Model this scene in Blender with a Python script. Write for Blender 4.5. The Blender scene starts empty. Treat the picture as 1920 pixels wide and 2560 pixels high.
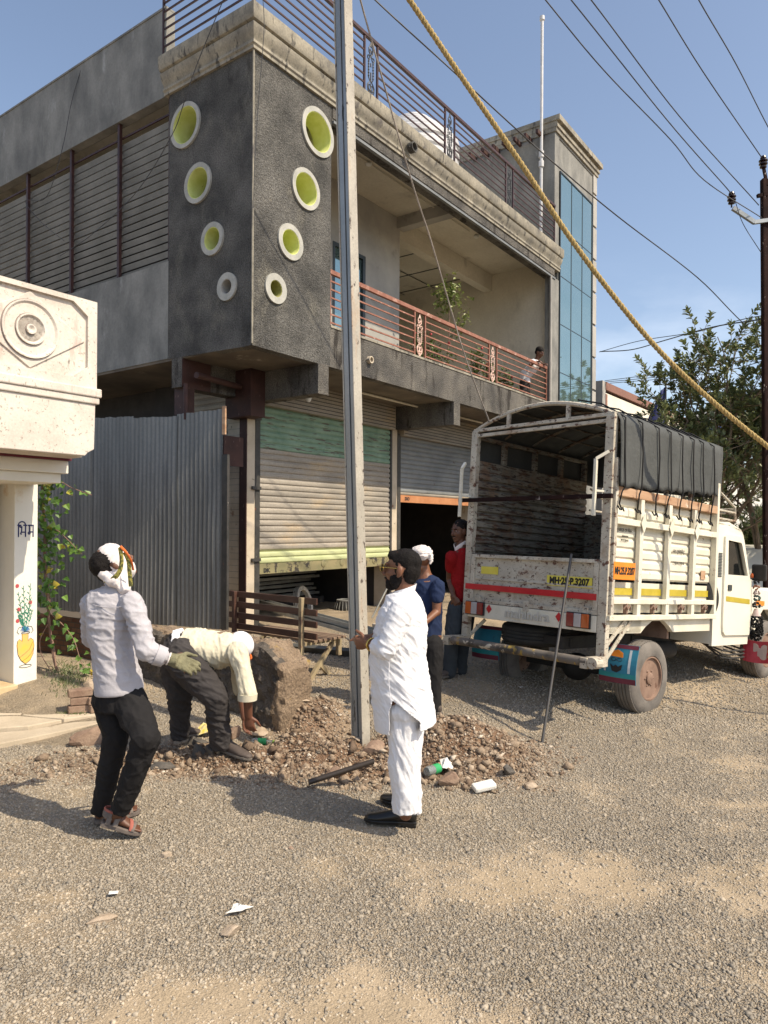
import bpy, bmesh, math, random
import numpy as np
from mathutils import Vector, Matrix, noise as mnoise
rad = math.radians
random.seed(7); rng = np.random.default_rng(11)
S = bpy.context.scene
COL = S.collection
# ------------------------------------------------------------------ camera
FPX = 1807.0; HCAM = 1.8; CYP = 1316.0; ROLL = rad(0.35)
cam_d = bpy.data.cameras.new("camera"); cam = bpy.data.objects.new("camera", cam_d); COL.objects.link(cam)
cam.location = (0, 0, HCAM)
cam.rotation_euler = (Matrix.Rotation(rad(90), 3, 'X') @ Matrix.Rotation(ROLL, 3, 'Z')).to_euler()
cam_d.sensor_fit = 'VERTICAL'; cam_d.sensor_height = 36.0
cam_d.lens = FPX / 2560 * 36.0; cam_d.shift_y = (CYP - 1280) / 2560.0
cam_d.clip_start = 0.05; cam_d.clip_end = 5000
S.camera = cam
# ------------------------------------------------------------------ world and sun
SUN_EL = rad(49.0); SUN_DIR = Vector((0.875 * math.cos(SUN_EL), -0.484 * math.cos(SUN_EL), math.sin(SUN_EL)))
w = bpy.data.worlds.new("World"); S.world = w; w.use_nodes = True
nt = w.node_tree; nt.nodes.clear()
wo = nt.nodes.new('ShaderNodeOutputWorld'); bg = nt.nodes.new('ShaderNodeBackground')
sky = nt.nodes.new('ShaderNodeTexSky'); sky.sky_type = 'NISHITA'; sky.sun_disc = False
sky.sun_elevation = SUN_EL; sky.sun_rotation = math.atan2(0.875, -0.484)
sky.air_density = 1.0; sky.dust_density = 2.0; sky.ozone_density = 0.55; sky.altitude = 300
bg.inputs['Strength'].default_value = 0.13
tc = nt.nodes.new('ShaderNodeTexCoord'); sx = nt.nodes.new('ShaderNodeSeparateXYZ')
mp = nt.nodes.new('ShaderNodeMapping'); mp.inputs['Scale'].default_value = (1.6, 1.6, 4.5); mp.inputs['Location'].default_value = (3.1, 0.4, 0.35)
cn = nt.nodes.new('ShaderNodeTexNoise'); cn.inputs['Scale'].default_value = 2.6; cn.inputs['Detail'].default_value = 7; cn.inputs['Roughness'].default_value = 0.55
cr = nt.nodes.new('ShaderNodeValToRGB'); cr.color_ramp.elements[0].position = 0.50; cr.color_ramp.elements[1].position = 0.80
er = nt.nodes.new('ShaderNodeValToRGB')   # clouds stay low over the horizon
er.color_ramp.elements[0].position = 0.02; er.color_ramp.elements[0].color = (0.8, 0.8, 0.8, 1)
er.color_ramp.elements[1].position = 0.34; er.color_ramp.elements[1].color = (0, 0, 0, 1)
ml = nt.nodes.new('ShaderNodeMath'); ml.operation = 'MULTIPLY'
mx = nt.nodes.new('ShaderNodeMixRGB'); mx.inputs[2].default_value = (8.2, 8.3, 8.6, 1)
L = nt.links.new
L(tc.outputs['Generated'], mp.inputs[0]); L(mp.outputs[0], cn.inputs['Vector']); L(cn.outputs['Fac'], cr.inputs[0])
L(tc.outputs['Generated'], sx.inputs[0]); L(sx.outputs['Z'], er.inputs[0])
L(cr.outputs[0], ml.inputs[0]); L(er.outputs[0], ml.inputs[1]); L(ml.outputs[0], mx.inputs[0])
hs = nt.nodes.new('ShaderNodeHueSaturation'); hs.inputs['Saturation'].default_value = 0.90; hs.inputs['Value'].default_value = 1.0
L(sky.outputs[0], hs.inputs['Color']); L(hs.outputs[0], mx.inputs[1]); L(mx.outputs[0], bg.inputs[0]); L(bg.outputs[0], wo.inputs[0])
sd = bpy.data.lights.new("sun", 'SUN'); sd.energy = 3.7; sd.angle = rad(0.53); sd.color = (1.0, 0.87, 0.67)
sun = bpy.data.objects.new("sun", sd); COL.objects.link(sun)
sun.rotation_euler = SUN_DIR.to_track_quat('Z', 'Y').to_euler(); sun.location = (6, -4, 12)
S.view_settings.view_transform = 'Standard'; S.view_settings.look = 'None'
S.view_settings.exposure = 0.60; S.view_settings.gamma = 1.0
S.render.engine = 'CYCLES'
S.cycles.max_bounces = 6; S.cycles.diffuse_bounces = 3; S.cycles.glossy_bounces = 3; S.cycles.transmission_bounces = 4
S.cycles.transparent_max_bounces = 8; S.cycles.use_denoising = True; S.cycles.caustics_reflective = False; S.cycles.caustics_refractive = False

# ------------------------------------------------------------------ measuring helper: photograph point at a given distance
def ray(px, py):
    x = px - 960.0; y = py - CYP
    c, s = math.cos(ROLL), math.sin(ROLL)
    return Vector(((c * x + s * y) / FPX, 1.0, -(-s * x + c * y) / FPX))
def at(px, py, D): return Vector((0, 0, HCAM)) + ray(px, py) * D

# ------------------------------------------------------------------ object helpers
def link(o, parent=None):
    COL.objects.link(o)
    if parent is not None: o.parent = parent
    return o
def tag(o, label=None, cat=None, group=None, kind=None):
    if label: o['label'] = label
    if cat: o['category'] = cat
    if group: o['group'] = group
    if kind: o['kind'] = kind
    return o
def thing(name, label, cat, loc=(0, 0, 0), rot=(0, 0, 0), group=None):
    o = bpy.data.objects.new(name, None); o.location = loc; o.rotation_euler = rot
    o.empty_display_size = 0.2
    link(o); return tag(o, label, cat, group)
def copy_tree(o, parent=None):
    c = o.copy(); COL.objects.link(c)
    if parent is not None: c.parent = parent
    for ch in list(o.children): copy_tree(ch, c)
    return c

class MB:
    """collects shapes, builds one mesh"""
    def __init__(s): s.v = []; s.f = []; s.mi = []
    def add(s, vs, fs, mi=0):
        n = len(s.v); s.v += [tuple(p) for p in vs]; s.f += [tuple(i + n for i in f) for f in fs]; s.mi += [mi] * len(fs); return s
    def box(s, a, b, mi=0, M=None):
        x0, y0, z0 = a; x1, y1, z1 = b
        vs = [(x0,y0,z0),(x1,y0,z0),(x1,y1,z0),(x0,y1,z0),(x0,y0,z1),(x1,y0,z1),(x1,y1,z1),(x0,y1,z1)]
        if M is not None: vs = [M @ Vector(p) for p in vs]
        return s.add(vs, [(0,3,2,1),(4,5,6,7),(0,1,5,4),(1,2,6,5),(2,3,7,6),(3,0,4,7)], mi)
    def cbox(s, c, d, R=None, mi=0):
        M = Matrix.Translation(Vector(c)) @ (R.to_4x4() if R is not None else Matrix.Identity(4))
        h = [k / 2 for k in d]
        return s.box((-h[0], -h[1], -h[2]), (h[0], h[1], h[2]), mi, M)
    def bar(s, p, q, w, h, up=(0, 0, 1), mi=0):
        """rectangular bar from p to q, w across, h along up"""
        p = Vector(p); q = Vector(q); d = (q - p); Ln = d.length; d.normalize()
        up = Vector(up); x = d.cross(up)
        if x.length < 1e-4: up = Vector((0, 1, 0)); x = d.cross(up)
        x.normalize(); z = x.cross(d)
        M = Matrix((x, d, z)).transposed().to_4x4(); M.translation = p
        return s.box((-w/2, 0, -h/2), (w/2, Ln, h/2), mi, M)
    def tube(s, pts, r, n=8, cap=True, side=None, closed=False, mi=0):
        """tube through pts; r number or list of numbers or (ra, rb) pairs (ra along side)"""
        P = [Vector(p) for p in pts]; m = len(P)
        rr = r if isinstance(r, (list, tuple)) and len(r) == m else [r] * m
        vs = []; prev = None
        for i in range(m):
            if closed: t = P[(i + 1) % m] - P[i - 1]
            else: t = P[min(i + 1, m - 1)] - P[max(i - 1, 0)]
            t.normalize()
            if side is not None: a = Vector(side if not isinstance(side, list) else side[i])
            elif prev is not None: a = prev
            else: a = Vector((0, 0, 1)) if abs(t.z) < 0.9 else Vector((1, 0, 0))
            a = (a - t * a.dot(t))
            if a.length < 1e-5: a = t.orthogonal()
            a.normalize(); b = t.cross(a); prev = a
            q = rr[i]; ra, rb = q if isinstance(q, (tuple, list)) else (q, q)
            for k in range(n):
                c = 2 * math.pi * k / n
                vs.append(P[i] + a * (math.cos(c) * ra) + b * (math.sin(c) * rb))
        fs = []
        for i in range(m if closed else m - 1):
            j = (i + 1) % m
            for k in range(n):
                k2 = (k + 1) % n
                fs.append((i*n+k, i*n+k2, j*n+k2, j*n+k))
        if cap and not closed:
            fs.append(tuple(range(n - 1, -1, -1))); fs.append(tuple((m-1)*n + k for k in range(n)))
        return s.add(vs, fs, mi)
    def ball(s, c, r, R=None, nu=16, nv=10, mi=0):
        rx, ry, rz = r if isinstance(r, (tuple, list)) else (r, r, r)
        c = Vector(c); vs = [Vector((0, 0, -rz))]
        for i in range(1, nv):
            a = -math.pi / 2 + math.pi * i / nv
            for k in range(nu):
                b = 2 * math.pi * k / nu
                vs.append(Vector((rx*math.cos(a)*math.cos(b), ry*math.cos(a)*math.sin(b), rz*math.sin(a))))
        vs.append(Vector((0, 0, rz)))
        fs = [(0, 1 + (k+1) % nu, 1 + k) for k in range(nu)]
        for i in range(nv - 2):
            for k in range(nu):
                fs.append((1+i*nu+k, 1+i*nu+(k+1)%nu, 1+(i+1)*nu+(k+1)%nu, 1+(i+1)*nu+k))
        e = 1 + (nv-2)*nu
        fs += [(e+k, e+(k+1)%nu, len(vs)-1) for k in range(nu)]
        if R is not None: vs = [R @ p for p in vs]
        return s.add([p + c for p in vs], fs, mi)
    def prism(s, poly, fn, d0, d1, mi=0):
        """poly 2D (ccw), fn(u, v, d)->3D"""
        n = len(poly)
        vs = [fn(u, v, d0) for u, v in poly] + [fn(u, v, d1) for u, v in poly]
        fs = [tuple(range(n-1, -1, -1)), tuple(range(n, 2*n))]
        fs += [(k, (k+1) % n, n + (k+1) % n, n + k) for k in range(n)]
        return s.add(vs, fs, mi)
    def lathe(s, prof, fn=None, n=32, closed=False, mi=0):
        """prof [(r, h)] around the local axis; fn(x, y, h)->3D"""
        fn = fn or (lambda x, y, h: (x, y, h)); m = len(prof)
        vs = []
        for r, h in prof:
            for k in range(n):
                a = 2*math.pi*k/n; vs.append(fn(r*math.cos(a), r*math.sin(a), h))
        fs = []
        for i in range(m if closed else m - 1):
            j = (i + 1) % m
            for k in range(n): fs.append((i*n+k, i*n+(k+1)%n, j*n+(k+1)%n, j*n+k))
        if not closed:
            fs.append(tuple(range(n-1, -1, -1))); fs.append(tuple((m-1)*n+k for k in range(n)))
        return s.add(vs, fs, mi)
    def mesh(s, name):
        me = bpy.data.meshes.new(name); me.from_pydata(s.v, [], s.f); 
        if any(s.mi): me.polygons.foreach_set('material_index', s.mi)
        me.validate(); me.update(); return me
    def build(s, name, mats, parent=None, smooth=None, bevel=0, loc=None, fix=True):
        me = s.mesh(name)
        if fix:
            bm = bmesh.new(); bm.from_mesh(me); bmesh.ops.recalc_face_normals(bm, faces=bm.faces); bm.to_mesh(me); bm.free()
        for m in (mats if isinstance(mats, (list, tuple)) else [mats]): me.materials.append(m)
        if smooth:
            me.shade_smooth(); me.set_sharp_from_angle(angle=rad(smooth))
        o = bpy.data.objects.new(name, me); link(o, parent)
        if loc is not None: o.location = loc
        if bevel:
            b = o.modifiers.new('bevel', 'BEVEL'); b.width = bevel; b.segments = 2; b.limit_method = 'ANGLE'; b.angle_limit = rad(50)
        return o

def mesh_obj(name, me, mat, parent=None, smooth=True):
    me.materials.clear()
    for m in (mat if isinstance(mat, (list, tuple)) else [mat]): me.materials.append(m)
    if smooth: me.shade_smooth()
    o = bpy.data.objects.new(name, me); return link(o, parent)

def evaluated(o):
    dg = bpy.context.evaluated_depsgraph_get(); dg.update()
    me = bpy.data.meshes.new_from_object(o.evaluated_get(dg), depsgraph=dg)
    d = o.data; bpy.data.objects.remove(o)
    return me
def skin(mb, voxel=0.006, it=4, fac=0.5):
    """many overlapping shapes -> one continuous surface"""
    me = mb.mesh('tmp'); bm = bmesh.new(); bm.from_mesh(me); bmesh.ops.recalc_face_normals(bm, faces=bm.faces); bm.to_mesh(me); bm.free()
    o = bpy.data.objects.new('tmp', me); COL.objects.link(o)
    r = o.modifiers.new('r', 'REMESH'); r.mode = 'VOXEL'; r.voxel_size = voxel; r.adaptivity = 0
    sm = o.modifiers.new('s', 'SMOOTH'); sm.factor = fac; sm.iterations = it
    return evaluated(o)
def displace(me, fn):
    n = len(me.vertices); co = np.empty(n*3, np.float32); me.vertices.foreach_get('co', co); co = co.reshape(-1, 3)
    no = np.empty(n*3, np.float32); me.vertex_normals.foreach_get('vector', no); no = no.reshape(-1, 3)
    d = np.array([fn(Vector(p), Vector(q)) for p, q in zip(co.tolist(), no.tolist())], np.float32)
    co = co + no * d[:, None]; me.vertices.foreach_set('co', co.ravel()); me.update(); return me
def plate(outer, holes, th):
    """flat plate with holes in the xy plane, z from 0 to th -> MB"""
    cu = bpy.data.curves.new('c', 'CURVE'); cu.dimensions = '2D'; cu.fill_mode = 'BOTH'; cu.extrude = th / 2
    for poly in [outer] + holes:
        sp = cu.splines.new('POLY'); sp.points.add(len(poly) - 1)
        for i, (x, y) in enumerate(poly): sp.points[i].co = (x, y, 0, 1)
        sp.use_cyclic_u = True
    o = bpy.data.objects.new('c', cu); COL.objects.link(o)
    me = evaluated(o); mb = MB()
    mb.add([(v.co.x, v.co.y, v.co.z + th/2) for v in me.vertices], [tuple(p.vertices) for p in me.polygons])
    bpy.data.meshes.remove(me); return mb
def remap(mb, fn): mb.v = [tuple(fn(*p)) for p in mb.v]; return mb
def text_mb(body, size, fn, th=0.002, align='CENTER', sx=1.0, bold=0.0):
    """lettering as geometry; fn(u, v, d)->3D"""
    cu = bpy.data.curves.new('t', 'FONT'); cu.body = body; cu.size = size; cu.extrude = th/2; cu.align_x = align; cu.align_y = 'CENTER'
    cu.offset = bold; cu.resolution_u = 3
    o = bpy.data.objects.new('t', cu); COL.objects.link(o)
    me = evaluated(o); mb = MB()
    mb.add([fn(v.co.x*sx, v.co.y, v.co.z + th/2) for v in me.vertices], [tuple(p.vertices) for p in me.polygons])
    bpy.data.meshes.remove(me); return mb
def circ(cx, cy, r, n=40, ry=None): return [(cx + r*math.cos(2*math.pi*k/n), cy + (ry or r)*math.sin(2*math.pi*k/n)) for k in range(n)]

# ------------------------------------------------------------------ materials
def mat(name, c1, c2=None, scale=3.0, lo=0.35, hi=0.65, detail=6, rough=0.8, metal=0.0, bump=0.0, bscale=40, stretch=(1,1,1),
        spots=(), fine=0.0, fscale=60, coord='Object', spec=None, trans=0.0, alpha=1.0, bdist=0.01, attr=None, wave=None):
    """spots: list of (colour, scale, threshold, softness, stretch)"""
    m = bpy.data.materials.new(name); m.use_nodes = True; t = m.node_tree; N = t.nodes; K = t.links.new
    b = N['Principled BSDF']; tc = N.new('ShaderNodeTexCoord'); src = tc.outputs[coord]
    def nz(sc, det, st, off=0.0, ro=0.6):
        mp = N.new('ShaderNodeMapping'); mp.inputs['Scale'].default_value = st; mp.inputs['Location'].default_value = (off, off*1.7, off*0.6)
        K(src, mp.inputs[0]); n = N.new('ShaderNodeTexNoise'); n.inputs['Scale'].default_value = sc; n.inputs['Detail'].default_value = det
        n.inputs['Roughness'].default_value = ro; K(mp.outputs[0], n.inputs['Vector']); return n.outputs['Fac']
    def ramp(x, lo, hi, a=(0,0,0,1), bb=(1,1,1,1)):
        r = N.new('ShaderNodeValToRGB'); r.color_ramp.elements[0].position = lo; r.color_ramp.elements[1].position = hi
        r.color_ramp.elements[0].color = a; r.color_ramp.elements[1].color = bb; K(x, r.inputs[0]); return r.outputs[0]
    c2 = c2 or c1
    col = ramp(nz(scale, detail, stretch), lo, hi, (*c1, 1), (*c2, 1))
    if attr:
        at_ = N.new('ShaderNodeAttribute'); at_.attribute_name = attr[0]
        mxx = N.new('ShaderNodeMixRGB'); mxx.inputs[2].default_value = (*attr[1], 1); K(at_.outputs['Fac'], mxx.inputs[0]); K(col, mxx.inputs[1]); col = mxx.outputs[0]
    k = 1.0
    for sp in spots:
        sc, ss, th, so = sp[:4]; st = sp[4] if len(sp) > 4 else (1, 1, 1); k += 3.3
        f = ramp(nz(ss, 8, st, k, 0.65), th, th + so)
        mx_ = N.new('ShaderNodeMixRGB'); mx_.inputs[2].default_value = (*sc, 1); K(f, mx_.inputs[0]); K(col, mx_.inputs[1]); col = mx_.outputs[0]
    if fine:
        f = nz(fscale, 4, (1,1,1), 9.0); r = ramp(f, 0.3, 0.7, (1-fine,)*3 + (1,), (1+fine*0.6,)*3 + (1,))
        mm = N.new('ShaderNodeMixRGB'); mm.blend_type = 'MULTIPLY'; mm.inputs[0].default_value = 1; K(col, mm.inputs[1]); K(r, mm.inputs[2]); col = mm.outputs[0]
    K(col, b.inputs['Base Color'])
    b.inputs['Roughness'].default_value = rough; b.inputs['Metallic'].default_value = metal
    if spec is not None: b.inputs['Specular IOR Level'].default_value = spec
    if trans: b.inputs['Transmission Weight'].default_value = trans
    if alpha < 1: b.inputs['Alpha'].default_value = alpha
    if bump:
        bp = N.new('ShaderNodeBump'); bp.inputs['Strength'].default_value = bump; bp.inputs['Distance'].default_value = bdist
        K(nz(bscale, 6, stretch if wave else (1,1,1), 2.0, 0.7), bp.inputs['Height']); K(bp.outputs[0], b.inputs['Normal'])
    return m
def flat(name, c, rough=0.6, metal=0.0, **k): return mat(name, c, tuple(x*0.82 for x in c), rough=rough, metal=metal, scale=8, **k)
RUST = (0.13, 0.045, 0.02); DRUST = (0.06, 0.025, 0.015)
M = {}
M['conc_dark'] = mat('rough_cast_dark', (0.085,0.083,0.078), (0.225,0.216,0.198), scale=1.4, lo=0.36, hi=0.66, rough=0.95, bump=1.0, bscale=42, bdist=0.06, fine=0.6, fscale=55,
    spots=[((0.30,0.28,0.23), 1.7, 0.55, 0.18, (1,1,0.7)), ((0.045,0.040,0.034), 1.1, 0.60, 0.12, (1.2,1.2,0.5)), ((0.30,0.25,0.18), 3.2, 0.70, 0.10)])
M['conc_fascia'] = mat('rough_cast_fascia', (0.09,0.085,0.08), (0.25,0.23,0.20), scale=1.5, rough=0.95, bump=1.0, bscale=45, bdist=0.05, fine=0.6, fscale=60,
    spots=[((0.05,0.043,0.037), 3.0, 0.54, 0.08, (1.5,1.5,0.35)), ((0.33,0.31,0.27), 1.4, 0.66, 0.12)])
M['conc_smooth'] = mat('smooth_cement', (0.145,0.145,0.137), (0.27,0.265,0.245), scale=2.0, rough=0.9, bump=0.35, bscale=18, fine=0.12, fscale=25, stretch=(1,1,0.6),
    spots=[((0.42,0.42,0.41), 2.6, 0.62, 0.16, (1,1,0.5)), ((0.10,0.10,0.10), 1.2, 0.62, 0.1, (2.0,2.0,0.25)), ((0.30,0.21,0.11), 1.3, 0.73, 0.06, (2,2,0.12))])
M['cornice'] = mat('aged_cornice', (0.20,0.185,0.155), (0.37,0.335,0.265), scale=3.0, rough=0.9, bump=0.3, bscale=30, fine=0.2, fscale=40,
    spots=[((0.085,0.08,0.072), 5, 0.55, 0.10, (2.2,2.2,0.5)), ((0.11,0.10,0.095), 3.5, 0.58, 0.12, (1,1,0.7)), ((0.50,0.28,0.13), 1.3, 0.70, 0.06)])
M['plaster'] = mat('stained_plaster', (0.55,0.51,0.42), (0.70,0.66,0.56), scale=0.9, rough=0.9, bump=0.25, bscale=14, fine=0.08, fscale=20,
    spots=[((0.36,0.33,0.28), 1.6, 0.58, 0.18, (1,1,0.6)), ((0.30,0.31,0.30), 2.1, 0.66, 0.10)])
M['plaster_gray'] = mat('gray_plaster', (0.28,0.275,0.26), (0.42,0.40,0.365), scale=1.2, rough=0.9, bump=0.25, bscale=20, spots=[((0.22,0.21,0.19), 2, 0.6, 0.12)])
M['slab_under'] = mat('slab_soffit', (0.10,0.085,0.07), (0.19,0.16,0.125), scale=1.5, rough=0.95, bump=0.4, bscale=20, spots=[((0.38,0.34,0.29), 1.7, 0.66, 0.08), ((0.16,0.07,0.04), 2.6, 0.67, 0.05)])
M['interior'] = mat('shade_dark_interior', (0.16,0.14,0.12), (0.22,0.20,0.17), rough=0.95)
M['shopdark'] = mat('shade_black_interior', (0.035,0.034,0.033), (0.055,0.05,0.05), rough=0.95)  # near-black wall colour carries the shade inside the rooms
M['lime'] = mat('lime_paint', (0.60,0.65,0.19), (0.72,0.76,0.32), scale=6, rough=0.8, bump=0.2, bscale=30, spots=[((0.25,0.22,0.08), 14, 0.68, 0.05)])
M['ring'] = mat('cement_ring', (0.34,0.34,0.31), (0.46,0.45,0.41), scale=5, rough=0.85, bump=0.2, bscale=40, fine=0.12, spots=[((0.30,0.29,0.27), 7, 0.64, 0.08)])
M['maroon'] = mat('maroon_railing', (0.030,0.012,0.012), (0.060,0.022,0.018), scale=9, rough=0.55, spots=[((0.12,0.045,0.03), 11, 0.66, 0.08)])
M['blackiron'] = mat('black_cast_iron', (0.012,0.012,0.014), (0.03,0.03,0.033), scale=20, rough=0.45)
M['redrail'] = mat('faded_red_rail', (0.22,0.085,0.055), (0.32,0.145,0.10), scale=9, rough=0.7, fine=0.15,
    spots=[((0.50,0.33,0.27), 8, 0.58, 0.08), ((0.24,0.09,0.05), 13, 0.66, 0.06)])
M['castpink'] = mat('pink_cast_panel', (0.62,0.40,0.33), (0.70,0.52,0.44), scale=12, rough=0.7, spots=[((0.35,0.16,0.10), 14, 0.66, 0.06)])
M['glass'] = mat('blue_reflective_glass', (0.22,0.34,0.34), (0.27,0.38,0.38), scale=0.6, rough=0.03, spec=1.0, metal=0.75)
M['darkglass'] = mat('dark_glass', (0.006,0.007,0.007), (0.010,0.011,0.011), rough=0.03, spec=0.45)
M['mullion'] = flat('dark_mullion', (0.03,0.04,0.045), rough=0.4)
M['slat'] = mat('galvanised_louvre', (0.155,0.163,0.165), (0.225,0.233,0.235), scale=2.4, rough=0.6, metal=0.25, fine=0.10, fscale=40, bump=0.2, bscale=60, spots=[((0.15,0.12,0.10), 3.5, 0.68, 0.08)])
M['corr'] = mat('corrugated_zinc', (0.16,0.163,0.158), (0.26,0.262,0.25), scale=1.3, rough=0.55, metal=0.35, stretch=(2,2,0.4), fine=0.10, fscale=30,
    spots=[((0.16,0.165,0.165), 1.8, 0.60, 0.12, (2,2,0.3)), ((0.20,0.13,0.09), 4, 0.72, 0.05, (2,2,0.5)), ((0.38,0.36,0.32), 1.1, 0.66, 0.08, (5,5,0.2))])
M['shutter'] = mat('bare_shutter', (0.26,0.235,0.20), (0.38,0.34,0.285), scale=2.0, rough=0.6, metal=0.1, stretch=(0.6,0.6,2.5), fine=0.15, fscale=30,
    spots=[((0.42,0.33,0.22), 1.4, 0.54, 0.14, (0.5,0.5,1.5)), ((0.15,0.125,0.10), 3.2, 0.62, 0.10, (0.5,0.5,3)), ((0.10,0.08,0.06), 16, 0.68, 0.04, (0.5,0.5,2))])
M['shutter_green'] = mat('green_shutter_paint', (0.15,0.25,0.18), (0.24,0.35,0.26), scale=3, rough=0.65, spots=[((0.11,0.09,0.07), 9, 0.565, 0.03, (0.25,0.25,3.0)), ((0.07,0.20,0.15), 3, 0.6, 0.1)])
M['shutter_lime'] = mat('pale_green_shutter_paint', (0.42,0.46,0.24), (0.52,0.55,0.31), scale=3, rough=0.6, spots=[((0.17,0.15,0.09), 10, 0.66, 0.03, (0.4,0.4,2))])
M['shutter_gray'] = mat('gray_shutter', (0.17,0.18,0.185), (0.25,0.26,0.26), scale=2, rough=0.6, metal=0.1, spots=[((0.12,0.10,0.09), 4, 0.66, 0.06)])
M['shutter_bar'] = mat('worn_shutter_bar', (0.20,0.19,0.10), (0.28,0.24,0.13), scale=5, rough=0.6, spots=[((0.04,0.035,0.03), 7, 0.53, 0.06), ((0.45,0.40,0.28), 16, 0.66, 0.04), ((0.22,0.08,0.04), 6, 0.63, 0.06)])
M['orange_bar'] = mat('orange_primer', (0.42,0.17,0.07), (0.52,0.24,0.11), scale=4, rough=0.7, spots=[((0.25,0.10,0.05), 9, 0.65, 0.05)])
M['pillar_plaster'] = mat('peeling_pillar', (0.46,0.39,0.29), (0.58,0.50,0.40), scale=3, rough=0.9, bump=0.3, bscale=25, spots=[((0.25,0.15,0.10), 5, 0.62, 0.06), ((0.75,0.73,0.68), 4, 0.68, 0.04), ((0.10,0.09,0.08), 9, 0.66, 0.04)])
M['jamb_black'] = mat('chipped_black_jamb', (0.03,0.03,0.028), (0.06,0.055,0.05), scale=8, rough=0.6, spots=[((0.38,0.34,0.28), 14, 0.66, 0.03), ((0.18,0.06,0.03), 7, 0.66, 0.05)])
M['maroonpaint'] = mat('maroon_wall_paint', (0.036,0.014,0.012), (0.062,0.024,0.019), scale=5, rough=0.7, spots=[((0.32,0.22,0.18), 22, 0.66, 0.03, (2,2,0.35))])
M['polegray'] = mat('galvanised_pole_web', (0.24,0.26,0.27), (0.36,0.38,0.39), scale=3, rough=0.45, metal=0.5, stretch=(1,1,0.3), fine=0.08, spots=[((0.09,0.09,0.09), 9, 0.66, 0.03, (1,1,0.25))])
M['poleflange'] = mat('cream_pole_flange', (0.34,0.31,0.26), (0.45,0.415,0.35), scale=3, rough=0.55, metal=0.1, fine=0.15,
    spots=[((0.07,0.05,0.04), 24, 0.60, 0.04, (1,1,0.6)), ((0.42,0.25,0.13), 2.2, 0.57, 0.14, (1.5,1.5,0.3))])
M['rustpole'] = mat('rusted_pole', (0.012,0.006,0.006), (0.026,0.011,0.009), scale=6, rough=0.9, spec=0.15, spots=[((0.42,0.36,0.33), 12, 0.63, 0.04, (1,1,0.5))])
M['insul'] = flat('brown_porcelain', (0.025,0.012,0.01), rough=0.25)
M['wire'] = flat('weathered_wire', (0.05,0.05,0.055), rough=0.6)
M['rope'] = mat('hemp_rope', (0.40,0.28,0.10), (0.56,0.42,0.19), scale=60, rough=0.95, bump=0.8, bscale=300, fine=0.3, fscale=200)
M['thinrope'] = mat('gray_thin_rope', (0.22,0.19,0.17), (0.34,0.30,0.26), scale=80, rough=0.95)
M['pvc'] = flat('white_pvc', (0.60,0.60,0.61), rough=0.4)
M['white'] = flat('white_plastic', (0.78,0.78,0.76), rough=0.5)
# ================================================================== ground
def sstep(a, b, x): t = np.clip((x - a) / (b - a), 0, 1); return t * t * (3 - 2 * t)
def vnoise(x, y, sc, seed=0):
    """smooth value noise, numpy"""
    x = np.asarray(x, float) * sc + 37.1 * seed; y = np.asarray(y, float) * sc + 11.7 * seed
    xi = np.floor(x).astype(np.int64); yi = np.floor(y).astype(np.int64); xf = x - xi; yf = y - yi
    xf = xf*xf*(3-2*xf); yf = yf*yf*(3-2*yf)
    def h(a, b):
        n = (a * 374761393 + b * 668265263 + seed * 1442695) & 0xFFFFFFFF
        n = ((n ^ (n >> 13)) * 1274126177) & 0xFFFFFFFF
        return ((n ^ (n >> 16)) & 0xFFFF) / 65535.0
    return (h(xi, yi)*(1-xf) + h(xi+1, yi)*xf)*(1-yf) + (h(xi, yi+1)*(1-xf) + h(xi+1, yi+1)*xf)*yf
def g2(x, y, cx, cy, sx, sy): return np.exp(-((x-cx)/sx)**2 - ((y-cy)/sy)**2)
def rubble_zone(x, y):
    r = g2(x, y, 0.45, 5.55, 0.78, 0.50)*1.35 + g2(x, y, -0.75, 5.5, 0.85, 0.42)*1.25 + g2(x, y, -1.8, 5.40, 0.7, 0.30)*0.8 + g2(x, y, -2.9, 5.0, 0.7, 0.4)*0.45 + g2(x, y, -0.62, 6.45, 0.4, 0.45)
    r = r + g2(x, y, 0.1, 5.2, 0.7, 0.22)*0.5
    return np.clip(r*1.15 - 0.22 + (vnoise(x, y, 2.3, 4) - 0.5)*0.35, 0, 1)
def sand_zone(x, y):
    s = g2(x, y, -0.45, 2.72, 0.75, 0.22)*1.5 + g2(x, y, 0.1, 2.55, 0.5, 0.3)*1.2 + g2(x, y, 1.35, 3.72, 0.95, 0.33)*1.35 + g2(x, y, 2.5, 3.6, 0.8, 0.5)*0.9 + g2(x, y, -1.8, 3.1, 1.0, 0.5)*0.45 + g2(x, y, 2.6, 4.9, 0.9, 0.3)*0.4
    s = s*0.62 + (vnoise(x, y, 1.1, 1) - 0.45)*0.7 + (vnoise(x, y, 3.3, 2) - 0.5)*0.95 + (vnoise(x, y, 9, 3) - 0.5)*0.7 + (vnoise(x, y, 24, 13) - 0.5)*0.3
    for k_ in (0.0, 1.35): d_ = (x-1.35)*(-0.40) + (y-3.62-k_)*0.916; s = s + 0.20*np.exp(-(d_/0.17)**2)*(0.5+vnoise(x, y, 1.7, 21))
    s = s + sstep(5.6, 7.2, y) * 0.55
    return np.clip(s*1.2 - 0.12, 0, 1)
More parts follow.
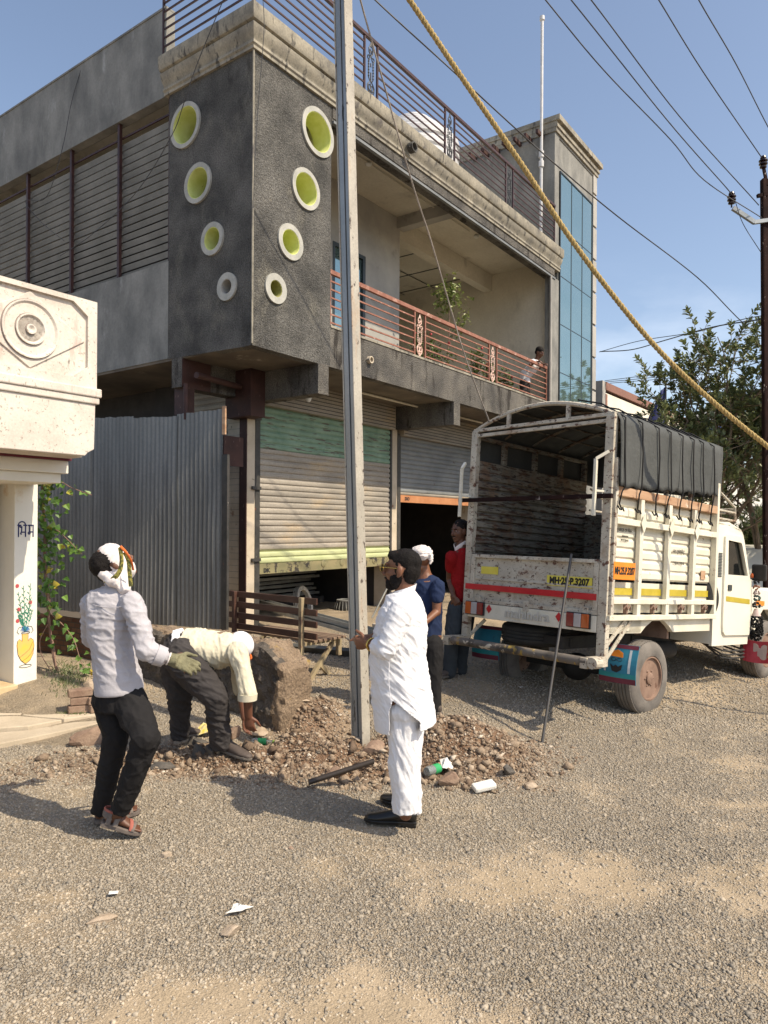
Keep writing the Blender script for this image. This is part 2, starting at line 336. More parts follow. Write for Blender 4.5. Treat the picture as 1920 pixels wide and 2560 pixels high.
def gh(x, y):
    x = np.asarray(x, float); y = np.asarray(y, float)
    q = -0.8085*x + 0.5885*y
    z = -0.02 + 0.05*sstep(4.2, 5.2, y)*sstep(1.0, 3.0, q) + 0.15*sstep(6.0, 8.0, y)*sstep(1.2, 3.6, q)
    z = z + 0.06*sstep(5.5, 7.0, y)*sstep(1.0, 2.0, q) - 0.03*sstep(2, 8, -q+2)
    z = z + 0.08*g2(x, y, -3.6, 7.4, 1.2, 1.2)
    z = z + 0.21*g2(x, y, 0.52, 5.72, 0.48, 0.32) + 0.09*g2(x, y, 0.85, 5.40, 0.4, 0.3) + 0.13*g2(x, y, -0.55, 5.55, 0.5, 0.22) + 0.05*g2(x, y, -1.6, 5.5, 0.8, 0.25)
    z = z - 0.16*g2(x, y, -0.28, 6.0, 0.28, 0.22) - 0.10*g2(x, y, -1.0, 6.05, 0.35, 0.22) + 0.12*g2(x, y, -0.62, 6.5, 0.28, 0.3)
    rz = rubble_zone(x, y)
    z = z + rz*((vnoise(x, y, 6, 5)-0.5)*0.08 + (vnoise(x, y, 15, 6)-0.5)*0.05)
    z = z + (vnoise(x, y, 0.9, 7)-0.5)*0.03 + (vnoise(x, y, 4, 8)-0.5)*0.012 + sand_zone(x, y)*((vnoise(x, y, 12, 9)-0.5)*0.012)
    return z
def gz(x, y): return float(gh(x, y))
def W(px, py, z=0.0):
    """ground point seen at a photograph pixel, snapped to the terrain"""
    r = ray(px, py); p = None
    for _ in range(6):
        k = (z - HCAM) / r.z; p = Vector((0, 0, HCAM)) + r * k; z = gz(p.x, p.y)
    return Vector((p.x, p.y, z))
def grow(a, b, n, k): # coordinates growing outwards
    t = np.linspace(0, 1, n+1)[1:]; return a + (b-a) * (np.exp(k*t)-1)/(np.exp(k)-1)
gx = np.concatenate([grow(-5.2, -600, 26, 6.5)[::-1], np.arange(-5.2, 6.4, 0.033), grow(6.4, 700, 26, 6.5)])
gy = np.concatenate([grow(1.7, -60, 12, 4)[::-1], np.arange(1.7, 10.2, 0.033), grow(10.2, 900, 30, 6.5)])
X, Y = np.meshgrid(gx, gy); Z = gh(X, Y); nx, ny = len(gx), len(gy)
me = bpy.data.meshes.new('ground'); me.vertices.add(nx*ny); me.vertices.foreach_set('co', np.stack([X, Y, Z], -1).astype(np.float32).ravel())
ii = (np.arange(ny-1)[:, None]*nx + np.arange(nx-1)[None, :]).ravel()
quads = np.stack([ii, ii+1, ii+1+nx, ii+nx], -1).astype(np.int32)
me.loops.add(quads.size); me.loops.foreach_set('vertex_index', quads.ravel()); me.polygons.add(len(quads))
me.polygons.foreach_set('loop_start', np.arange(0, quads.size, 4, dtype=np.int32))
me.update(); me.validate(); me.shade_smooth()
for nm, fn in (('sand', sand_zone), ('rubble', rubble_zone)):
    a = me.attributes.new(nm, 'FLOAT', 'POINT'); a.data.foreach_set('value', fn(X, Y).astype(np.float32).ravel())
def ground_mat():
    m = bpy.data.materials.new('gravel_and_dirt'); m.use_nodes = True; t = m.node_tree; N = t.nodes; K = t.links.new
    b = N['Principled BSDF']; tc = N.new('ShaderNodeTexCoord'); b.inputs['Roughness'].default_value = 0.95; b.inputs['Specular IOR Level'].default_value = 0.2
    def ramp(x, *st):
        r = N.new('ShaderNodeValToRGB'); e = r.color_ramp.elements
        while len(e) < len(st): e.new(0.5)
        for q, (p, c) in zip(e, st): q.position = p; q.color = (*c, 1)
        K(x, r.inputs[0]); return r.outputs[0]
    def noise(s, d=5): n = N.new('ShaderNodeTexNoise'); n.inputs['Scale'].default_value = s; n.inputs['Detail'].default_value = d; K(tc.outputs['Object'], n.inputs['Vector']); return n.outputs['Fac']
    def mix(f, a, c, mode='MIX'):
        x = N.new('ShaderNodeMixRGB'); x.blend_type = mode
        for s_, v in ((0, f), (1, a), (2, c)):
            if hasattr(v, 'is_linked') or hasattr(v, 'links'): K(v, x.inputs[s_])
            else: x.inputs[s_].default_value = v if not isinstance(v, tuple) else (*v, 1)
        return x.outputs[0]
    vo = N.new('ShaderNodeTexVoronoi'); vo.inputs['Scale'].default_value = 85; K(tc.outputs['Object'], vo.inputs['Vector'])
    sp = N.new('ShaderNodeSeparateColor'); K(vo.outputs['Color'], sp.inputs[0])
    grav = ramp(sp.outputs[0], (0.0, (0.20,0.17,0.13)), (0.5, (0.33,0.28,0.215)), (1.0, (0.45,0.375,0.28)))
    vo2 = N.new('ShaderNodeTexVoronoi'); vo2.feature = 'DISTANCE_TO_EDGE'; vo2.inputs['Scale'].default_value = 85; K(tc.outputs['Object'], vo2.inputs['Vector'])
    sand = ramp(noise(2.2), (0.3, (0.33,0.26,0.175)), (0.7, (0.42,0.335,0.235)))
    dirt = ramp(noise(6), (0.3, (0.19,0.115,0.072)), (0.7, (0.33,0.215,0.14)))
    at1 = N.new('ShaderNodeAttribute'); at1.attribute_name = 'sand'; at2 = N.new('ShaderNodeAttribute'); at2.attribute_name = 'rubble'
    tint = mix(0.35, grav, sand)
    c = mix(at1.outputs['Fac'], tint, sand); c = mix(at2.outputs['Fac'], c, dirt)
    c = mix(1.0, c, ramp(noise(130, 3), (0.3, (0.78,)*3), (0.7, (1.15,)*3)), 'MULTIPLY')
    K(c, b.inputs['Base Color'])
    bp = N.new('ShaderNodeBump'); bp.inputs['Strength'].default_value = 0.8; bp.inputs['Distance'].default_value = 0.012
    mu = N.new('ShaderNodeMath'); mu.operation = 'SUBTRACT'; mu.inputs[0].default_value = 1.15; K(at1.outputs['Fac'], mu.inputs[1])
    m2 = N.new('ShaderNodeMath'); m2.operation = 'MULTIPLY'; K(mu.outputs[0], m2.inputs[0]); K(ramp(vo2.outputs['Distance'], (0, (0,0,0)), (0.35, (1,1,1))), m2.inputs[1])
    m3 = N.new('ShaderNodeMath'); m3.operation = 'ADD'; K(m2.outputs[0], m3.inputs[0]); K(noise(60, 8), m3.inputs[1])
    K(m3.outputs[0], bp.inputs['Height']); K(bp.outputs[0], b.inputs['Normal'])
    return m
me.materials.append(ground_mat()); ground = bpy.data.objects.new('ground', me); link(ground); tag(ground, kind='structure')

# ------------------------------------------------------------------ scattered stone masses
def stone_mat(name, stops, rough=0.95, bump=0.0):
    m = bpy.data.materials.new(name); m.use_nodes = True; t = m.node_tree; N = t.nodes; K = t.links.new
    b = N['Principled BSDF']; b.inputs['Roughness'].default_value = rough; b.inputs['Specular IOR Level'].default_value = 0.2
    a = N.new('ShaderNodeAttribute'); a.attribute_name = 'tint'; r = N.new('ShaderNodeValToRGB'); e = r.color_ramp.elements
    while len(e) < len(stops): e.new(0.5)
    for q, (p, c) in zip(e, stops): q.position = p; q.color = (*c, 1)
    K(a.outputs['Fac'], r.inputs[0]); tc = N.new('ShaderNodeTexCoord'); n = N.new('ShaderNodeTexNoise'); n.inputs['Scale'].default_value = 90; n.inputs['Detail'].default_value = 4
    K(tc.outputs['Object'], n.inputs['Vector']); r2 = N.new('ShaderNodeValToRGB'); r2.color_ramp.elements[0].position = .3; r2.color_ramp.elements[0].color = (.75,.75,.75,1); r2.color_ramp.elements[1].position = .7; r2.color_ramp.elements[1].color = (1.1,1.1,1.1,1)
    K(n.outputs['Fac'], r2.inputs[0]); mm = N.new('ShaderNodeMixRGB'); mm.blend_type = 'MULTIPLY'; mm.inputs[0].default_value = 1; K(r.outputs[0], mm.inputs[1]); K(r2.outputs[0], mm.inputs[2])
    K(mm.outputs[0], b.inputs['Base Color'])
    if bump:
        bp = N.new('ShaderNodeBump'); bp.inputs['Strength'].default_value = bump; bp.inputs['Distance'].default_value = 0.006; K(n.outputs['Fac'], bp.inputs['Height']); K(bp.outputs[0], b.inputs['Normal'])
    return m
phi = (1 + 5**0.5)/2
ICO = np.array([(-1,phi,0),(1,phi,0),(-1,-phi,0),(1,-phi,0),(0,-1,phi),(0,1,phi),(0,-1,-phi),(0,1,-phi),(phi,0,-1),(phi,0,1),(-phi,0,-1),(-phi,0,1)], float)/1.9
ICOF = np.array([(0,11,5),(0,5,1),(0,1,7),(0,7,10),(0,10,11),(1,5,9),(5,11,4),(11,10,2),(10,7,6),(7,1,8),(3,9,4),(3,4,2),(3,2,6),(3,6,8),(3,8,9),(4,9,5),(2,4,11),(6,2,10),(8,6,7),(9,8,1)])
OCT = np.array([(1,0,0),(0,1,0),(-1,0,0),(0,-1,0),(0,0,1),(0,0,-1),], float)
OCTF = np.array([(0,1,4),(1,2,4),(2,3,4),(3,0,4),(1,0,5),(2,1,5),(3,2,5),(0,3,5)])
def scatter(name, pos, size, mat_, base, faces, jit=0.28, flatz=0.62, sink=0.25, tint=None):
    n = len(pos); nv = len(base)
    V = base[None]*(1 + rng.normal(0, jit, (n, nv, 1))) + rng.normal(0, jit*0.35, (n, nv, 3))
    V = V*np.stack([rng.uniform(0.75, 1.3, n), rng.uniform(0.7, 1.1, n), rng.uniform(0.5, 0.9, n)*flatz/0.62], -1)[:, None, :]
    # random rotation mostly about z, tilted
    a = rng.uniform(0, 2*np.pi, n); b_ = rng.normal(0, 0.35, n); c_ = rng.normal(0, 0.35, n)
    def Rm(ax, t):
        c, s = np.cos(t), np.sin(t); R = np.zeros((n, 3, 3)); i, j = [(1,2),(2,0),(0,1)][ax]
        R[:, ax, ax] = 1; R[:, i, i] = c; R[:, j, j] = c; R[:, i, j] = -s; R[:, j, i] = s; return R
    R = Rm(2, a) @ Rm(0, b_) @ Rm(1, c_)
    V = np.einsum('nij,nvj->nvi', R, V)*size[:, None, None]*0.5
    V = V + pos[:, None, :]; V[:, :, 2] += (size*(0.5*flatz - sink))[:, None]
    F = (faces[None] + (np.arange(n)*nv)[:, None, None]).reshape(-1, 3).astype(np.int32)
    me = bpy.data.meshes.new(name); me.vertices.add(n*nv); me.vertices.foreach_set('co', V.astype(np.float32).ravel())
    me.loops.add(F.size); me.loops.foreach_set('vertex_index', F.ravel()); me.polygons.add(len(F))
    me.polygons.foreach_set('loop_start', np.arange(0, F.size, 3, dtype=np.int32)); me.update(calc_edges=True)
    t = tint if tint is not None else rng.uniform(0, 1, n)
    at_ = me.attributes.new('tint', 'FLOAT', 'POINT'); at_.data.foreach_set('value', np.repeat(t, nv).astype(np.float32))
    me.materials.append(mat_); o = bpy.data.objects.new(name, me); link(o); return o
def pts_in(n, y0, y1, keep, power=1.0, x_pad=0.5):
    out = []
    tot = 0
    while tot < n:
        y = y0 + (y1-y0)*rng.uniform(0, 1, n)**power; hw = 0.545*y + x_pad; x = rng.uniform(-1, 1, n)*hw
        ymax = y0 + (y1-y0); k = rng.uniform(0, 1, n) < keep(x, y)*hw/(0.545*ymax + x_pad)
        p = np.stack([x[k], y[k]], -1); out.append(p); tot += len(p)
    p = np.concatenate(out)[:n]; return p
def blocked(x, y):   # paved court and building feet carry no gravel
    q = -0.8085*x + 0.5885*y; return ((x < -2.35) & (y > 5.75)) | (y > 10.5)
gm = stone_mat('crushed_gravel', [(0.0, (0.20,0.178,0.15)), (0.35, (0.30,0.265,0.215)), (0.75, (0.39,0.335,0.262)), (1.0, (0.49,0.415,0.32))])
kp = lambda x, y: np.clip(1.12 - sand_zone(x, y)*0.9, 0.12, 1)*np.clip(1.1 - rubble_zone(x, y)*1.2, 0, 1)*(~blocked(x, y))
p = pts_in(150000, 2.25, 6.8, kp)
sz = np.clip(rng.lognormal(np.log(0.0118), 0.33, len(p)), 0.006, 0.028)
warm = np.clip(rng.uniform(0, 1, len(p))*0.75 + sand_zone(p[:,0], p[:,1])*0.45 + (p[:,0] < -0.5)*0.10, 0, 1)
gr = scatter('gravel', np.column_stack([p, gh(p[:,0], p[:,1])]), sz, gm, ICO[:, :], ICOF, jit=0.14, tint=warm) if False else scatter('gravel', np.column_stack([p, gh(p[:,0], p[:,1])]), sz*1.25, gm, OCT, OCTF, jit=0.22, flatz=0.55, sink=0.30, tint=warm)
tag(gr, 'loose gray crushed stone covering the road surface', kind='stuff')
p = pts_in(42000, 6.4, 13.5, lambda x, y: np.clip(0.8 - rubble_zone(x, y), 0, 1)*(~blocked(x, y)))
far = scatter('gravel', np.column_stack([p, gh(p[:,0], p[:,1])]), rng.uniform(0.012, 0.032, len(p)), gm, OCT, OCTF, jit=0.22, tint=rng.uniform(0.1, 0.9, len(p)))
tag(far, 'sparser gravel on the packed dirt beside the shops and truck', kind='stuff')
# chunky rubble of the dug-out pit
rm = stone_mat('broken_laterite', [(0.0, (0.15,0.105,0.075)), (0.35, (0.25,0.185,0.132)), (0.75, (0.35,0.27,0.195)), (0.93, (0.43,0.345,0.26)), (1.0, (0.60,0.53,0.44))], bump=0.8)
def rubble_pts(n, f, y0=4.6, y1=7.0, x0=-3.6, x1=1.9):
    out = np.zeros((0, 2))
    while len(out) < n:
        x = rng.uniform(x0, x1, 20000); y = rng.uniform(y0, y1, 20000); k = rng.uniform(0, 1, 20000) < f(x, y)*(~blocked(x, y)); out = np.concatenate([out, np.stack([x[k], y[k]], -1)])
    return out[:n]
p = rubble_pts(17000, lambda x, y: np.clip(rubble_zone(x, y)*1.2, 0, 1))
o = scatter('rubble', np.column_stack([p, gh(p[:,0], p[:,1])]), np.clip(rng.lognormal(np.log(0.019), 0.5, len(p)), 0.007, 0.075), rm, OCT, OCTF, jit=0.30, flatz=0.6)
tag(o, 'reddish dug out earth and broken stone heaped round the pole', kind='stuff')
p = rubble_pts(260, lambda x, y: rubble_zone(x, y)**2)
o = scatter('rubble', np.column_stack([p, gh(p[:,0], p[:,1])]), np.clip(rng.lognormal(np.log(0.062), 0.38, len(p)), 0.035, 0.15), rm, OCT, OCTF, jit=0.33, flatz=0.62, sink=0.2)
tag(o, 'coarser brown stone chunks lying in the dug out heap', kind='stuff')
p = pts_in(90, 2.4, 7.5, lambda x, y: 0.35 + 0.3*(x < 0)*(y < 4)+(~blocked(x, y))*0.3)
o = scatter('gravel', np.column_stack([p, gh(p[:,0], p[:,1])]), rng.uniform(0.025, 0.055, len(p)), gm, OCT, OCTF, jit=0.30, flatz=0.5, sink=0.25, tint=rng.uniform(0.2, 0.85, len(p)))
tag(o, 'coarser tan stones scattered over the gravel', kind='stuff')

# individual stones
M['redstone'] = mat('red_stone', (0.22,0.14,0.10), (0.33,0.235,0.17), scale=7, rough=0.95, bump=0.8, bscale=50, fine=0.15)
M['tanstone'] = mat('tan_stone', (0.34,0.26,0.18), (0.46,0.37,0.28), scale=9, rough=0.95, bump=0.6, bscale=60, fine=0.1)
M['darkstone'] = mat('dark_basalt', (0.07,0.065,0.06), (0.13,0.115,0.10), scale=7, rough=0.9, bump=0.8, bscale=40)
def stone(name, label, px, py, D, dims, rz, m, cat='stone', seed=1, tilt=0.0, lift=0.0):
    mb = MB(); mb.ball((0,0,0), 1, nu=22, nv=14); rr = random.Random(seed); off = Vector((rr.random()*9, rr.random()*9, rr.random()*9)); vs = []
    cuts = [(Vector((rr.uniform(-1,1), rr.uniform(-1,1), rr.uniform(-0.6,1))).normalized(), rr.uniform(0.38, 0.72)) for _ in range(13)]
    for v in mb.v:
        v = Vector(v)
        for nrm, d in cuts:
            e = v.dot(nrm) - d
            if e > 0: v = v - nrm*e
        v = v*(1 + 0.10*mnoise.noise(v*3 + off)); vs.append((v.x*dims[0]*0.62, v.y*dims[1]*0.62, v.z*dims[2]*0.62))
    mb.v = vs; o = mb.build(name, m, None, smooth=14)
    p = W(px, py) if D is None else at(px, py, D)
    o.location = (p.x, p.y, p.z + dims[2]*0.28 + lift); o.rotation_euler = (tilt, tilt*0.6, rz); tag(o, label, cat); return o
stone('stone', 'flat pale tan stone alone on gravel right of the rubble heap', 1325, 1968, None, (0.13,0.085,0.05), 0.2, M['tanstone'], seed=3)
stone('stone', 'pointed brown stone at the front foot of the rubble heap', 1122, 1962, None, (0.14,0.11,0.11), 0.9, M['redstone'], seed=4, tilt=0.4)
stone('stone', 'dark gray stone near the rear of the right rubble heap front', 1270, 1935, None, (0.13,0.10,0.09), 0.5, M['darkstone'], seed=5, tilt=0.3)
stone('stone', 'dark split rock lying alone between the two near men', 412, 1922, None, (0.17,0.10,0.07), 0.1, M['darkstone'], seed=6)
stone('stone', 'long red stone block beside the paving, left of the bending man', 215, 1862, None, (0.50,0.20,0.17), 0.5, M['redstone'], seed=7)
stone('stone', 'rounded brown stone touching the right foot of the steel pole', 938, 1880, 5.5, (0.22,0.17,0.13), 0.2, M['redstone'], seed=8)
stone('stone', 'broad reddish stone half buried left of the pole foot', 838, 1898, None, (0.22,0.14,0.09), 0.1, M['redstone'], seed=9)
stone('stone', 'round stone behind the bending man, against the broken wall', 580, 1842, None, (0.14,0.12,0.14), 0.4, M['redstone'], seed=10)
stone('stone', 'brown stone on top of the pile by the brick stack', 226, 1722, None, (0.15,0.12,0.13), 0.4, M['tanstone'], seed=12, lift=0.05)
stone('stone', 'lower brown stone in front of the brick stack', 243, 1755, None, (0.15,0.12,0.10), 1.0, M['redstone'], seed=13)
stone('stone', 'buff stone bedded in sand near the bottom of the road', 250, 2304, None, (0.13,0.07,0.035), 0.1, M['tanstone'], seed=14)
stone('stone', 'gray brown stone just below the larger torn paper', 580, 2330, None, (0.10,0.08,0.05), 0.4, M['tanstone'], seed=15)
stone('stone', 'pale stone left of centre on the road, below the dark shadow', 414, 2142, None, (0.085,0.06,0.045), 0.3, M['tanstone'], seed=16)
stone('stone', 'small orange brown stone on gravel below the white clad man', 728, 2122, None, (0.035,0.03,0.025), 0.3, M['redstone'], seed=17)
stone('stone', 'thin red slab leaning on the heap beside the wall end', 655, 1855, None, (0.22,0.13,0.05), 0.7, M['tanstone'], seed=18, tilt=0.4)
stone('stone', 'sandy flat stone beside the bench leg', 745, 1762, None, (0.19,0.12,0.05), 0.3, M['tanstone'], seed=19, tilt=0.2, lift=0.03)
for i, (px, py) in enumerate([(505, 1868), (478, 1862), (527, 1880), (500, 1886)]):
    stone('clod', ['dark clod behind the yellow wrapper', 'leftmost dark clod at the bending man\'s feet', 'dark clod touching his near shoe heel', 'lowest dark clod behind the near shoe'][i], px, py, None, (0.13,0.11,0.09), i, M['darkstone'], cat='clod', seed=30+i)
# ================================================================== the two storey house
YAW = rad(36.05); D0 = 9.2
_c = at(630, 860, D0)
house = thing('house', 'gray rough plastered two storey house with round yellow lined openings and shops below', 'house', (_c.x, _c.y, 0), (0, 0, math.pi/2 - YAW))
HM = Matrix.Translation(house.location) @ Matrix.Rotation(math.pi/2 - YAW, 4, 'Z')
def Hw(x, y, z): return HM @ Vector((x, y, z))
R_ = lambda u, v, d: (u, -0.0 + d, v)       # street face: u along s, v up, d into house
L_ = lambda u, v, d: (d, u, v)              # side face
def hb(name, a, b, m, parent=house, bevel=0.0, **k): return MB().box(a, b).build(name, m, parent, bevel=bevel)
M['limedull'] = mat('dull_lime_paint', (0.40,0.40,0.12), (0.22,0.21,0.09), scale=9)  # darker, duller lime for the lowest street side lining
# corner tower box with round holes
RC = [(1.22,7.343,.335,.78),(0.98,6.452,.28,.75),(0.68,5.624,.24,.66),(0.405,4.922,.197,.52)]
LC = [(1.326,7.316,.311,.79),(1.055,6.443,.272,.74),(0.752,5.618,.22,.66),(0.46,4.924,.183,.50)]
def refine(o, cell=0.25): return o
w = plate([(0,4.10),(1.53,4.10),(1.53,7.9),(0,7.9)], [circ(u,v,r*k+0.012) for u,v,r,k in RC], 0.16); remap(w, lambda x,y,z: (x, z, y)); w.build('corner_wall', M['conc_dark'], house)
w = plate([(0.16,4.10),(1.69,4.14),(1.69,7.9),(0.16,7.9)], [circ(u,v,r*k+0.012) for u,v,r,k in LC], 0.16); remap(w, lambda x,y,z: (z, x, y)); w.build('corner_wall', M['conc_dark'], house)
# seam strip down the corner
MB().tube([(-0.006,-0.006,4.12),(-0.006,-0.006,7.88)], 0.013, n=8).build('corner_bead', M['cornice'], house)
for lst, side in ((RC, 0), (LC, 1)):
    for i, (u, v, r, k) in enumerate(lst):
        ri = r*k; ax = (lambda x, y, h, u=u, v=v: (u+x, h, v+y)) if side == 0 else (lambda x, y, h, u=u, v=v: (h, u+x, v+y))
        rg = MB().lathe([(r,-0.028),(r,0.0),(ri+0.008,0.0),(ri+0.008,-0.028)], ax, n=48, closed=True).build('round_opening', M['ring'], house, smooth=40)
        MB().lathe([(ri+0.008,-0.022),(ri,-0.022),(ri,0.30),(ri+0.008,0.30)], ax, n=40, closed=True).build('lining', M['lime'] if i < 3 else M['plaster_gray'] if side else M['limedull'], rg, smooth=40)
# niche behind the holes, back walls coloured dark for the shade inside
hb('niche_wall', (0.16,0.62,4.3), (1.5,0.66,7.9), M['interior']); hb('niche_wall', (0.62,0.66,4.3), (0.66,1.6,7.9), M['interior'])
hb('niche_wall', (1.5,0.16,4.3), (1.53,0.62,7.9), M['plaster'])
# cornice, swept along side then street
def sweep_profile(name, path_fn, prof, m): 
    mb = MB(); n = len(prof); st = path_fn(prof); k = len(st[0]); vs = [p for ring in zip(*st) for p in ring]
    return mb
PROF = [(0.0,7.86),(-0.035,7.86),(-0.035,7.90),(-0.055,7.92),(-0.055,7.95),(-0.035,7.97),(-0.045,8.00),(-0.075,8.04),(-0.10,8.10),(-0.105,8.13),(-0.085,8.155),(-0.12,8.17),(-0.14,8.21),(-0.14,8.36),(0.15,8.37),(0.15,7.86)]
def cornice(name, y_end, x_end, prof, m, dz=0.0):
    mb = MB(); P = prof; n = len(P)
    rings = [[(o_, y_end, z+dz) for o_, z in P], [(o_, o_, z+dz) for o_, z in P], [(x_end, o_, z+dz) for o_, z in P]]
    vs = [p for r in rings for p in r]; fs = []
    for i in range(2):
        for k in range(n): fs.append((i*n+k, i*n+(k+1)%n, (i+1)*n+(k+1)%n, (i+1)*n+k))
    fs += [tuple(range(n)), tuple(range(3*n-1, 2*n-1, -1))]
    mb.add(vs, fs); return mb.build(name, m, house, smooth=35)
cornice('cornice', 1.77, 9.86, PROF, M['cornice'])
# upper fascia beam over balcony, with metal edge strip
hb('fascia_beam', (1.54,0.0,7.66), (9.62,0.22,7.86), M['conc_fascia']); hb('fascia_beam', (1.55,-0.012,7.70), (9.60,0.0,7.86), M['conc_fascia'])
hb('edge_strip', (1.55,-0.03,7.62), (9.62,0.03,7.66), M['slat'])
hb('roof_slab', (0.16,0.16,8.05), (9.6,6.5,8.32), M['plaster']); hb('roof_slab', (0.16,6.5,8.05), (9.6,13,8.32), M['plaster'])
hb('spout', (3.28,-0.17,7.98), (3.30,-0.16,8.0), M['conc_dark'])
_sp = MB().lathe([(0.085,0),(0.085,0.10),(0.065,0.10),(0.065,0)], lambda x,y,h: (3.40+x,-0.20+h,8.02+y), n=20, closed=True).build('drain_spout', M['conc_dark'], house, smooth=40)
# first floor slab and fascia
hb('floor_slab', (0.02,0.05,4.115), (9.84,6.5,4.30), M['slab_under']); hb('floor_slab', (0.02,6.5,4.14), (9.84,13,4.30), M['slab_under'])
hb('balcony_fascia', (1.532,0.0,4.10), (9.86,0.14,4.69), M['conc_fascia']); hb('balcony_kerb', (1.532,-0.012,4.67), (9.86,0.16,4.705), M['cornice'])
hb('drain_spout', (2.37,-0.07,4.35),(2.38,0.0,4.36), M['conc_dark'])
MB().lathe([(0.055,0),(0.055,0.06),(0.04,0.06),(0.04,0)], lambda x,y,h: (2.45+x,-0.06+h,4.37+y), n=20, closed=True).build('drain_spout', M['pillar_plaster'], house, smooth=40)
# cantilever beams under the slab
for x0 in (1.27, 5.03): hb('cantilever_beam', (x0,-0.004,3.68), (x0+0.225,1.3,4.112), M['conc_fascia'])
hb('cantilever_beam', (-0.004,1.38,3.72), (1.05,1.60,4.13), M['conc_fascia']); hb('painted_beam_face', (0.0,1.374,3.715), (0.5,1.38,4.11), M['maroonpaint'])
# side wall: parapet, opening with louvres, lower wall
hb('parapet', (0.0,1.775,7.88), (0.15,13,9.13), M['conc_smooth']); hb('parapet_coping', (-0.012,1.772,9.13), (0.16,13,9.16), M['conc_smooth'])
hb('side_wall', (0.004,1.70,4.15), (0.16,13,5.53), M['conc_smooth'])
lv = MB()
for k in range(18):
    z = 5.58 + k*0.116
    lv.cbox((0.12, 7.2, z), (0.02, 11.0, 0.080), Matrix.Rotation(rad(-28), 3, 'Y'))
ol = lv.build('louvre_panel', M['slat'], house)
for t in (1.72,2.95,4.26,5.63,7.0): hb('louvre_post', (0.03,t-0.025,5.53), (0.08,t+0.025,7.88), M['maroon'])
hb('louvre_rail', (0.085,1.7,7.665), (0.105,13,7.69), M['maroon'])
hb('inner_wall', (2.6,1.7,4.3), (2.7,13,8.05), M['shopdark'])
# balcony: back wall, door, hall beyond, beams
hb('room_wall', (1.53,1.63,4.70), (3.50,1.75,8.05), M['plaster_gray']); hb('room_wall', (4.46,1.63,4.30), (5.60,1.75,8.05), M['plaster_gray'])
hb('room_wall', (3.50,1.63,6.93), (4.46,1.75,8.05), M['plaster_gray']); hb('room_wall', (5.50,1.75,4.30), (5.60,6.4,8.05), M['plaster'])
dr = hb('glass_door', (3.52,1.66,4.72), (4.42,1.68,6.92), M['glass'])
fm = MB()
for a, b in (((3.50,1.62,4.70),(3.56,1.70,6.93)), ((4.38,1.62,4.70),(4.46,1.70,6.93)), ((3.56,1.62,6.86),(4.38,1.70,6.93)), ((3.95,1.62,4.7),(4.0,1.70,6.86))): fm.box(a, b)
fm.build('frame', M['mullion'], dr)
hb('floor_slab', (5.6,1.75,4.302), (9.6,6.4,4.32), M['plaster'])
hb('back_wall', (2.7,6.4,4.30), (9.6,6.5,8.05), M['plaster'])
hb('end_wall', (9.6,0.14,4.30), (9.70,6.4,8.05), M['plaster'])
hb('ceiling_beam', (5.60,1.63,7.65), (9.6,1.85,8.05), M['plaster']); hb('ceiling_beam', (5.50,0.22,7.82), (5.72,1.63,8.05), M['plaster_gray'])
cg = MB()
for x in (6.2,7.3,8.4,9.4): cg.box((x-0.012,1.85,8.035),(x+0.012,6.4,8.048))
for y in (2.35,3.3,4.25,5.2): cg.box((5.6,y-0.012,8.030),(9.6,y+0.012,8.034))
cg.build('ceiling_joints', M['mullion'], house)
MB().tube([(3.0,0.75,8.02),(6.9,0.75,8.02)], 0.012, n=6).build('conduit', M['plaster'], house); 
for x in (3.4,7.2): MB().ball((x,0.75,8.01), (0.06,0.06,0.035), nu=12, nv=6).build('lamp_holder', M['white'], house, smooth=60)
# balcony corner pilaster strip at far end
hb('pilaster', (9.40,-0.008,4.70), (9.86,0.14,7.66), M['conc_smooth']); MB().tube([(9.37,-0.02,4.7),(9.37,-0.02,7.65)], 0.03, n=8).build('rain_pipe', M['plaster_gray'], house)
# ---- ground floor
BT = 1.35
def slats(mb, fn, u0, u1, z0, z1, pitch, depth=0.021, mi=0):
    """rolling shutter curtain: curved slats"""
    z = z0; seg = [(0, 0), (0.012, 0.15), (0.017, 0.4), (0.012, 0.72), (0.003, 0.82), (0, 0.9)]
    prof = []
    while z < z1 - 1e-6:
        for d, q in seg: prof.append((d*depth/0.017, min(z + q*pitch, z1)))
        z += pitch
    prof.append((0, z1)); n = len(prof)
    vs = [fn(u0, zz, -d) for d, zz in prof] + [fn(u1, zz, -d) for d, zz in prof]
    mb.add(vs, [(k, k+1, n+k+1, n+k) for k in range(n-1)], mi); return mb
R2 = lambda u, v, d: (u, BT + d, v)
def shutter(label_name, fn, u0, u1, bands, bar, bar_mat, parent, pitch=0.094):
    root = None
    for (z0, z1, m) in bands:
        o = slats(MB(), fn, u0, u1, z0, z1, pitch).build('curtain' if root else label_name, m, root or parent, smooth=30, fix=False)
        root = root or o
    if bar:
        b = MB(); x0 = fn(u0, bar[0], -0.022); x1 = fn(u1, bar[1], 0.01)
        b.box(tuple(min(p, q) for p, q in zip(x0, x1)), tuple(max(p, q) for p, q in zip(x0, x1))).build('bottom_bar', bar_mat, root)
    return root
sh1 = shutter('rolling_shutter', R2, 1.45, 4.89, [(1.42,3.0,M['shutter']), (1.21,1.42,M['shutter_lime']), (3.0,3.67,M['shutter_green'])], (1.05,1.21), M['shutter_bar'], house)
for u in (2.95, 3.45, 4.4):
    MB().lathe([(0.05,-0.035),(0.062,-0.03),(0.062,-0.022),(0.04,-0.022)], lambda x,y,h,u=u: (u+x, BT+h, 1.16+y), n=16).build('lock', M['shutter_bar'], sh1, smooth=40)
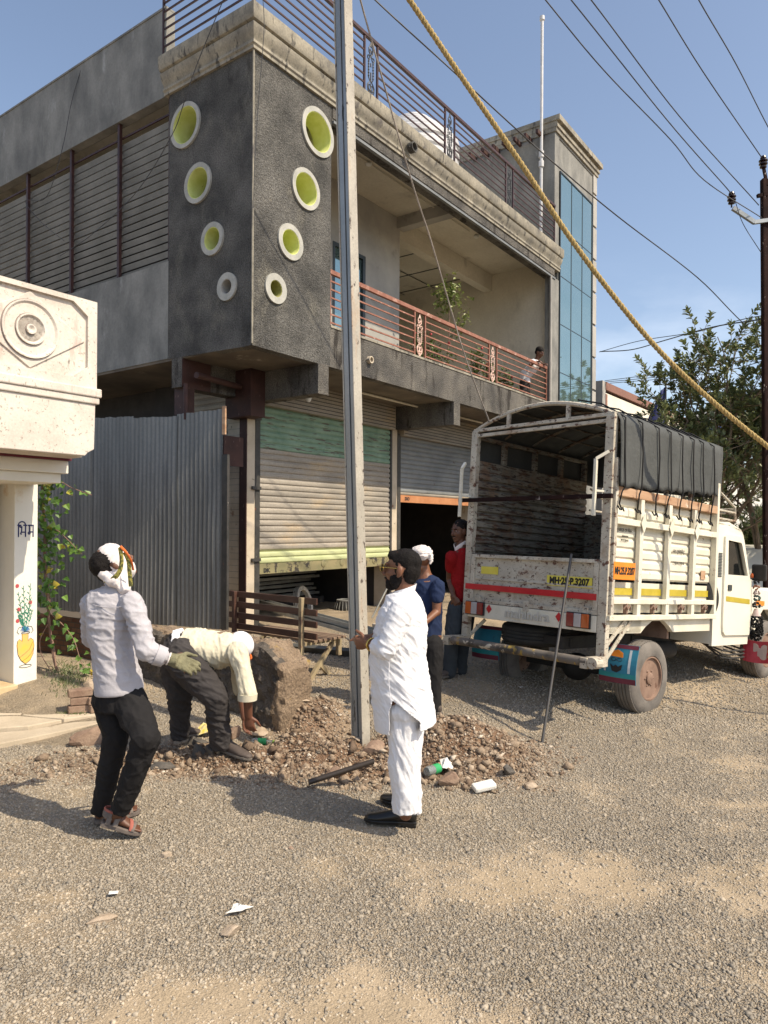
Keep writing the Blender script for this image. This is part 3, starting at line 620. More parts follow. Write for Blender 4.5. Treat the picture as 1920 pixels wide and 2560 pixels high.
text_mb('DK', 0.09, lambda u,v,d: (1.60+u, BT-0.024-d, 1.10+v), sx=1.1, bold=0.004).build('lettering', M['blackiron'], sh1)
sh2 = shutter('rolling_shutter', R2, 5.25, 8.3, [(2.48,3.58,M['shutter_gray']), (2.42,2.48,M['shutter'])], (2.28,2.42), M['orange_bar'], house)
text_mb('DO', 0.085, lambda u,v,d: (5.48+u, BT-0.024-d, 2.35+v), sx=1.2, bold=0.005).build('lettering', M['blackiron'], sh2)
# roller housings above shutters
for a, b in (((1.40,BT-0.12,3.66),(4.93,BT+0.30,4.11)), ((5.22,BT-0.12,3.58),(8.35,BT+0.30,4.11))):
    hs = MB(); ln = []
    for k in range(9):
        t = k/8; ln.append((b[1]-0.02 - (b[1]-a[1])*math.sin(t*math.pi/2)*0.98, a[2] + (b[2]-a[2])*(1-math.cos(t*math.pi/2))*0.0 + t*0.30))
    hs.box(a, (b[0], b[1], b[2])); hs.build('roller_housing', M['shutter'], house)
    st_ = MB(); z = a[2] + 0.04
    while z < b[2]-0.04: st_.box((a[0]+0.02, a[1]-0.006, z), (b[0]-0.02, a[1]-0.0, z+0.012)); z += 0.06
    st_.build('housing_ribs', M['jamb_black'], house)
# columns, jambs
hb('column', (1.17,BT-0.02,0.0), (1.34,BT+0.4,4.11), M['pillar_plaster']); hb('jamb', (1.34,BT-0.03,0.0), (1.44,BT+0.05,3.68), M['jamb_black'])
hb('jamb', (4.90,BT-0.025,0.0), (4.96,BT+0.05,3.68), M['jamb_black']); hb('column', (4.96,BT-0.02,0.0), (5.13,BT+0.4,4.11), M['pillar_plaster']); hb('jamb', (5.13,BT-0.03,0.0), (5.24,BT+0.05,3.62), M['jamb_black'])
hb('maroon_strip', (1.150,BT-0.03,0.0), (1.168,BT+0.12,3.9), M['maroonpaint']); hb('maroon_strip', (0.72,BT-0.02,3.10-0.42), (1.10,BT+0.0,3.12), M['maroonpaint'])
hb('column_head', (0.98,1.05,3.42), (1.27,1.6,4.11), M['maroonpaint'])
for z in (3.42,2.35,1.25): hb('hinge', (1.26,BT-0.06,z), (1.44,BT-0.03,z+0.05), M['jamb_black'])
hb('column', (8.35,BT-0.02,0.0), (8.6,BT+0.4,4.11), M['pillar_plaster']); hb('shop_wall', (8.6,BT,0.0), (9.84,BT+0.15,4.11), M['plaster_gray'])
# side shutter facing left
S2 = lambda u, v, d: (1.19 + d, u, v)
sh3 = shutter('rolling_shutter', S2, 1.47, 2.85, [(0.2,3.95,M['shutter'])], None, None, house, pitch=0.095)
hb('shop_wall', (1.20,2.85,0.0), (1.30,3.6,4.11), M['shopdark'])  # near-black panel stands in for the shaded opening past the shutter

# shop interior
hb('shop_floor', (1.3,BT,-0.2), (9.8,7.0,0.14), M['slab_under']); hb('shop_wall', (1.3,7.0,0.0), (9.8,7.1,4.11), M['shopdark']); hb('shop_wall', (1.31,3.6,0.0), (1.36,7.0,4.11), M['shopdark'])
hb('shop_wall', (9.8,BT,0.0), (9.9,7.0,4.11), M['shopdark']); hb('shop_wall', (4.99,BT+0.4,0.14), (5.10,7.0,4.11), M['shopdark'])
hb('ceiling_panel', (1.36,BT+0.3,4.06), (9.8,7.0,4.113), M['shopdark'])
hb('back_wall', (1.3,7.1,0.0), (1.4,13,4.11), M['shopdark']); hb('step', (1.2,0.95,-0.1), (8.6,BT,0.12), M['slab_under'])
# pipes and lamp under slab
MB().tube([(3.3,0.8,4.08),(5.2,0.8,4.08)], 0.02, n=8).build('conduit', M['plaster'], house); MB().tube([(5.6,0.8,4.08),(7.6,0.8,4.08)], 0.02, n=8).build('conduit', M['plaster'], house)
MB().ball((1.96,0.8,3.80), (0.05,0.05,0.075), nu=14, nv=9).build('light_bulb', M['white'], house, smooth=60); MB().tube([(1.96,0.8,3.86),(1.96,0.8,4.1)], 0.025, n=8).build('lamp_holder', M['jamb_black'], house)
MB().tube([(0.02,1.1,3.85),(0.95,1.25,3.85)], 0.045, n=10).build('drain_pipe', M['maroonpaint'], house, smooth=40)
MB().tube([(0.03,1.33,3.26),(0.03,1.33,3.76)], 0.035, n=8).build('maroon_pipe', M['maroonpaint'], house)
hb('beam_stub', (0.06,1.36,3.35), (0.20,1.62,3.72), M['maroonpaint'])
# stair tower at the far end
hb('tower_wall', (9.86,0.02,0.0), (12.38,0.14,11.05), M['conc_smooth']); hb('tower_wall', (9.60,0.0,8.37), (9.86,2.6,11.05), M['conc_smooth'])
hb('tower_wall', (12.24,0.14,0.0), (12.38,2.6,11.05), M['conc_smooth']); hb('tower_wall', (9.86,2.46,8.37), (12.24,2.6,11.05), M['conc_smooth'])
hb('tower_roof', (9.62,0.0,11.05), (12.38,2.6,11.15), M['conc_smooth'])
tcn = MB()
for o_, z0, z1 in ((0.04,11.10,11.20),(0.07,11.20,11.27),(0.05,11.27,11.34),(0.13,11.34,11.46)): tcn.box((9.60-o_*0.3,-o_,z0), (12.38+o_,2.62,z1))
tcn.build('tower_cornice', M['cornice'], house)
gl = hb('stair_glazing', (9.92,-0.012,4.4), (12.02,0.019,10.25), M['glass'])
mu = MB()
for x in (10.62,11.34): mu.box((x-0.012,-0.02,4.4),(x+0.012,-0.013,10.25))
for z in (5.5,6.65,7.8,8.95): mu.box((9.92,-0.018,z-0.008),(12.02,-0.013,z+0.008))
for a, b in (((9.89,-0.03,4.4),(9.92,0.02,10.28)), ((12.02,-0.03,4.4),(12.05,0.02,10.28)), ((9.92,-0.03,10.25),(12.02,0.02,10.28))): mu.box(a, b)
mu.build('mullion', M['mullion'], gl)
pj = MB()
for k in range(8): hb('quoin', (12.12,-0.015,4.6+k*0.86), (12.38,0.018,5.4+k*0.86), M['plaster_gray'])


for t in (0.3,0.6,0.88,1.18,1.45,1.75,2.1): hb('reinforcing_stub', (9.25,t-0.03,11.0), (9.6,t+0.03,11.09), M['maroonpaint'])
# ---- railings
def ornament(mb, cx, z0, z1, fn, th=0.012):
    """cast panel of scrolls"""
    H = z1 - z0; U = lambda a: z0 + a*H
    def ringlet(u, v, ru, rv, r=0.009): mb.tube([fn(cx+u+ru*math.cos(a), U(v)+rv*H*math.sin(a), 0) for a in [2*math.pi*k/16 for k in range(16)]], r, n=5, closed=True)
    def line(pts, r=0.009): mb.tube([fn(cx+u, U(v), 0) for u, v in pts], r, n=5)
    for s_ in (-1, 1):
        line([(0,0.98),(s_*0.02,0.92),(s_*0.055,0.86),(s_*0.05,0.80),(0.0,0.74),(-s_*0.03,0.70)]); ringlet(s_*0.055,0.70,0.03,0.035)
        ringlet(s_*0.03,0.82,0.018,0.03); line([(s_*0.055,0.66),(s_*0.06,0.5),(s_*0.055,0.36)], 0.010)
        for k in range(6): mb.ball(fn(cx+s_*0.058, U(0.38+k*0.05), 0), (0.016,0.016,0.012), nu=6, nv=4)
        line([(s_*0.06,0.36),(s_*0.02,0.30),(s_*0.05,0.27),(s_*0.085,0.22),(s_*0.075,0.13),(s_*0.03,0.07),(0,0.03)]); ringlet(s_*0.035,0.19,0.028,0.05); ringlet(s_*0.02,0.11,0.02,0.03)
    line([(0,1.0),(0,0.9)]); line([(0,0.62),(0,0.56)], 0.012); line([(0,0.46),(0,0.30)], 0.012); line([(0,0.3),(0,0.0)], 0.007)
def railing(name, runs, z0, z1, bars, posts, orn, mrail, morn, toph, label=None):
    root = MB()
    for fn, u0, u1 in runs:
        a = fn(u0, z1, 0); b = fn(u1, z1, 0); root.bar(a, b, 0.05, toph)
    o = root.build(name, mrail, house, bevel=0.004)
    br = MB()
    for fn, u0, u1 in runs:
        gaps = [(c-0.165, c+0.165) for f2, c in orn if f2 is fn]; segs = []; s0 = u0
        for g0, g1 in gaps: segs.append((s0, g0)); s0 = g1
        segs.append((s0, u1))
        for k in range(bars):
            z = z0 + (z1 - z0 - toph/2)*(k+0.55)/(bars+0.35)
            for a, b in segs: br.bar(fn(a, z, 0), fn(b, z, 0), 0.018, 0.022)
    br.build('rail_bars', mrail, o)
    for fn, u in posts + [(f, c-0.165) for f, c in orn] + [(f, c+0.165) for f, c in orn]:
        MB().bar(fn(u, z0-0.02, 0), fn(u, z1-toph/2, 0), 0.03, 0.03).build('post', mrail, o)
    for f, c in orn:
        q = MB(); ornament(q, c, z0+0.01, z1-toph/2-0.01, f); q.build('cast_panel', morn, o, smooth=60)
    return o
RB = lambda u, v, d: (u, 0.06 + d, v); TB = lambda u, v, d: (u, 0.0 + d, v); TL = lambda u, v, d: (0.0 + d, u, v)
railing('balcony_railing', [(RB, 1.56, 9.33)], 4.70, 5.50, 6, [(RB,9.32),(RB,1.58)], [(RB,3.97),(RB,6.66)], M['redrail'], M['castpink'], 0.065)
railing('terrace_railing', [(TB, 0.0, 9.62), (TL, 1.84, 0.0)], 8.40, 9.34, 7, [(TB,0.0),(TL,1.83),(TB,9.6)], [(TB,2.46),(TB,4.83),(TB,7.24)], M['maroon'], M['blackiron'], 0.055)
# ================================================================== pickup truck
M['tw'] = mat('chipped_white_truck_paint', (0.64,0.60,0.48), (0.75,0.71,0.60), scale=4, rough=0.5, fine=0.05, spots=[((0.56,0.46,0.31), 5, 0.60, 0.14), ((0.24,0.11,0.06), 17, 0.66, 0.04), ((0.06,0.04,0.03), 36, 0.67, 0.03)])
M['tw_rusty'] = mat('rusty_white_truck_paint', (0.42,0.375,0.30), (0.58,0.535,0.44), scale=4, rough=0.65, fine=0.1, bump=0.2, bscale=40,
    spots=[((0.36,0.27,0.19), 5.5, 0.52, 0.16), ((0.12,0.055,0.035), 12, 0.57, 0.05, (1,1,1.4)), ((0.05,0.03,0.025), 30, 0.59, 0.04, (1,1,1.6))])
M['tw_in'] = mat('shade_darkened_scraped_truck_paint', (0.15,0.135,0.11), (0.30,0.275,0.225), scale=4, rough=0.7, fine=0.12,  # white paint darkened for the shade of the cargo bay, plus scrapes and rust
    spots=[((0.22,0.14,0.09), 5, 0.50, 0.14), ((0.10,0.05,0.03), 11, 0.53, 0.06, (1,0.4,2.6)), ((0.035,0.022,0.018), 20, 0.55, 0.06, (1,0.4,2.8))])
M['cabpaint'] = mat('white_cab_paint', (0.74,0.71,0.60), (0.79,0.76,0.66), scale=2, rough=0.28, spec=0.6, spots=[((0.55,0.48,0.38), 9, 0.74, 0.05)])
M['tyre'] = mat('dusty_tyre', (0.11,0.10,0.09), (0.19,0.17,0.15), scale=6, rough=0.95, bump=0.3, bscale=60)
M['tyre_black'] = mat('black_tyre', (0.018,0.018,0.018), (0.035,0.035,0.034), scale=9, rough=0.8)
M['rim'] = mat('rusty_dusty_rim', (0.17,0.105,0.075), (0.26,0.17,0.125), scale=8, rough=0.85, spots=[((0.12,0.06,0.04), 12, 0.6, 0.08)])
M['chassis'] = mat('black_chassis', (0.015,0.014,0.013), (0.035,0.032,0.03), scale=6, rough=0.85)
M['tarp'] = mat('gray_tarpaulin', (0.052,0.056,0.055), (0.078,0.082,0.08), scale=1.5, rough=0.85, bump=0.6, bscale=5, bdist=0.03, fine=0.06, fscale=200, spots=[((0.11,0.11,0.10), 2.2, 0.66, 0.2)])
M['cord'] = flat('black_cord', (0.008,0.008,0.009), rough=0.8)
M['woodrail'] = mat('rusty_wooden_rail', (0.36,0.20,0.11), (0.50,0.33,0.21), scale=6, rough=0.85, stretch=(1,0.3,2), spots=[((0.19,0.08,0.04), 8, 0.58, 0.06), ((0.62,0.55,0.45), 7, 0.66, 0.05)])
M['yellow_tape'] = mat('yellow_reflector_tape', (0.40,0.31,0.02), (0.50,0.39,0.04), scale=9, rough=0.35)
M['red_tape'] = flat('red_reflector_tape', (0.55,0.012,0.02), rough=0.4)
M['plate_y'] = mat('yellow_plate', (0.66,0.56,0.05), (0.72,0.62,0.10), scale=8, rough=0.5, spots=[((0.35,0.25,0.08), 14, 0.68, 0.05)])
M['plate_o'] = flat('orange_plate', (0.85,0.26,0.015), rough=0.5)
M['ink'] = flat('black_lettering', (0.012,0.011,0.010), rough=0.6)
M['lamp_r'] = flat('red_lamp_lens', (0.22,0.015,0.015), rough=0.15); M['lamp_o'] = flat('orange_lamp_lens', (0.50,0.10,0.015), rough=0.15); M['lamp_w'] = flat('clear_lamp_lens', (0.45,0.42,0.42), rough=0.12)
M['flapblue'] = mat('blue_mudflap', (0.015,0.17,0.27), (0.03,0.23,0.34), scale=5, rough=0.6, spots=[((0.02,0.08,0.12), 9, 0.66, 0.1)])
M['maroonflap'] = flat('maroon_mudflap_trim', (0.14,0.02,0.04), rough=0.6)
M['redflap'] = mat('red_flower_flap', (0.42,0.03,0.05), (0.50,0.05,0.07), scale=8, rough=0.6)
M['pinkprint'] = flat('pale_pink_print', (0.62,0.48,0.44), rough=0.7)
TK = thing('pickup_truck', 'white rusty open backed cargo pickup with gray tarpaulin roof, parked right of the shops', 'truck', (1.885, 6.2, 0), (rad(-4.0), 0, rad(-48.7)))
TM = Matrix.Translation(TK.location) @ Matrix.Rotation(rad(-48.7), 4, 'Z') @ Matrix.Rotation(rad(-4.0), 4, 'X')
def Tw(x, y, z): return TM @ Vector((x, y, z))
def tb(name, a, b, m, parent=TK, bevel=0.004): return MB().box(a, b).build(name, m, parent, bevel=bevel)
WID = -1.64; LEN = 2.02
# ribbed panels -------------------------------------------------
def ribbed(fn, u0, u1, z0, z1, pitch, depth, flatw=0.62):
    """sheet with pressed horizontal ribs"""
    pts = [(z0, 0)]; z = z0
    while z + pitch <= z1 + 1e-6:
        pts += [(z+pitch*0.02, 0), (z+pitch*(1-flatw)*0.5, -depth), (z+pitch*(0.5+flatw*0.35), -depth), (z+pitch*(0.98), 0)]; z += pitch
    pts.append((z1, 0)); n = len(pts)
    vs = [fn(u0, q, d) for q, d in pts] + [fn(u1, q, d) for q, d in pts] + [fn(u0, q, 0.02) for q, d in pts] + [fn(u1, q, 0.02) for q, d in pts]
    fs = [(k, k+1, n+k+1, n+k) for k in range(n-1)] + [(2*n+k, 3*n+k, 3*n+k+1, 2*n+k+1) for k in range(n-1)]
    fs += [(k, 2*n+k, 2*n+k+1, k+1) for k in range(n-1)] + [(n+k, n+k+1, 3*n+k+1, 3*n+k) for k in range(n-1)]
    return MB().add(vs, fs)
OUTR = lambda u, v, d: (-0.03 + -d, u, v)     # right side, d negative = outward
INL = lambda u, v, d: (WID + 0.03 - d, u, v)  # left side seen from inside
ys = [0.06, 0.50, 1.02, 1.53, 2.0]
def grid_panel(nm, side):
    fn = (lambda u, v, d: (-0.045 - d, u, v)) if side else (lambda u, v, d: (WID + 0.045 - d, u, v))
    return ribbed(fn, 0.03, LEN-0.02, 1.36, 2.10, 0.0925, 0.014)
sp = grid_panel('p', True).build('side_panel', M['tw'], TK, fix=False)
ribbed(lambda u, v, d: (-0.045-d, u, v), 0.03, LEN-0.02, 1.06, 1.335, 0.14, 0.010).build('drop_side', M['tw'], TK, fix=False)
ribbed(lambda u, v, d: (WID+0.045-d, u, v), 0.03, LEN-0.02, 1.30, 2.46, 0.083, 0.026).build('side_panel', M['tw_in'], TK, fix=False)
tb('drop_side', (WID+0.0,0.03,1.06), (WID+0.03,LEN-0.02,1.30), M['tw_rusty'])
tb('bulkhead', (WID+0.04,LEN-0.03,1.06), (-0.06,LEN-0.0,2.10), M['tw_in']); 
# uprights, rails on right side
for i, y in enumerate([0.475, 1.0, 1.52]):
    tb('upright', (-0.02,y-0.03,1.03), (0.022,y+0.03,2.16), M['tw'])
    MB().prism([(0,-0.085),(0.05,0),(0,0.085),(-0.05,0)], lambda u,v,d,y=y: (0.036+d, y+u, 1.875+v), 0, 0.006).build('diamond_plate', M['tw'], TK)
tb('rear_post', (-0.085,-0.03,0.60), (0.0,0.035,2.80), M['tw_rusty']); tb('rear_post', (WID-0.02,-0.03,0.66), (WID+0.055,0.035,2.80), M['tw_rusty'])
tb('corner_post', (-0.035,0.0,1.0), (0.028,0.045,2.42), M['tw_rusty']); tb('corner_post', (-0.035,LEN-0.04,1.0), (0.028,LEN+0.01,2.42), M['tw']); tb('front_post', (WID-0.02,LEN-0.04,1.0), (WID+0.04,LEN+0.01,2.72), M['tw_in'])
tb('side_rail', (-0.02,0.045,1.845), (0.03,LEN-0.04,1.90), M['tw']); tb('side_rail', (-0.02,0.045,1.145), (0.028,LEN-0.04,1.19), M['tw'])
tb('floor_rail', (-0.05,-0.02,1.0), (0.032,LEN+0.01,1.045), M['tw']); tb('wooden_rail', (-0.05,0.0,2.095), (0.026,LEN,2.175), M['woodrail'])
sr = MB()
for y0, y1 in ((0.05,0.44),(0.51,0.965),(1.035,1.485),(1.555,1.975)): sr.box((0.018-0.07+0.006,y0,1.222),(-0.035+0.01+0.003,y1,1.285))
for k,(y0,y1) in enumerate(((0.05,0.44),(0.51,0.965),(1.035,1.485),(1.555,1.975))): MB().box((-0.036,y0,1.222),(-0.030,y1,1.285)).build('yellow_strip', M['yellow_tape'], sp)
for k, y in enumerate([0.25, 0.72, 1.25, 1.75]):   # corroded latches under the drop side
    q = MB(); q.tube([(0.03,y-0.05,1.10),(0.04,y-0.03,1.13),(0.04,y+0.0,1.10),(0.04,y+0.04,1.13),(0.03,y+0.06,1.09)], 0.008, n=6); q.box((0.0,y-0.01,1.06),(0.036,y+0.012,1.15)); q.build('latch', M['rim'], TK)
# number plates and lettering
pl = tb('number_board', (0.029,0.008,1.36), (0.033,0.365,1.512), M['plate_o'], bevel=0)
text_mb('MH.25.P.3207', 0.088, lambda u,v,d: (0.0335+d, 0.187+u, 1.434+v), sx=0.66, th=0.002, bold=0.0035).build('lettering', M['ink'], pl)
for txt, y, z, sz, sx_ in (('\u0928\u094d\u092f\u0941 \u091c\u0928\u0924\u093e \u091f\u092a \u092e\u0947\u0915\u0930', 0.235, 1.80, 0.045, 0.9), ('\u0913\u0938\u092e\u093e\u0928\u093e\u092c\u093e\u0926', 0.26, 1.745, 0.026, 0.9), ('MO.9.3634821', 0.26, 1.71, 0.028, 0.8),
                        ('\u091c\u092f \u091f\u094d\u0930\u093e\u0902\u0938\u092a\u094b\u0930\u094d\u091f', 1.27, 1.66, 0.05, 0.9), ('\u0930 \u091a\u093e\u0932\u0915 \u0938\u092e\u093e\u091c\u093e', 1.27, 1.545, 0.045, 0.9)):
    text_mb(txt, sz, lambda u,v,d,y=y,z=z: (-0.0215+d, y+u, z+v), sx=sx_, th=0.002).build('lettering', M['ink'], sp)
tb('rust_patch', (-0.0235,1.76,1.40), (-0.0215,1.86,1.49), M['woodrail'], parent=sp, bevel=0)
# tailgate
tg = ribbed(lambda u,v,d: (u, -0.0+d, v), WID+0.06, -0.09, 1.035, 1.52, 0.40, 0.008, 0.8).build('tailgate', M['tw_rusty'], TK, fix=False)
for a, b in (((WID+0.06,-0.03,1.49),(-0.09,0.03,1.525)), ((WID+0.06,-0.03,1.035),(-0.09,0.02,1.075)), ((WID+0.06,-0.03,1.075),(WID+0.11,0.02,1.49)), ((-0.14,-0.03,1.075),(-0.09,0.02,1.49)), ((WID+0.11,-0.018,1.27),(-0.14,0.0,1.29))): tb('tailgate_frame', a, b, M['tw_rusty'], parent=tg)
tb('red_strip', (WID+0.005,-0.034,1.165), (-0.10,-0.031,1.222), M['red_tape'], parent=tg, bevel=0)
yp = tb('number_board', (-0.64,-0.016,1.265), (-0.16,-0.009,1.36), M['plate_y'], parent=TK, bevel=0)
text_mb('MH\u00b725\u00b7P.3207', 0.085, lambda u,v,d: (-0.40+u, -0.0165-d, 1.312+v), sx=0.86, th=0.002, bold=0.004).build('lettering', M['ink'], yp)
tb('faded_sticker', (-1.45,-0.013,1.33), (-1.23,-0.010,1.405), M['plate_y'], parent=tg, bevel=0)
for x in (-0.85, -0.2, -1.45): tb('hinge', (x-0.03,-0.045,1.0), (x+0.03,-0.02,1.10), M['tw_rusty'], parent=tg)
M['embossed'] = flat('shade_tinted_embossed_letters', (0.58,0.55,0.48))  # letters tinted darker to stand for the shading of their relief
rp = tb('rear_panel', (WID+0.06,-0.035,0.885), (-0.09,0.02,1.03), M['tw'], parent=TK)
text_mb('mahindra', 0.125, lambda u,v,d: (-0.835+u, -0.036-d, 0.965+v), sx=1.12, th=0.010, bold=0.003).build('embossed_lettering', M['embossed'], rp)
for x in (-1.30, -0.475): MB().prism([(0,-0.045),(0.036,0),(0,0.045),(-0.036,0)], lambda u,v,d,x=x: (x+u, -0.038-d, 0.985+v), 0, 0.002).build('red_diamond', M['red_tape'], rp)
for x0, order in ((-1.60, ('lamp_o','lamp_w','lamp_r')), (-0.385, ('lamp_r','lamp_w','lamp_o'))):
    tl = tb('tail_lamp', (x0,-0.055,0.91), (x0+0.245,-0.035,1.045), M['chassis'], parent=TK)
    for i, mm in enumerate(order): tb('lens', (x0+0.006+i*0.078,-0.068,0.917), (x0+0.082+i*0.078,-0.055,1.038), M[mm], parent=tl, bevel=0.006)
# roof frame: arches, crossbars, inner uprights
ARC = lambda t, y: (WID + (0-WID)*t - 0.01, y, 2.80 + 0.19*math.sin(math.pi*t)**0.85)
for i, y in enumerate((0.0, 0.5, 1.0, 1.5, 1.98)):
    MB().tube([ARC(t/20, y) for t in range(21)], (0.022), n=6).build('roof_arch', M['tw_rusty'], TK, smooth=30) if i == 0 else MB().tube([ARC(t/16, y) for t in range(17)], 0.014, n=6).build('roof_arch', M['tw_in'], TK, smooth=30)
tb('header_bar', (WID,-0.025,2.79), (-0.005,0.02,2.825), M['tw_rusty']); tb('header_bar', (WID+0.05,-0.02,2.735), (-0.06,0.01,2.77), M['tw_rusty'])
for x in (-1.20,-0.50): tb('header_strut', (x-0.02,-0.015,2.82), (x+0.02,0.015,2.975), M['tw_rusty'])
for t in (0.15,0.3,0.45,0.6,0.75,0.88): MB().tube([ARC(t, 0), ARC(t, LEN)], 0.008, n=5).build('roof_rod', M['tw_in'], TK)
tb('top_rail', (WID,0.0,2.72), (WID+0.04,LEN,2.76), M['tw_in']); tb('top_rail', (-0.05,0.03,2.75), (-0.01,LEN,2.79), M['tw_in']); tb('top_rail', (WID,0.0,2.455), (WID+0.05,LEN,2.50), M['tw_in'])
for y in (0.46,1.0,1.5): tb('inner_upright', (WID,y-0.03,2.46), (WID+0.045,y+0.03,2.75), M['tw_in'])
for y in (0.5,1.0,1.5): tb('inner_upright', (-0.055,y-0.02,2.10), (-0.02,y+0.02,2.78), M['tw_in'])
# tarpaulin: roof, sides, front
def tarp():
    mb = MB(); ny_, path = 60, []
    for k in range(21):
        t = k/20; x, _, z = ARC(t, 0); path.append((x, z+0.022))
    left = [(WID-0.035, 2.80-0.32*k/6) for k in range(6, 0, -1)]; right = [(0.032, 2.79-0.0*k) for k in range(1)]
    n_r = 14; rows = left + path
    vs = []; fs = []; n = len(rows) + n_r
    for j in range(ny_+1):
        y = 0.01 + (LEN+0.10)*j/ny_; hem = 2.165 + 0.13*(j/ny_) + 0.012*math.sin(j*1.1)
        for x, z in rows: vs.append((x, y, z + 0.004*math.sin(j*1.3)))
        for k in range(n_r):
            q = (k+1)/n_r; z = 2.80 + (hem-2.80)*q
            wob = 0.010*math.sin(y*19+q*2) + 0.014*math.sin(y*8.3+1.3*q) + 0.02*mnoise.noise(Vector((y*4, q*1.5, 3)))
            bulge = 0.0 if j < ny_-5 else 0.035*math.sin((j-ny_+5)/5*math.pi*0.5)
            vs.append((0.032 + wob*q**0.6 + 0.01*q - bulge, y, z))
    for j in range(ny_):
        for k in range(n-1): fs.append((j*n+k, j*n+k+1, (j+1)*n+k+1, (j+1)*n+k))
    # front closing sheet
    base = len(vs); 
    for k in range(n): x, y, z = vs[ny_*n+k]; vs.append((x*0.93+WID*0.035, y+0.06, z-0.02)); 
    for k in range(n-1): fs.append((ny_*n+k, ny_*n+k+1, base+k+1, base+k))
    fs.append(tuple(base+k for k in range(n)))
    mb.add(vs, fs); return mb
tp = tarp().build('tarpaulin', M['tarp'], TK, smooth=50)
so = tp.modifiers.new('t', 'SOLIDIFY'); so.thickness = 0.006
for i, y in enumerate((0.07,0.36,0.66,0.89,1.13,1.36,1.56,1.80)):
    hem = 2.165 + 0.13*(y/2.12)
    pts = [(-0.45,y,3.0+0.0),(-0.2,y+0.0,2.935),(-0.02,y+0.005,2.825),(0.047,y,2.78),(0.062,y-0.01+0.02*math.sin(i),2.5),(0.068,y+0.01*math.cos(i*2),hem),(0.05,y-0.01,2.13),(0.045,y-0.04+0.02*(i%3),2.02-0.02*(i%2)),(0.03,y+0.03,1.97)]
    cc = MB().tube(pts, 0.0075, n=6); cc.tube([(0.035,y-0.05,2.0),(0.05,y-0.03,1.965),(0.045,y+0.02,1.99),(0.04,y+0.05,1.96)], 0.007, n=5); cc.build('tie_cord', M['cord'], TK, smooth=60)
# lock bar and handles at the open rear
tb('lock_bar', (WID-0.10,-0.10,2.055), (0.045,-0.065,2.095), M['rustpole'])
for x, s_ in ((WID-0.05,-1),(-0.11,1)):
    h = MB(); h.bar((x+s_*0.02,-0.05,2.47) if s_<0 else (x+0.08,-0.05,2.47),(x,-0.12,2.40),0.028,0.028); h.bar((x,-0.12,2.40),(x,-0.12,1.90),0.028,0.028); h.bar((x,-0.12,2.12),(x+0.05,-0.02,2.12),0.02,0.02)
    h.build('grab_handle', M['tw'], TK, bevel=0.003)
tb('tailgate_plank', (-0.8,0.35,1.46), (-0.06,0.9,1.49), M['chassis'], parent=TK) if False else None
# under body
tb('sill_panel', (-0.075,0.0,0.88), (-0.02,0.60,1.0), M['tw']); 
def valance():
    pts = [(0.0,1.0),(0.0,0.885),(0.60,0.875),(0.68,0.93),(0.80,0.985),(1.02,0.985),(1.13,0.93),(1.21,0.872),(2.0,0.868),(2.0,1.0)]
    return MB().prism(pts, lambda u,v,d: (-0.02-d, u, v), 0, 0.05)
valance().build('valance', M['tw'], TK, bevel=0.003)
MB().prism([(0.31,0.90),(0.38,0.90),(0.38,0.98),(0.31,0.98)], lambda u,v,d: (-0.018+d,u,v), 0, 0.004).build('fuel_flap', M['tw'], TK, bevel=0.003)
tb('wheel_arch', (-0.42,0.62,0.86), (-0.075,0.66,1.0), M['rim']); tb('wheel_arch', (-0.42,1.20,0.80), (-0.075,1.24,1.0), M['rim']); tb('load_floor', (WID,0.0,0.985), (-0.06,LEN,1.03), M['chassis'])
st_ = MB(); st_.bar((-0.005,0.40,1.0),(-0.03,-0.0,0.62),0.035,0.012,up=(1,0,0)); st_.bar((-0.005,0.30,1.0),(-0.03,0.02,0.76),0.035,0.012,up=(1,0,0)); st_.build('corner_brace', M['tw_rusty'], TK)
MB().bar((WID+0.02,0.02,0.66),(WID+0.18,0.10,0.86),0.03,0.03).build('corner_brace', M['tw_rusty'], TK)
for x in (-1.15,-0.55): tb('chassis_rail', (x-0.035,0.1,0.68), (x+0.035,3.6,0.80), M['chassis'])
for y in (0.2,1.3,2.2): tb('cross_member', (-1.2,y,0.70), (-0.5,y+0.06,0.78), M['chassis'])
tb('axle', (-1.45,0.80,0.40), (-0.2,0.88,0.48), M['chassis']); MB().ball((-0.83,0.83,0.44),(0.16,0.14,0.14)).build('differential', M['chassis'], TK, smooth=60)
MB().lathe([(0.09,0),(0.09,0.5),(0.04,0.52)], lambda x,y,h: (-0.45+x,1.5+h,0.62+y), n=20).build('silencer', M['chassis'], TK, smooth=40)
# bumper bar: round pipe, grimy with yellow black chevrons
bm_ = MB().tube([(-1.54,-0.28,0.655),(0.07,-0.26,0.655)], 0.040, n=14)
M['bumper'] = mat('chevron_bumper', (0.07,0.06,0.05), (0.15,0.13,0.11), scale=3, lo=0.45, hi=0.55, rough=0.8, spots=[((0.34,0.23,0.05), 5, 0.56, 0.03, (2.2,0.6,1)), ((0.62,0.55,0.43), 8, 0.60, 0.04), ((0.28,0.22,0.18), 16, 0.6, 0.06)])
bmp = bm_.build('bumper', M['bumper'], TK, smooth=40)
for x in (-0.03, WID+0.02): tb('bumper_bracket', (x-0.035,-0.30,0.60), (x+0.035,0.0,0.69), M['tw_rusty'], parent=bmp)
MB().tube([(0.06,-0.31,0.655),(0.06,-0.21,0.655)], 0.048, n=12).build('bumper_cap', M['tw_rusty'], bmp)
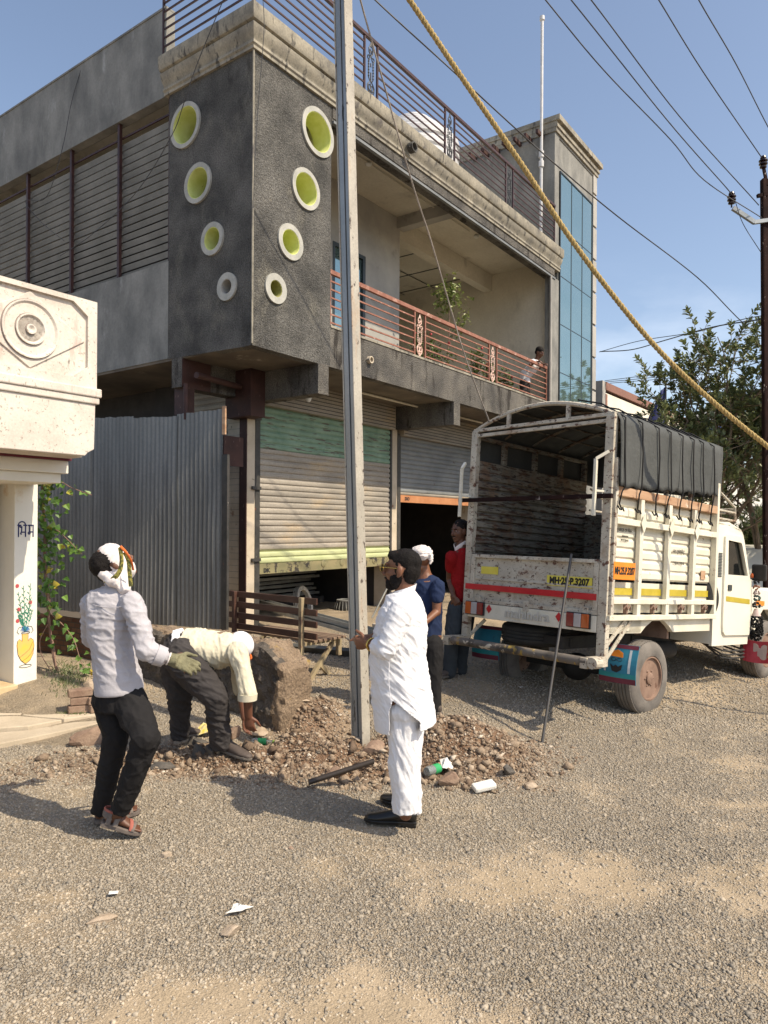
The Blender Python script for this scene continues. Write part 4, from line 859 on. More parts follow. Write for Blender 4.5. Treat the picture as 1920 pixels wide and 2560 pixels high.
# wheels
def wheel(name, c, r, w_, rimr, tm, rm_, spare=False, axis='x', face=1):
    """c local centre of outer face"""
    def fx(x, y, h): return (c[0] + face*h, c[1]+x, c[2]+y)
    def fy(x, y, h): return (c[0]+x, c[1]+h*face, c[2]+y)
    def fz(x, y, h): return (c[0]+x, c[1]+y, c[2]+h)
    fn = {'x': fx, 'y': fy, 'z': fz}[axis]
    prof = [(rimr,-0.012),(rimr+0.01,0.0),(rimr+0.05,0.004),(r-0.06,0.0),(r-0.022,-0.012),(r-0.008,-0.03),(r,-0.05),(r,-w_/2+0.01)]
    for k in range(3): pass
    groove = []
    for gx_ in (-0.075,-0.105,-w_/2-0.015+0.03):
        groove += [(r, gx_+0.006),(r-0.010, gx_+0.004),(r-0.010, gx_-0.004),(r, gx_-0.006)]
    prof = [(rimr,-0.02),(rimr+0.008,0.0),(rimr+0.05,0.006),(r-0.06,0.0),(r-0.022,-0.014),(r-0.006,-0.032)] + [(r, -0.045)] + [(r,-0.062),(r-0.010,-0.065),(r-0.010,-0.072),(r,-0.075),(r,-0.095),(r-0.010,-0.098),(r-0.010,-0.105),(r,-0.108),(r,-0.13),(r-0.010,-0.133),(r-0.010,-0.14),(r,-0.143),(r,-w_+0.045)] + [(r-0.02,-w_+0.014),(r-0.06,-w_),(rimr+0.02,-w_),(rimr,-w_+0.02)]
    mb = MB().lathe(prof, fn, n=72, closed=True)
    ty = mb.build('tyre', tm, None, smooth=40)
    if axis == 'x':
        tr = MB()
        for k in range(0, 72):
            a = 2*math.pi*k/72
            tr.cbox(fn((r-0.01)*math.cos(a), (r-0.01)*math.sin(a), -0.035), (0.02, 0.012, 0.022), Matrix.Rotation(a, 3, 'X'))
        tb_ = tr.build('tread', tm, ty)
    if rm_:
        rp_ = [(rimr+0.002,-0.025),(rimr+0.002,-0.005),(rimr-0.012,-0.004),(rimr-0.02,-0.03),(rimr-0.035,-0.06),(rimr-0.045,-0.075),(0.11,-0.055),(0.095,-0.05),(0.085,-0.04),(0.06,-0.035),(0.055,-0.01),(0.04,-0.002),(0.0,-0.002)]
        rr = MB().lathe(rp_, fn, n=48); rim = rr.build('rim', rm_, ty, smooth=35)
        for k in range(12):
            a = 2*math.pi*(k+0.5)/12; hc = fn((rimr-0.055)*math.cos(a), (rimr-0.055)*math.sin(a), -0.066)
            MB().ball(hc, (0.006,0.013,0.013), nu=10, nv=6).build('rim_hole', M['chassis'], rim, smooth=60)
        nb = MB()
        for k in range(6):
            a = 2*math.pi*k/6; nb.lathe([(0.013,0),(0.013,0.022),(0.006,0.03)], lambda x,y,h,a=a: fn(0.075*math.cos(a)+x, 0.075*math.sin(a)+y, -0.045+h), n=6)
        nb.build('wheel_nuts', rm_, rim)
    return ty
def as_wheel(ty): ty.name = 'wheel'; ty.parent = TK; return ty
# tyre object itself is the wheel part's mesh; rim is its sub-part
as_wheel(wheel('w', (-0.02,0.83,0.445), 0.352, 0.205, 0.205, M['tyre'], M['rim']))
as_wheel(wheel('w', (-0.06,3.66,0.60), 0.352, 0.205, 0.205, M['tyre'], M['rim']))
as_wheel(wheel('w', (WID+0.04,0.83,0.445), 0.352, 0.205, 0.205, M['tyre'], M['rim'], face=-1))
as_wheel(wheel('w', (WID+0.08,3.66,0.60), 0.352, 0.205, 0.205, M['tyre'], M['rim'], face=-1))
sw = wheel('w', (-1.06,0.42,0.86), 0.34, 0.205, 0.19, M['tyre_black'], None, axis='z'); sw.name = 'spare_wheel'; sw.parent = TK
sw2 = wheel('w', (-0.32,2.14,1.20), 0.345, 0.19, 0.19, M['tyre_black'], None, axis='y'); sw2.name = 'spare_wheel'; sw2.parent = TK
# mudflaps behind the rear wheels
def mudflap(x0, x1, side):
    n = 10; mb = MB()
    P = lambda u, v: (x0 + (x1-x0)*u, 0.33 - 0.05*math.sin(v*2.2) - 0.02*math.sin(u*4), 0.78 - 0.34*v)
    vs = [P(i/n, j/8) for j in range(9) for i in range(n+1)]; fs = [(j*(n+1)+i, j*(n+1)+i+1, (j+1)*(n+1)+i+1, (j+1)*(n+1)+i) for j in range(8) for i in range(n)]
    mb.add(vs, fs); f = mb.build('mudflap', M['flapblue'], TK); s_ = f.modifiers.new('s', 'SOLIDIFY'); s_.thickness = 0.006
    def patch(nm, us, vs_, m_, off=0.008):
        q = MB(); k = 8; pts = [[Vector(P(us[0]+(us[1]-us[0])*i/k, vs_[0]+(vs_[1]-vs_[0])*j/4)) + Vector((0,-off,0)) for i in range(k+1)] for j in range(5)]
        q.add([p for r in pts for p in r], [(j*(k+1)+i, j*(k+1)+i+1, (j+1)*(k+1)+i+1, (j+1)*(k+1)+i) for j in range(4) for i in range(k)]); return q.build(nm, m_, f)
    patch('trim', (0,1), (0.0,0.10), M['maroonflap']); patch('trim', (0,1), (0.86,1.0), M['maroonflap']); patch('trim', (0,1), (0.74,0.86), flat('teal_trim', (0.02,0.26,0.28)), 0.009)
    if side:
        M.setdefault('palewhite', flat('pale_stripe', (0.55,0.60,0.62)))
        patch('stripe', (0.16,0.22), (0.12,0.72), M['palewhite'], 0.010); patch('stripe', (0.80,0.86), (0.12,0.72), M['palewhite'], 0.010)
        D = lambda u, v, d: Vector(P(0.5+u/0.31, 0.42-v/0.33)) + Vector((0,-0.011-d,0))
        MB().prism([(-0.05,0.035),(0.05,0.03),(0.045,0.07),(0.0,0.095),(-0.045,0.075)], D, 0, 0.002).build('printed_cap', M['plate_o'], f)
        MB().prism([(0.05,-0.03),(0.045,-0.075),(0.01,-0.10),(-0.03,-0.09),(-0.05,-0.03),(-0.02,-0.05),(0,-0.035),(0.02,-0.05)][::-1], D, 0, 0.002).build('printed_beard', M['ink'], f)
        g = MB()
        for s_ in (-1,1): g.tube([D(s_*0.025+0.02*math.cos(a), 0.01+0.014*math.sin(a), 0) for a in [2*math.pi*k/12 for k in range(12)]], 0.0022, n=5, closed=True)
        g.tube([D(-0.005,0.012,0),D(0.005,0.012,0)], 0.0022, n=5); g.build('printed_glasses', M['ink'], f)
mudflap(-0.23, 0.12, True); mudflap(WID-0.13, WID+0.22, False)
# ---- cab
def side_poly(pts, d0, d1, name, m, parent=TK, bevel=0.0, x=0.0): return MB().prism(pts, lambda u,v,d: (x-d, u, v), d0, d1).build(name, m, parent, bevel=bevel)
CX = -0.05
cab_out = [(2.13,0.70),(3.03,0.695),(3.06,0.80),(3.06,1.32),(3.02,1.45),(2.83,1.93),(2.76,1.985),(2.16,2.03),(2.13,1.98)]
win = [(2.40,1.455),(2.955,1.46),(2.765,1.83),(2.72,1.855),(2.38,1.865)]
wl = plate(cab_out, [win], 0.03); remap(wl, lambda x,y,z: (CX-z, x, y)); cb = wl.build('cab_body', M['cabpaint'], TK, bevel=0.006)
wl = plate(cab_out, [win], 0.03); remap(wl, lambda x,y,z: (WID-CX+0.0+z, x, y)); wl.build('cab_body', M['cabpaint'], TK, bevel=0.006)
dpts = [(2.40,0.81),(3.02,0.80),(3.045,0.86),(3.045,1.40),(2.99,1.45),(2.80,1.88),(2.76,1.90),(2.36,1.91),(2.33,1.88),(2.335,0.93),(2.35,0.85)]
dd = plate(dpts, [[(2.42,1.47),(2.935,1.47),(2.755,1.815),(2.725,1.835),(2.40,1.845)]], 0.022); remap(dd, lambda x,y,z: (CX+0.022-z, x, y)); dr = dd.build('door', M['cabpaint'], TK, bevel=0.006)
MB().prism([(2.39,1.45),(2.96,1.455),(2.75,1.84),(2.38,1.86)], lambda u,v,d: (CX-0.02-d, u, v), 0, 0.006).build('window', M['darkglass'], dr)
hp = MB(); hp.box((CX+0.020,2.42,1.295),(CX+0.034,2.51,1.36)); hp.build('handle', M['mullion'], dr, bevel=0.01)
MB().prism([(2.385,1.180),(3.0,1.150),(3.0,1.205),(2.385,1.235)], lambda u,v,d: (CX+0.0235+d, u, v), 0, 0.002).build('yellow_strip', M['yellow_tape'], dr)
MB().prism([(3.22,1.14),(3.45,1.13),(3.45,1.185),(3.22,1.195)], lambda u,v,d: (CX+0.012+d, u, v), 0, 0.002).build('orange_strip', M['plate_o'], cb)
gv = MB()
for k in range(16): gv.box((CX-0.0,2.215,1.44+k*0.0165),(CX+0.006,2.30,1.45+k*0.0165))
gv.build('vent_louvre', M['mullion'], cb)
rf = MB(); rp_ = [(2.13,1.98),(2.16,2.03),(2.45,2.045),(2.76,1.985),(2.83,1.93)]
for i in range(len(rp_)-1):
    (y0,z0),(y1,z1) = rp_[i], rp_[i+1]; rf.add([(CX,y0,z0),(CX,y1,z1),(WID-CX,y1,z1),(WID-CX,y0,z0),(CX,y0,z0-0.03),(CX,y1,z1-0.03),(WID-CX,y1,z1-0.03),(WID-CX,y0,z0-0.03)], [(0,1,2,3),(7,6,5,4),(0,4,5,1),(3,2,6,7),(0,3,7,4),(1,5,6,2)])
rf.build('cab_roof', M['cabpaint'], TK)
tb('cab_back', (WID-CX+0.03,2.13,0.72), (CX-0.03,2.16,1.99), M['cabpaint']); tb('cab_floor', (WID-CX+0.03,2.16,0.72), (CX-0.03,3.1,0.80), M['chassis'])
MB().add([(CX-0.05,3.04,1.40),(CX-0.05,2.82,1.93),(WID-CX+0.05,2.82,1.93),(WID-CX+0.05,3.04,1.40)], [(0,1,2,3)]).build('windscreen', M['darkglass'], TK)
tb('seat', (WID-CX+0.1,2.22,0.9), (CX-0.1,2.34,1.55), M['chassis'])
MB().ball((-0.42,2.95,1.50),(0.07,0.07,0.06)).build('pink_garland', flat('magenta_flowers',(0.35,0.02,0.12)), TK)
# bonnet and wing
fend = [(3.07,0.80),(3.28,0.80),(3.34,0.99),(3.46,1.08),(3.85,1.08),(4.0,0.98),(4.06,0.82),(4.16,0.82),(4.16,1.22),(3.9,1.30),(3.07,1.345)]
for x_, s_ in ((CX,1),(WID-CX,-1)): MB().prism(fend, lambda u,v,d,x_=x_,s_=s_: (x_-s_*d, u, v), 0, 0.16).build('wing', M['cabpaint'], TK, bevel=0.012)
tb('bonnet', (WID-CX+0.15,3.07,1.25), (CX-0.15,4.12,1.34), M['cabpaint'], bevel=0.03); tb('front_panel', (WID-CX+0.1,4.08,0.75), (CX-0.1,4.16,1.26), M['cabpaint']); tb('front_bumper', (WID-CX,4.18,0.62), (CX,4.28,0.80), M['chassis'])
tb('wiper_cowl', (WID-CX+0.1,3.02,1.34), (CX-0.06,3.20,1.365), M['chassis'])
# mirror with hanging tassel
mr = MB(); mr.box((CX+0.0,3.07,1.42),(CX+0.165,3.12,1.61)); mo = mr.build('side_mirror', M['chassis'], TK, bevel=0.02)
MB().bar((CX-0.02,3.0,1.44),(CX+0.06,3.09,1.45),0.02,0.02).build('arm', M['chassis'], mo); MB().ball((CX+0.02,3.05,1.47),(0.02,0.012,0.035)).build('indicator', M['lamp_o'], mo)
# hoop and rack over the cab
for x in (-0.06,-1.55):
    q = MB(); q.tube([(x,LEN+0.02,2.42),(x,2.60,2.22),(x,2.62,2.07)], 0.013, n=6); q.tube([(x,LEN+0.02,2.16),(x,2.62,2.16)], 0.012, n=6); q.tube([(x,LEN+0.02,2.07),(x,2.62,2.07)], 0.012, n=6); q.build('cab_guard', M['tw_rusty'], TK)
q = MB()
for z in (2.07,2.16,2.20): q.tube([(-0.06,2.61,z),(-1.55,2.61,z)], 0.012, n=6)
for k in range(5): q.tube([(-0.06-0.37*k,LEN+0.03,2.07),(-0.06-0.37*k,2.61,2.07)], 0.010, n=6)
q.build('cab_guard', M['tw_rusty'], TK)
# side step
q = MB()
for z, o_ in ((0.56,0.0),(0.60,0.03),(0.64,0.06)): q.tube([(CX-0.25,2.40-o_,0.72),(CX-0.04+o_*0.2,2.45,z),(CX+0.0,2.55,z-0.01),(CX+0.0,2.95,z-0.01),(CX-0.25,3.0,z+0.04)], 0.010, n=6)
q.build('side_step', M['chassis'], TK)
# hanging tassel (separate thing) and flower flap
tp_ = Tw(CX+0.06, 3.08, 1.44)
ts = thing('mirror_tassel', 'big black fluffy yarn tassel with colored pompoms hanging below the truck mirror', 'ornament', tp_[:], (0,0,0))
M['yarn'] = mat('black_yarn', (0.005,0.005,0.005), (0.012,0.012,0.012), scale=60, rough=1.0, bump=1.0, bscale=120)
def fluff(mb, c, r, n, s): 
    rr = random.Random(s)
    for k in range(n):
        d = Vector((rr.gauss(0,1), rr.gauss(0,1), rr.gauss(0,1))).normalized(); p = Vector(c) + Vector((d.x*r[0], d.y*r[1], d.z*r[2]))*0.8; mb.ball(p, rr.uniform(0.28,0.42)*min(r), nu=7, nv=5)
for z, r, c in ((-0.03,0.035,'ink'),(-0.095,0.040,'pom1'),(-0.155,0.040,'pom2'),(-0.22,0.045,'pom3'),(-0.30,0.045,'ink')):
    M.setdefault('pom1', flat('peach_yarn',(0.45,0.22,0.14))); M.setdefault('pom2', flat('pale_pink_yarn',(0.45,0.38,0.36))); M.setdefault('pom3', flat('dark_green_yarn',(0.05,0.09,0.08)))
    mb = MB(); fluff(mb, (0,0,z), (r,r,r*0.8), 16, int(-z*100)); mb.build('pompom', M[c], ts, smooth=60)
MB().lathe([(0.022,-0.34),(0.028,-0.355),(0.048,-0.42)], n=16).build('beaded_cone', M['pinkprint'], ts, smooth=60)
mb = MB()
for k in range(6): fluff(mb, (0,0,-0.455-k*0.042), (0.088-0.005*abs(k-2),0.08,0.04), 26, 50+k)
mb.build('black_tassel', M['yarn'], ts, smooth=60)
ff = MB(); n=8
P = lambda u,v: (CX-0.02+0.015*math.sin(v*3)-0.14*(1-u)*0.0, 3.12+0.30*u, 0.88-0.40*v)
P = lambda u,v: (CX+0.20-0.30*u, 3.20+0.02*math.sin(u*5), 0.74-0.25*v - 0.015*math.sin(u*math.pi))
ff.add([P(i/n,j/6) for j in range(7) for i in range(n+1)], [(j*(n+1)+i,j*(n+1)+i+1,(j+1)*(n+1)+i+1,(j+1)*(n+1)+i) for j in range(6) for i in range(n)])
f = ff.build('mudflap', M['redflap'], TK); s_ = f.modifiers.new('s','SOLIDIFY'); s_.thickness = 0.005
for u, v in ((0.25,0.35),(0.45,0.5),(0.3,0.65),(0.6,0.3)):
    MB().prism(circ(0,0,0.045,12,0.05), lambda a,b,d,u=u,v=v: Vector(P(u,v))+Vector((a,-0.008-d,b)), 0, 0.002).build('printed_petal', M['pinkprint'], f)
for v in (0.2,0.45,0.7): MB().tube([Vector(P(0.06,v))+Vector((0.016*math.cos(a),-0.008,0.018*math.sin(a))) for a in [2*math.pi*k/12 for k in range(12)]], 0.006, n=5, closed=True).build('printed_ring', M['yellow_tape'], f)
def catmull(P, n=14):
    P = [Vector(p) for p in P]; P = [P[0]*2-P[1]] + P + [P[-1]*2-P[-2]]; out = []
    for i in range(1, len(P)-2):
        for k in range(n):
            t = k/n; a, b, c, d = P[i-1], P[i], P[i+1], P[i+2]
            out.append(0.5*((2*b)+(c-a)*t+(2*a-5*b+4*c-d)*t*t+(3*b-3*c+d-a)*t**3))
    out.append(P[-2]); return out
# ================================================================== low house on the left
LBo = at(243, 756, 6.6); LB = thing('veranda_house', 'low house at left edge with pale pink stained concrete balcony front and painted pillar', 'house', (LBo.x, 6.6, 0), (0, 0, math.pi/2 - YAW))
LM = Matrix.Translation(LB.location) @ Matrix.Rotation(math.pi/2 - YAW, 4, 'Z')
M['pinkwall'] = mat('stained_pink_whitewash', (0.56,0.49,0.43), (0.70,0.65,0.58), scale=2.2, rough=0.9, bump=0.3, bscale=30, fine=0.10, fscale=50,
    spots=[((0.36,0.32,0.27), 34, 0.60, 0.04), ((0.50,0.36,0.31), 5, 0.60, 0.14, (1.5,1.5,0.4)), ((0.22,0.19,0.16), 9, 0.66, 0.08, (1.5,1.5,0.4))])
M['pillarwhite'] = mat('white_washed_pillar', (0.72,0.69,0.61), (0.80,0.77,0.69), scale=2, rough=0.85, bump=0.2, bscale=25, spots=[((0.42,0.38,0.33), 9, 0.70, 0.05, (1,1,0.5)), ((0.62,0.48,0.32), 2.5, 0.66, 0.1)])
M['groove'] = mat('painted_relief_shade', (0.20,0.16,0.14), (0.30,0.25,0.22), scale=12, rough=0.95)  # dark tone painted as a shadow line round the raised rings
def lb(name, a, b, m, bevel=0.006, parent=None): return MB().box(a, b).build(name, m, parent or LB, bevel=bevel)
lb('parapet', (-4,0.03,3.03), (0.0,0.20,3.83), M['pinkwall'], 0.012); fr = MB()
lb('ledge', (-4,-0.035,2.955), (0.035,0.24,3.035), M['pinkwall'], 0.012); lb('ledge', (-4,-0.02,2.895), (0.02,0.22,2.955), M['pinkwall'], 0.01)
lw = MB().prism([(-4,2.42),(-0.11,2.42),(-0.075,2.455),(-0.02,2.485),(-0.01,2.895),(-4,2.895)], lambda u,v,d: (u,d,v), 0.0, 0.18).build('lower_fascia', M['pinkwall'], LB, bevel=0.008)
# raised frame and relief on the parapet
def octo(cx, cz, hx, hz, c): return [(cx-hx+c,cz-hz),(cx+hx-c,cz-hz),(cx+hx,cz-hz+c*0.75),(cx+hx,cz+hz-c*0.75),(cx+hx-c,cz+hz),(cx-hx+c,cz+hz),(cx-hx,cz+hz-c*0.75),(cx-hx,cz-hz+c*0.75)]
CXL, CZL = -0.61, 3.45
fr_ = plate([(-4,3.036),(0.0,3.036),(0.0,3.828),(-4,3.828)], [octo(CXL,CZL,0.52,0.335,0.14), octo(CXL-1.16,CZL,0.52,0.335,0.14), octo(CXL-2.32,CZL,0.52,0.335,0.14)], 0.032); remap(fr_, lambda x,y,z: (x, 0.030-z, y)); fr_.build('raised_frame', M['pinkwall'], LB, bevel=0.004)
for c in (CXL, CXL-1.16, CXL-2.32):
    MB().prism([(c-0.50,CZL),(c,CZL-0.325),(c+0.50,CZL),(c,CZL+0.325)], lambda u,v,d: (u,0.030-d,v), 0, 0.016).build('diamond_relief', M['pinkwall'], LB, bevel=0.005)
    for r0, r1, h in ((0.245,0.215,0.030),(0.13,0.105,0.034),(0.042,0.0,0.038)):
        MB().lathe([(r0,0.0),(r0,0.012+h*0.6),(r0-0.012,0.012+h*0.6),(max(r1,0.0),0.014),(0.0,0.014)], lambda x,y,hh,c=c: (c+x,0.026-hh,CZL+y), n=48).build('ring_relief', M['pinkwall'], LB, smooth=30)
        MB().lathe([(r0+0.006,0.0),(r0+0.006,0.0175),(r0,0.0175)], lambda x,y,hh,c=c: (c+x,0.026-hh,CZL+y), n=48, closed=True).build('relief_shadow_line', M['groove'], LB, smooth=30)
lb('floor_slab', (-4,0.2,2.42), (-0.02,5.0,2.60), M['pinkwall']); lb('beam', (-4,0.40,2.40), (0.0,0.62,2.47), M['maroonflap']); lb('beam', (-4,0.44,2.28), (-0.01,0.62,2.40), M['pillarwhite']); lb('beam', (-4,0.50,2.19), (-0.05,1.25,2.28), M['pillarwhite'])
lb('roof', (-4,0.2,3.0), (-0.02,5.0,3.1), M['pinkwall'])
pil = lb('pillar', (-0.235,1.0,0.0), (-0.004,1.32,2.2), M['pillarwhite'], 0.006)
# painted word and painted flower vase
M['navy'] = flat('navy_paint', (0.01,0.015,0.10)); M['paintgreen'] = flat('green_paint', (0.03,0.24,0.15)); M['paintyellow'] = mat('yellow_vase_paint', (0.75,0.52,0.06), (0.80,0.45,0.15), scale=8); M['paintred'] = flat('red_paint', (0.50,0.08,0.09)); M['paintblue'] = flat('blue_paint', (0.06,0.20,0.45))
PF = lambda u, v, d: (u, 0.9975 - d, v)
_w = MB(); _q = lambda u, v: PF(-0.208 + 0.115*u, 1.675 + 0.118*v, 0)
def _st(pts, r=0.0062): _w.tube(catmull_([_q(*p) for p in pts]), [(r, 0.0012)]*len(catmull_([_q(*p) for p in pts])), n=6, side=(1,0,1))
def catmull_(P): return P if len(P) < 3 else catmull(P, 4)
_st([(0.10,0.98),(0.10,0.0)]); _st([(0.0,0.97),(0.22,0.97)]); _st([(0.10,0.98),(0.16,1.17),(0.40,1.27),(0.62,1.18),(0.70,0.98)])
_st([(0.70,0.98),(0.70,0.0)]); _st([(0.50,0.97),(0.84,0.97)]); _st([(0.34,0.93),(0.24,0.97),(0.22,0.84),(0.34,0.80),(0.38,0.88),(0.37,0.60),(0.34,0.38)]); _st([(0.34,0.40),(0.70,0.40)]); _st([(0.34,0.40),(0.28,0.28),(0.38,0.22)])
_st([(1.36,0.98),(1.36,0.0)]); _st([(0.90,0.97),(1.42,0.97)]); _st([(1.04,0.97),(1.04,0.42)]); _st([(1.04,0.42),(1.36,0.42)]); _st([(1.04,0.44),(0.94,0.36),(0.98,0.24),(1.08,0.28),(1.06,0.42)])
_w.build('painted_word', M['navy'], pil)
pa = MB().prism([(-0.20,0.66),(-0.205,0.62),(-0.195,0.53),(-0.165,0.47),(-0.12,0.43),(-0.075,0.46),(-0.045,0.52),(-0.035,0.60),(-0.045,0.66),(-0.075,0.68),(-0.095,0.655),(-0.095,0.73),(-0.155,0.73),(-0.155,0.655),(-0.18,0.68)], PF, 0, 0.0015).build('painted_vase', M['paintyellow'], pil)
o_ = MB()
o_.tube([PF(u,v,0.001) for u,v in [(-0.20,0.66),(-0.205,0.62),(-0.195,0.53),(-0.165,0.47),(-0.12,0.43),(-0.075,0.46),(-0.045,0.52),(-0.035,0.60),(-0.045,0.66),(-0.075,0.68),(-0.095,0.655),(-0.095,0.73),(-0.155,0.73),(-0.155,0.655),(-0.18,0.68)]], 0.0025, n=4, closed=True)
o_.tube([PF(u,v,0.001) for u,v in [(-0.18,0.50),(-0.13,0.53),(-0.08,0.57),(-0.05,0.64)]], 0.0022, n=4); o_.tube([PF(u,v,0.001) for u,v in [(-0.15,0.46),(-0.10,0.49),(-0.06,0.53),(-0.04,0.58)]], 0.0022, n=4)
o_.tube([PF(-0.12+0.06*math.cos(a),0.41+0.014*math.sin(a),0.001) for a in [2*math.pi*k/20 for k in range(20)]], 0.0022, n=4, closed=True); o_.tube([PF(-0.12+0.042*math.cos(a),0.735+0.01*math.sin(a),0.001) for a in [2*math.pi*k/20 for k in range(20)]], 0.0025, n=4, closed=True)
for s_ in (-1,1): o_.tube([PF(-0.125+s_*u,v,0.001) for u,v in [(0.0,0.75),(0.03,0.80),(0.065,0.79),(0.08,0.75),(0.06,0.73)]], 0.0025, n=4)
o_.build('painted_outline', M['ink'], pil)
rr = random.Random(3)
stems = [(-0.02,1.20,0),(0.05,1.22,0.02),(-0.07,1.14,-0.01),(-0.08,0.98,0),(0.06,1.08,0),(-0.06,0.90,0),(0.07,0.96,0.02)]
sm_ = MB()
for dx, top, b_ in stems:
    x0 = -0.125; pts = [(x0, 0.75), (x0+dx*0.4+b_, 0.75+(top-0.75)*0.5), (x0+dx, top)]; sm_.tube([PF(u,v,0.001) for u,v in pts], 0.002, n=4)
    for k in range(9):
        t = 0.35+0.07*k; u = x0+dx*t; v = 0.75+(top-0.75)*t; s_ = 1 if k % 2 else -1; ln = 0.034*(1.1-t*0.5); 
        sm_.prism([(u,v),(u+s_*ln*0.45,v+ln*0.35),(u+s_*ln,v+ln*1.1),(u+s_*ln*0.25,v+ln*0.7)][::s_], PF, 0, 0.0012)
sm_.build('painted_stems', M['paintgreen'], pil)
mb = MB()
for k in range(12): a = math.pi*(k+0.5)/12; mb.prism([(-0.125,0.745),(-0.125+0.045*math.cos(a)-0.006,0.745+0.05*math.sin(a)),(-0.125+0.055*math.cos(a),0.745+0.062*math.sin(a)),(-0.125+0.045*math.cos(a)+0.006,0.745+0.046*math.sin(a))], PF, 0, 0.0014)
mb.build('painted_leaves', M['paintblue'], pil)
for u, v in ((-0.075,1.03),(-0.19,0.97),(-0.20,0.86),(-0.205,1.20)): MB().prism(circ(u,v,0.018,10,0.02), PF, 0, 0.0016).build('painted_flower', M['paintred'], pil)
# wall set back, blue door, step
lb('front_wall', (-4,1.35,0.0), (-0.45,1.45,2.2), M['pillarwhite']); lb('side_wall', (-0.36,1.4,0.0), (-0.24,5.0,2.4), M['plaster_gray']); lb('side_wall', (-0.20,1.5,0.0), (-0.04,5.0,3.0), M['plaster_gray'])
lb('door', (-0.95,1.30,0.25), (-0.52,1.34,2.1), flat('dark_blue_door',(0.02,0.04,0.10))); lb('door_frame', (-0.52,1.22,0.2), (-0.45,1.35,2.19), M['plaster_gray'])
hj = MB()
for z in (0.62,1.25,1.9): hj.cbox((-0.50,1.20,z),(0.05,0.05,0.03))
hj.build('door_hinges', M['pillar_plaster'], LB)
lb('step', (-4,0.9,0.0), (-0.24,1.35,0.26), mat('ochre_step', (0.48,0.34,0.18), (0.60,0.48,0.30), scale=4), 0.01)
# stone paving in front
M['paving'] = mat('dusty_paving', (0.42,0.35,0.26), (0.54,0.46,0.35), scale=2, rough=0.95, bump=0.2, bscale=20, fine=0.1, spots=[((0.27,0.22,0.16), 4, 0.64, 0.08)])
def slab(poly, z0, z1, nm, lbl):
    mb = MB(); pts = [W(*p) for p in poly]; n = len(pts)
    mb.add([(p.x,p.y,z0) for p in pts] + [(p.x,p.y,z1) for p in pts], [tuple(range(n))[::-1], tuple(range(n,2*n))] + [(k,(k+1)%n,n+(k+1)%n,n+k) for k in range(n)])
    o = mb.build(nm, M['paving'], None, bevel=0.008); tag(o, kind='structure'); return o
gpv = lambda px,py: W(px,py)
slab([(-260,1752),(98,1733),(50,1772),(-300,1800)], -0.05, 0.125, 'paving', '')
slab([(102,1733),(180,1752),(258,1774),(160,1800),(55,1773)], -0.05, 0.12, 'paving', '')
slab([(-300,1803),(48,1775),(155,1802),(70,1828),(-320,1860)], -0.05, 0.115, 'paving', '')
slab([(-340,1890),(-300,1862),(75,1830),(160,1805),(262,1778),(275,1795),(150,1838),(0,1872)], -0.07, 0.085, 'paving', '')
# ================================================================== corrugated sheet fence
sd_ = Vector((-math.sin(rad(64.8)), math.cos(rad(64.8)), 0)); s0 = at(556, 1300, 9.7); s0.z = 0
fence = thing('sheet_fence', 'tall gray corrugated zinc sheet fence beside the left shutter', 'fence', s0[:], (0,0,0))
nrm = Vector((sd_.y, -sd_.x, 0)); 
if nrm.y > 0: nrm = -nrm
def corr_sheet(a, b, z0, z1a, z1b, off, seed):
    mb = MB(); pitch = 0.076; n = int((b-a)/pitch*8); nz_ = 14; vs = []
    for j in range(nz_+1):
        for i in range(n+1):
            s_ = a + (b-a)*i/n; zt = z1a + (z1b-z1a)*i/n; z = z0 + (zt-z0)*j/nz_
            d = 0.011*math.cos(2*math.pi*s_/pitch) + 0.018*mnoise.noise(Vector((s_*1.5, z*0.9, seed))) + off
            p = sd_*s_ + nrm*d; vs.append((p.x, p.y, z + (0.012*mnoise.noise(Vector((s_*9, seed, 0))) if j == nz_ else 0)))
    mb.add(vs, [(j*(n+1)+i, j*(n+1)+i+1, (j+1)*(n+1)+i+1, (j+1)*(n+1)+i) for j in range(nz_) for i in range(n)]); return mb
for a, b, za, zb, off in ((0.0,0.80,3.36,3.34,0.0),(0.76,1.62,3.31,3.33,0.018),(1.58,2.45,3.36,3.38,0.0),(2.41,3.3,3.42,3.40,0.018),(3.26,4.3,3.44,3.46,0.0),(4.26,6.0,3.5,3.5,0.018)):
    corr_sheet(a, b, 0.40, za, zb, off, a*3).build('corrugated_sheet', M['corr'], fence, smooth=60)
P0 = Vector((0,0,0)); e = -sd_*0.05
MB().bar(e+Vector((0,0,0.1)), e+Vector((0,0,2.75)), 0.09, 0.05, up=nrm).build('post', M['jamb_black'], fence); MB().bar(e*0.4+Vector((0,0,3.02)), e*0.4+Vector((0,0,3.40)), 0.05, 0.03, up=nrm).build('batten', M['woodrail'], fence)
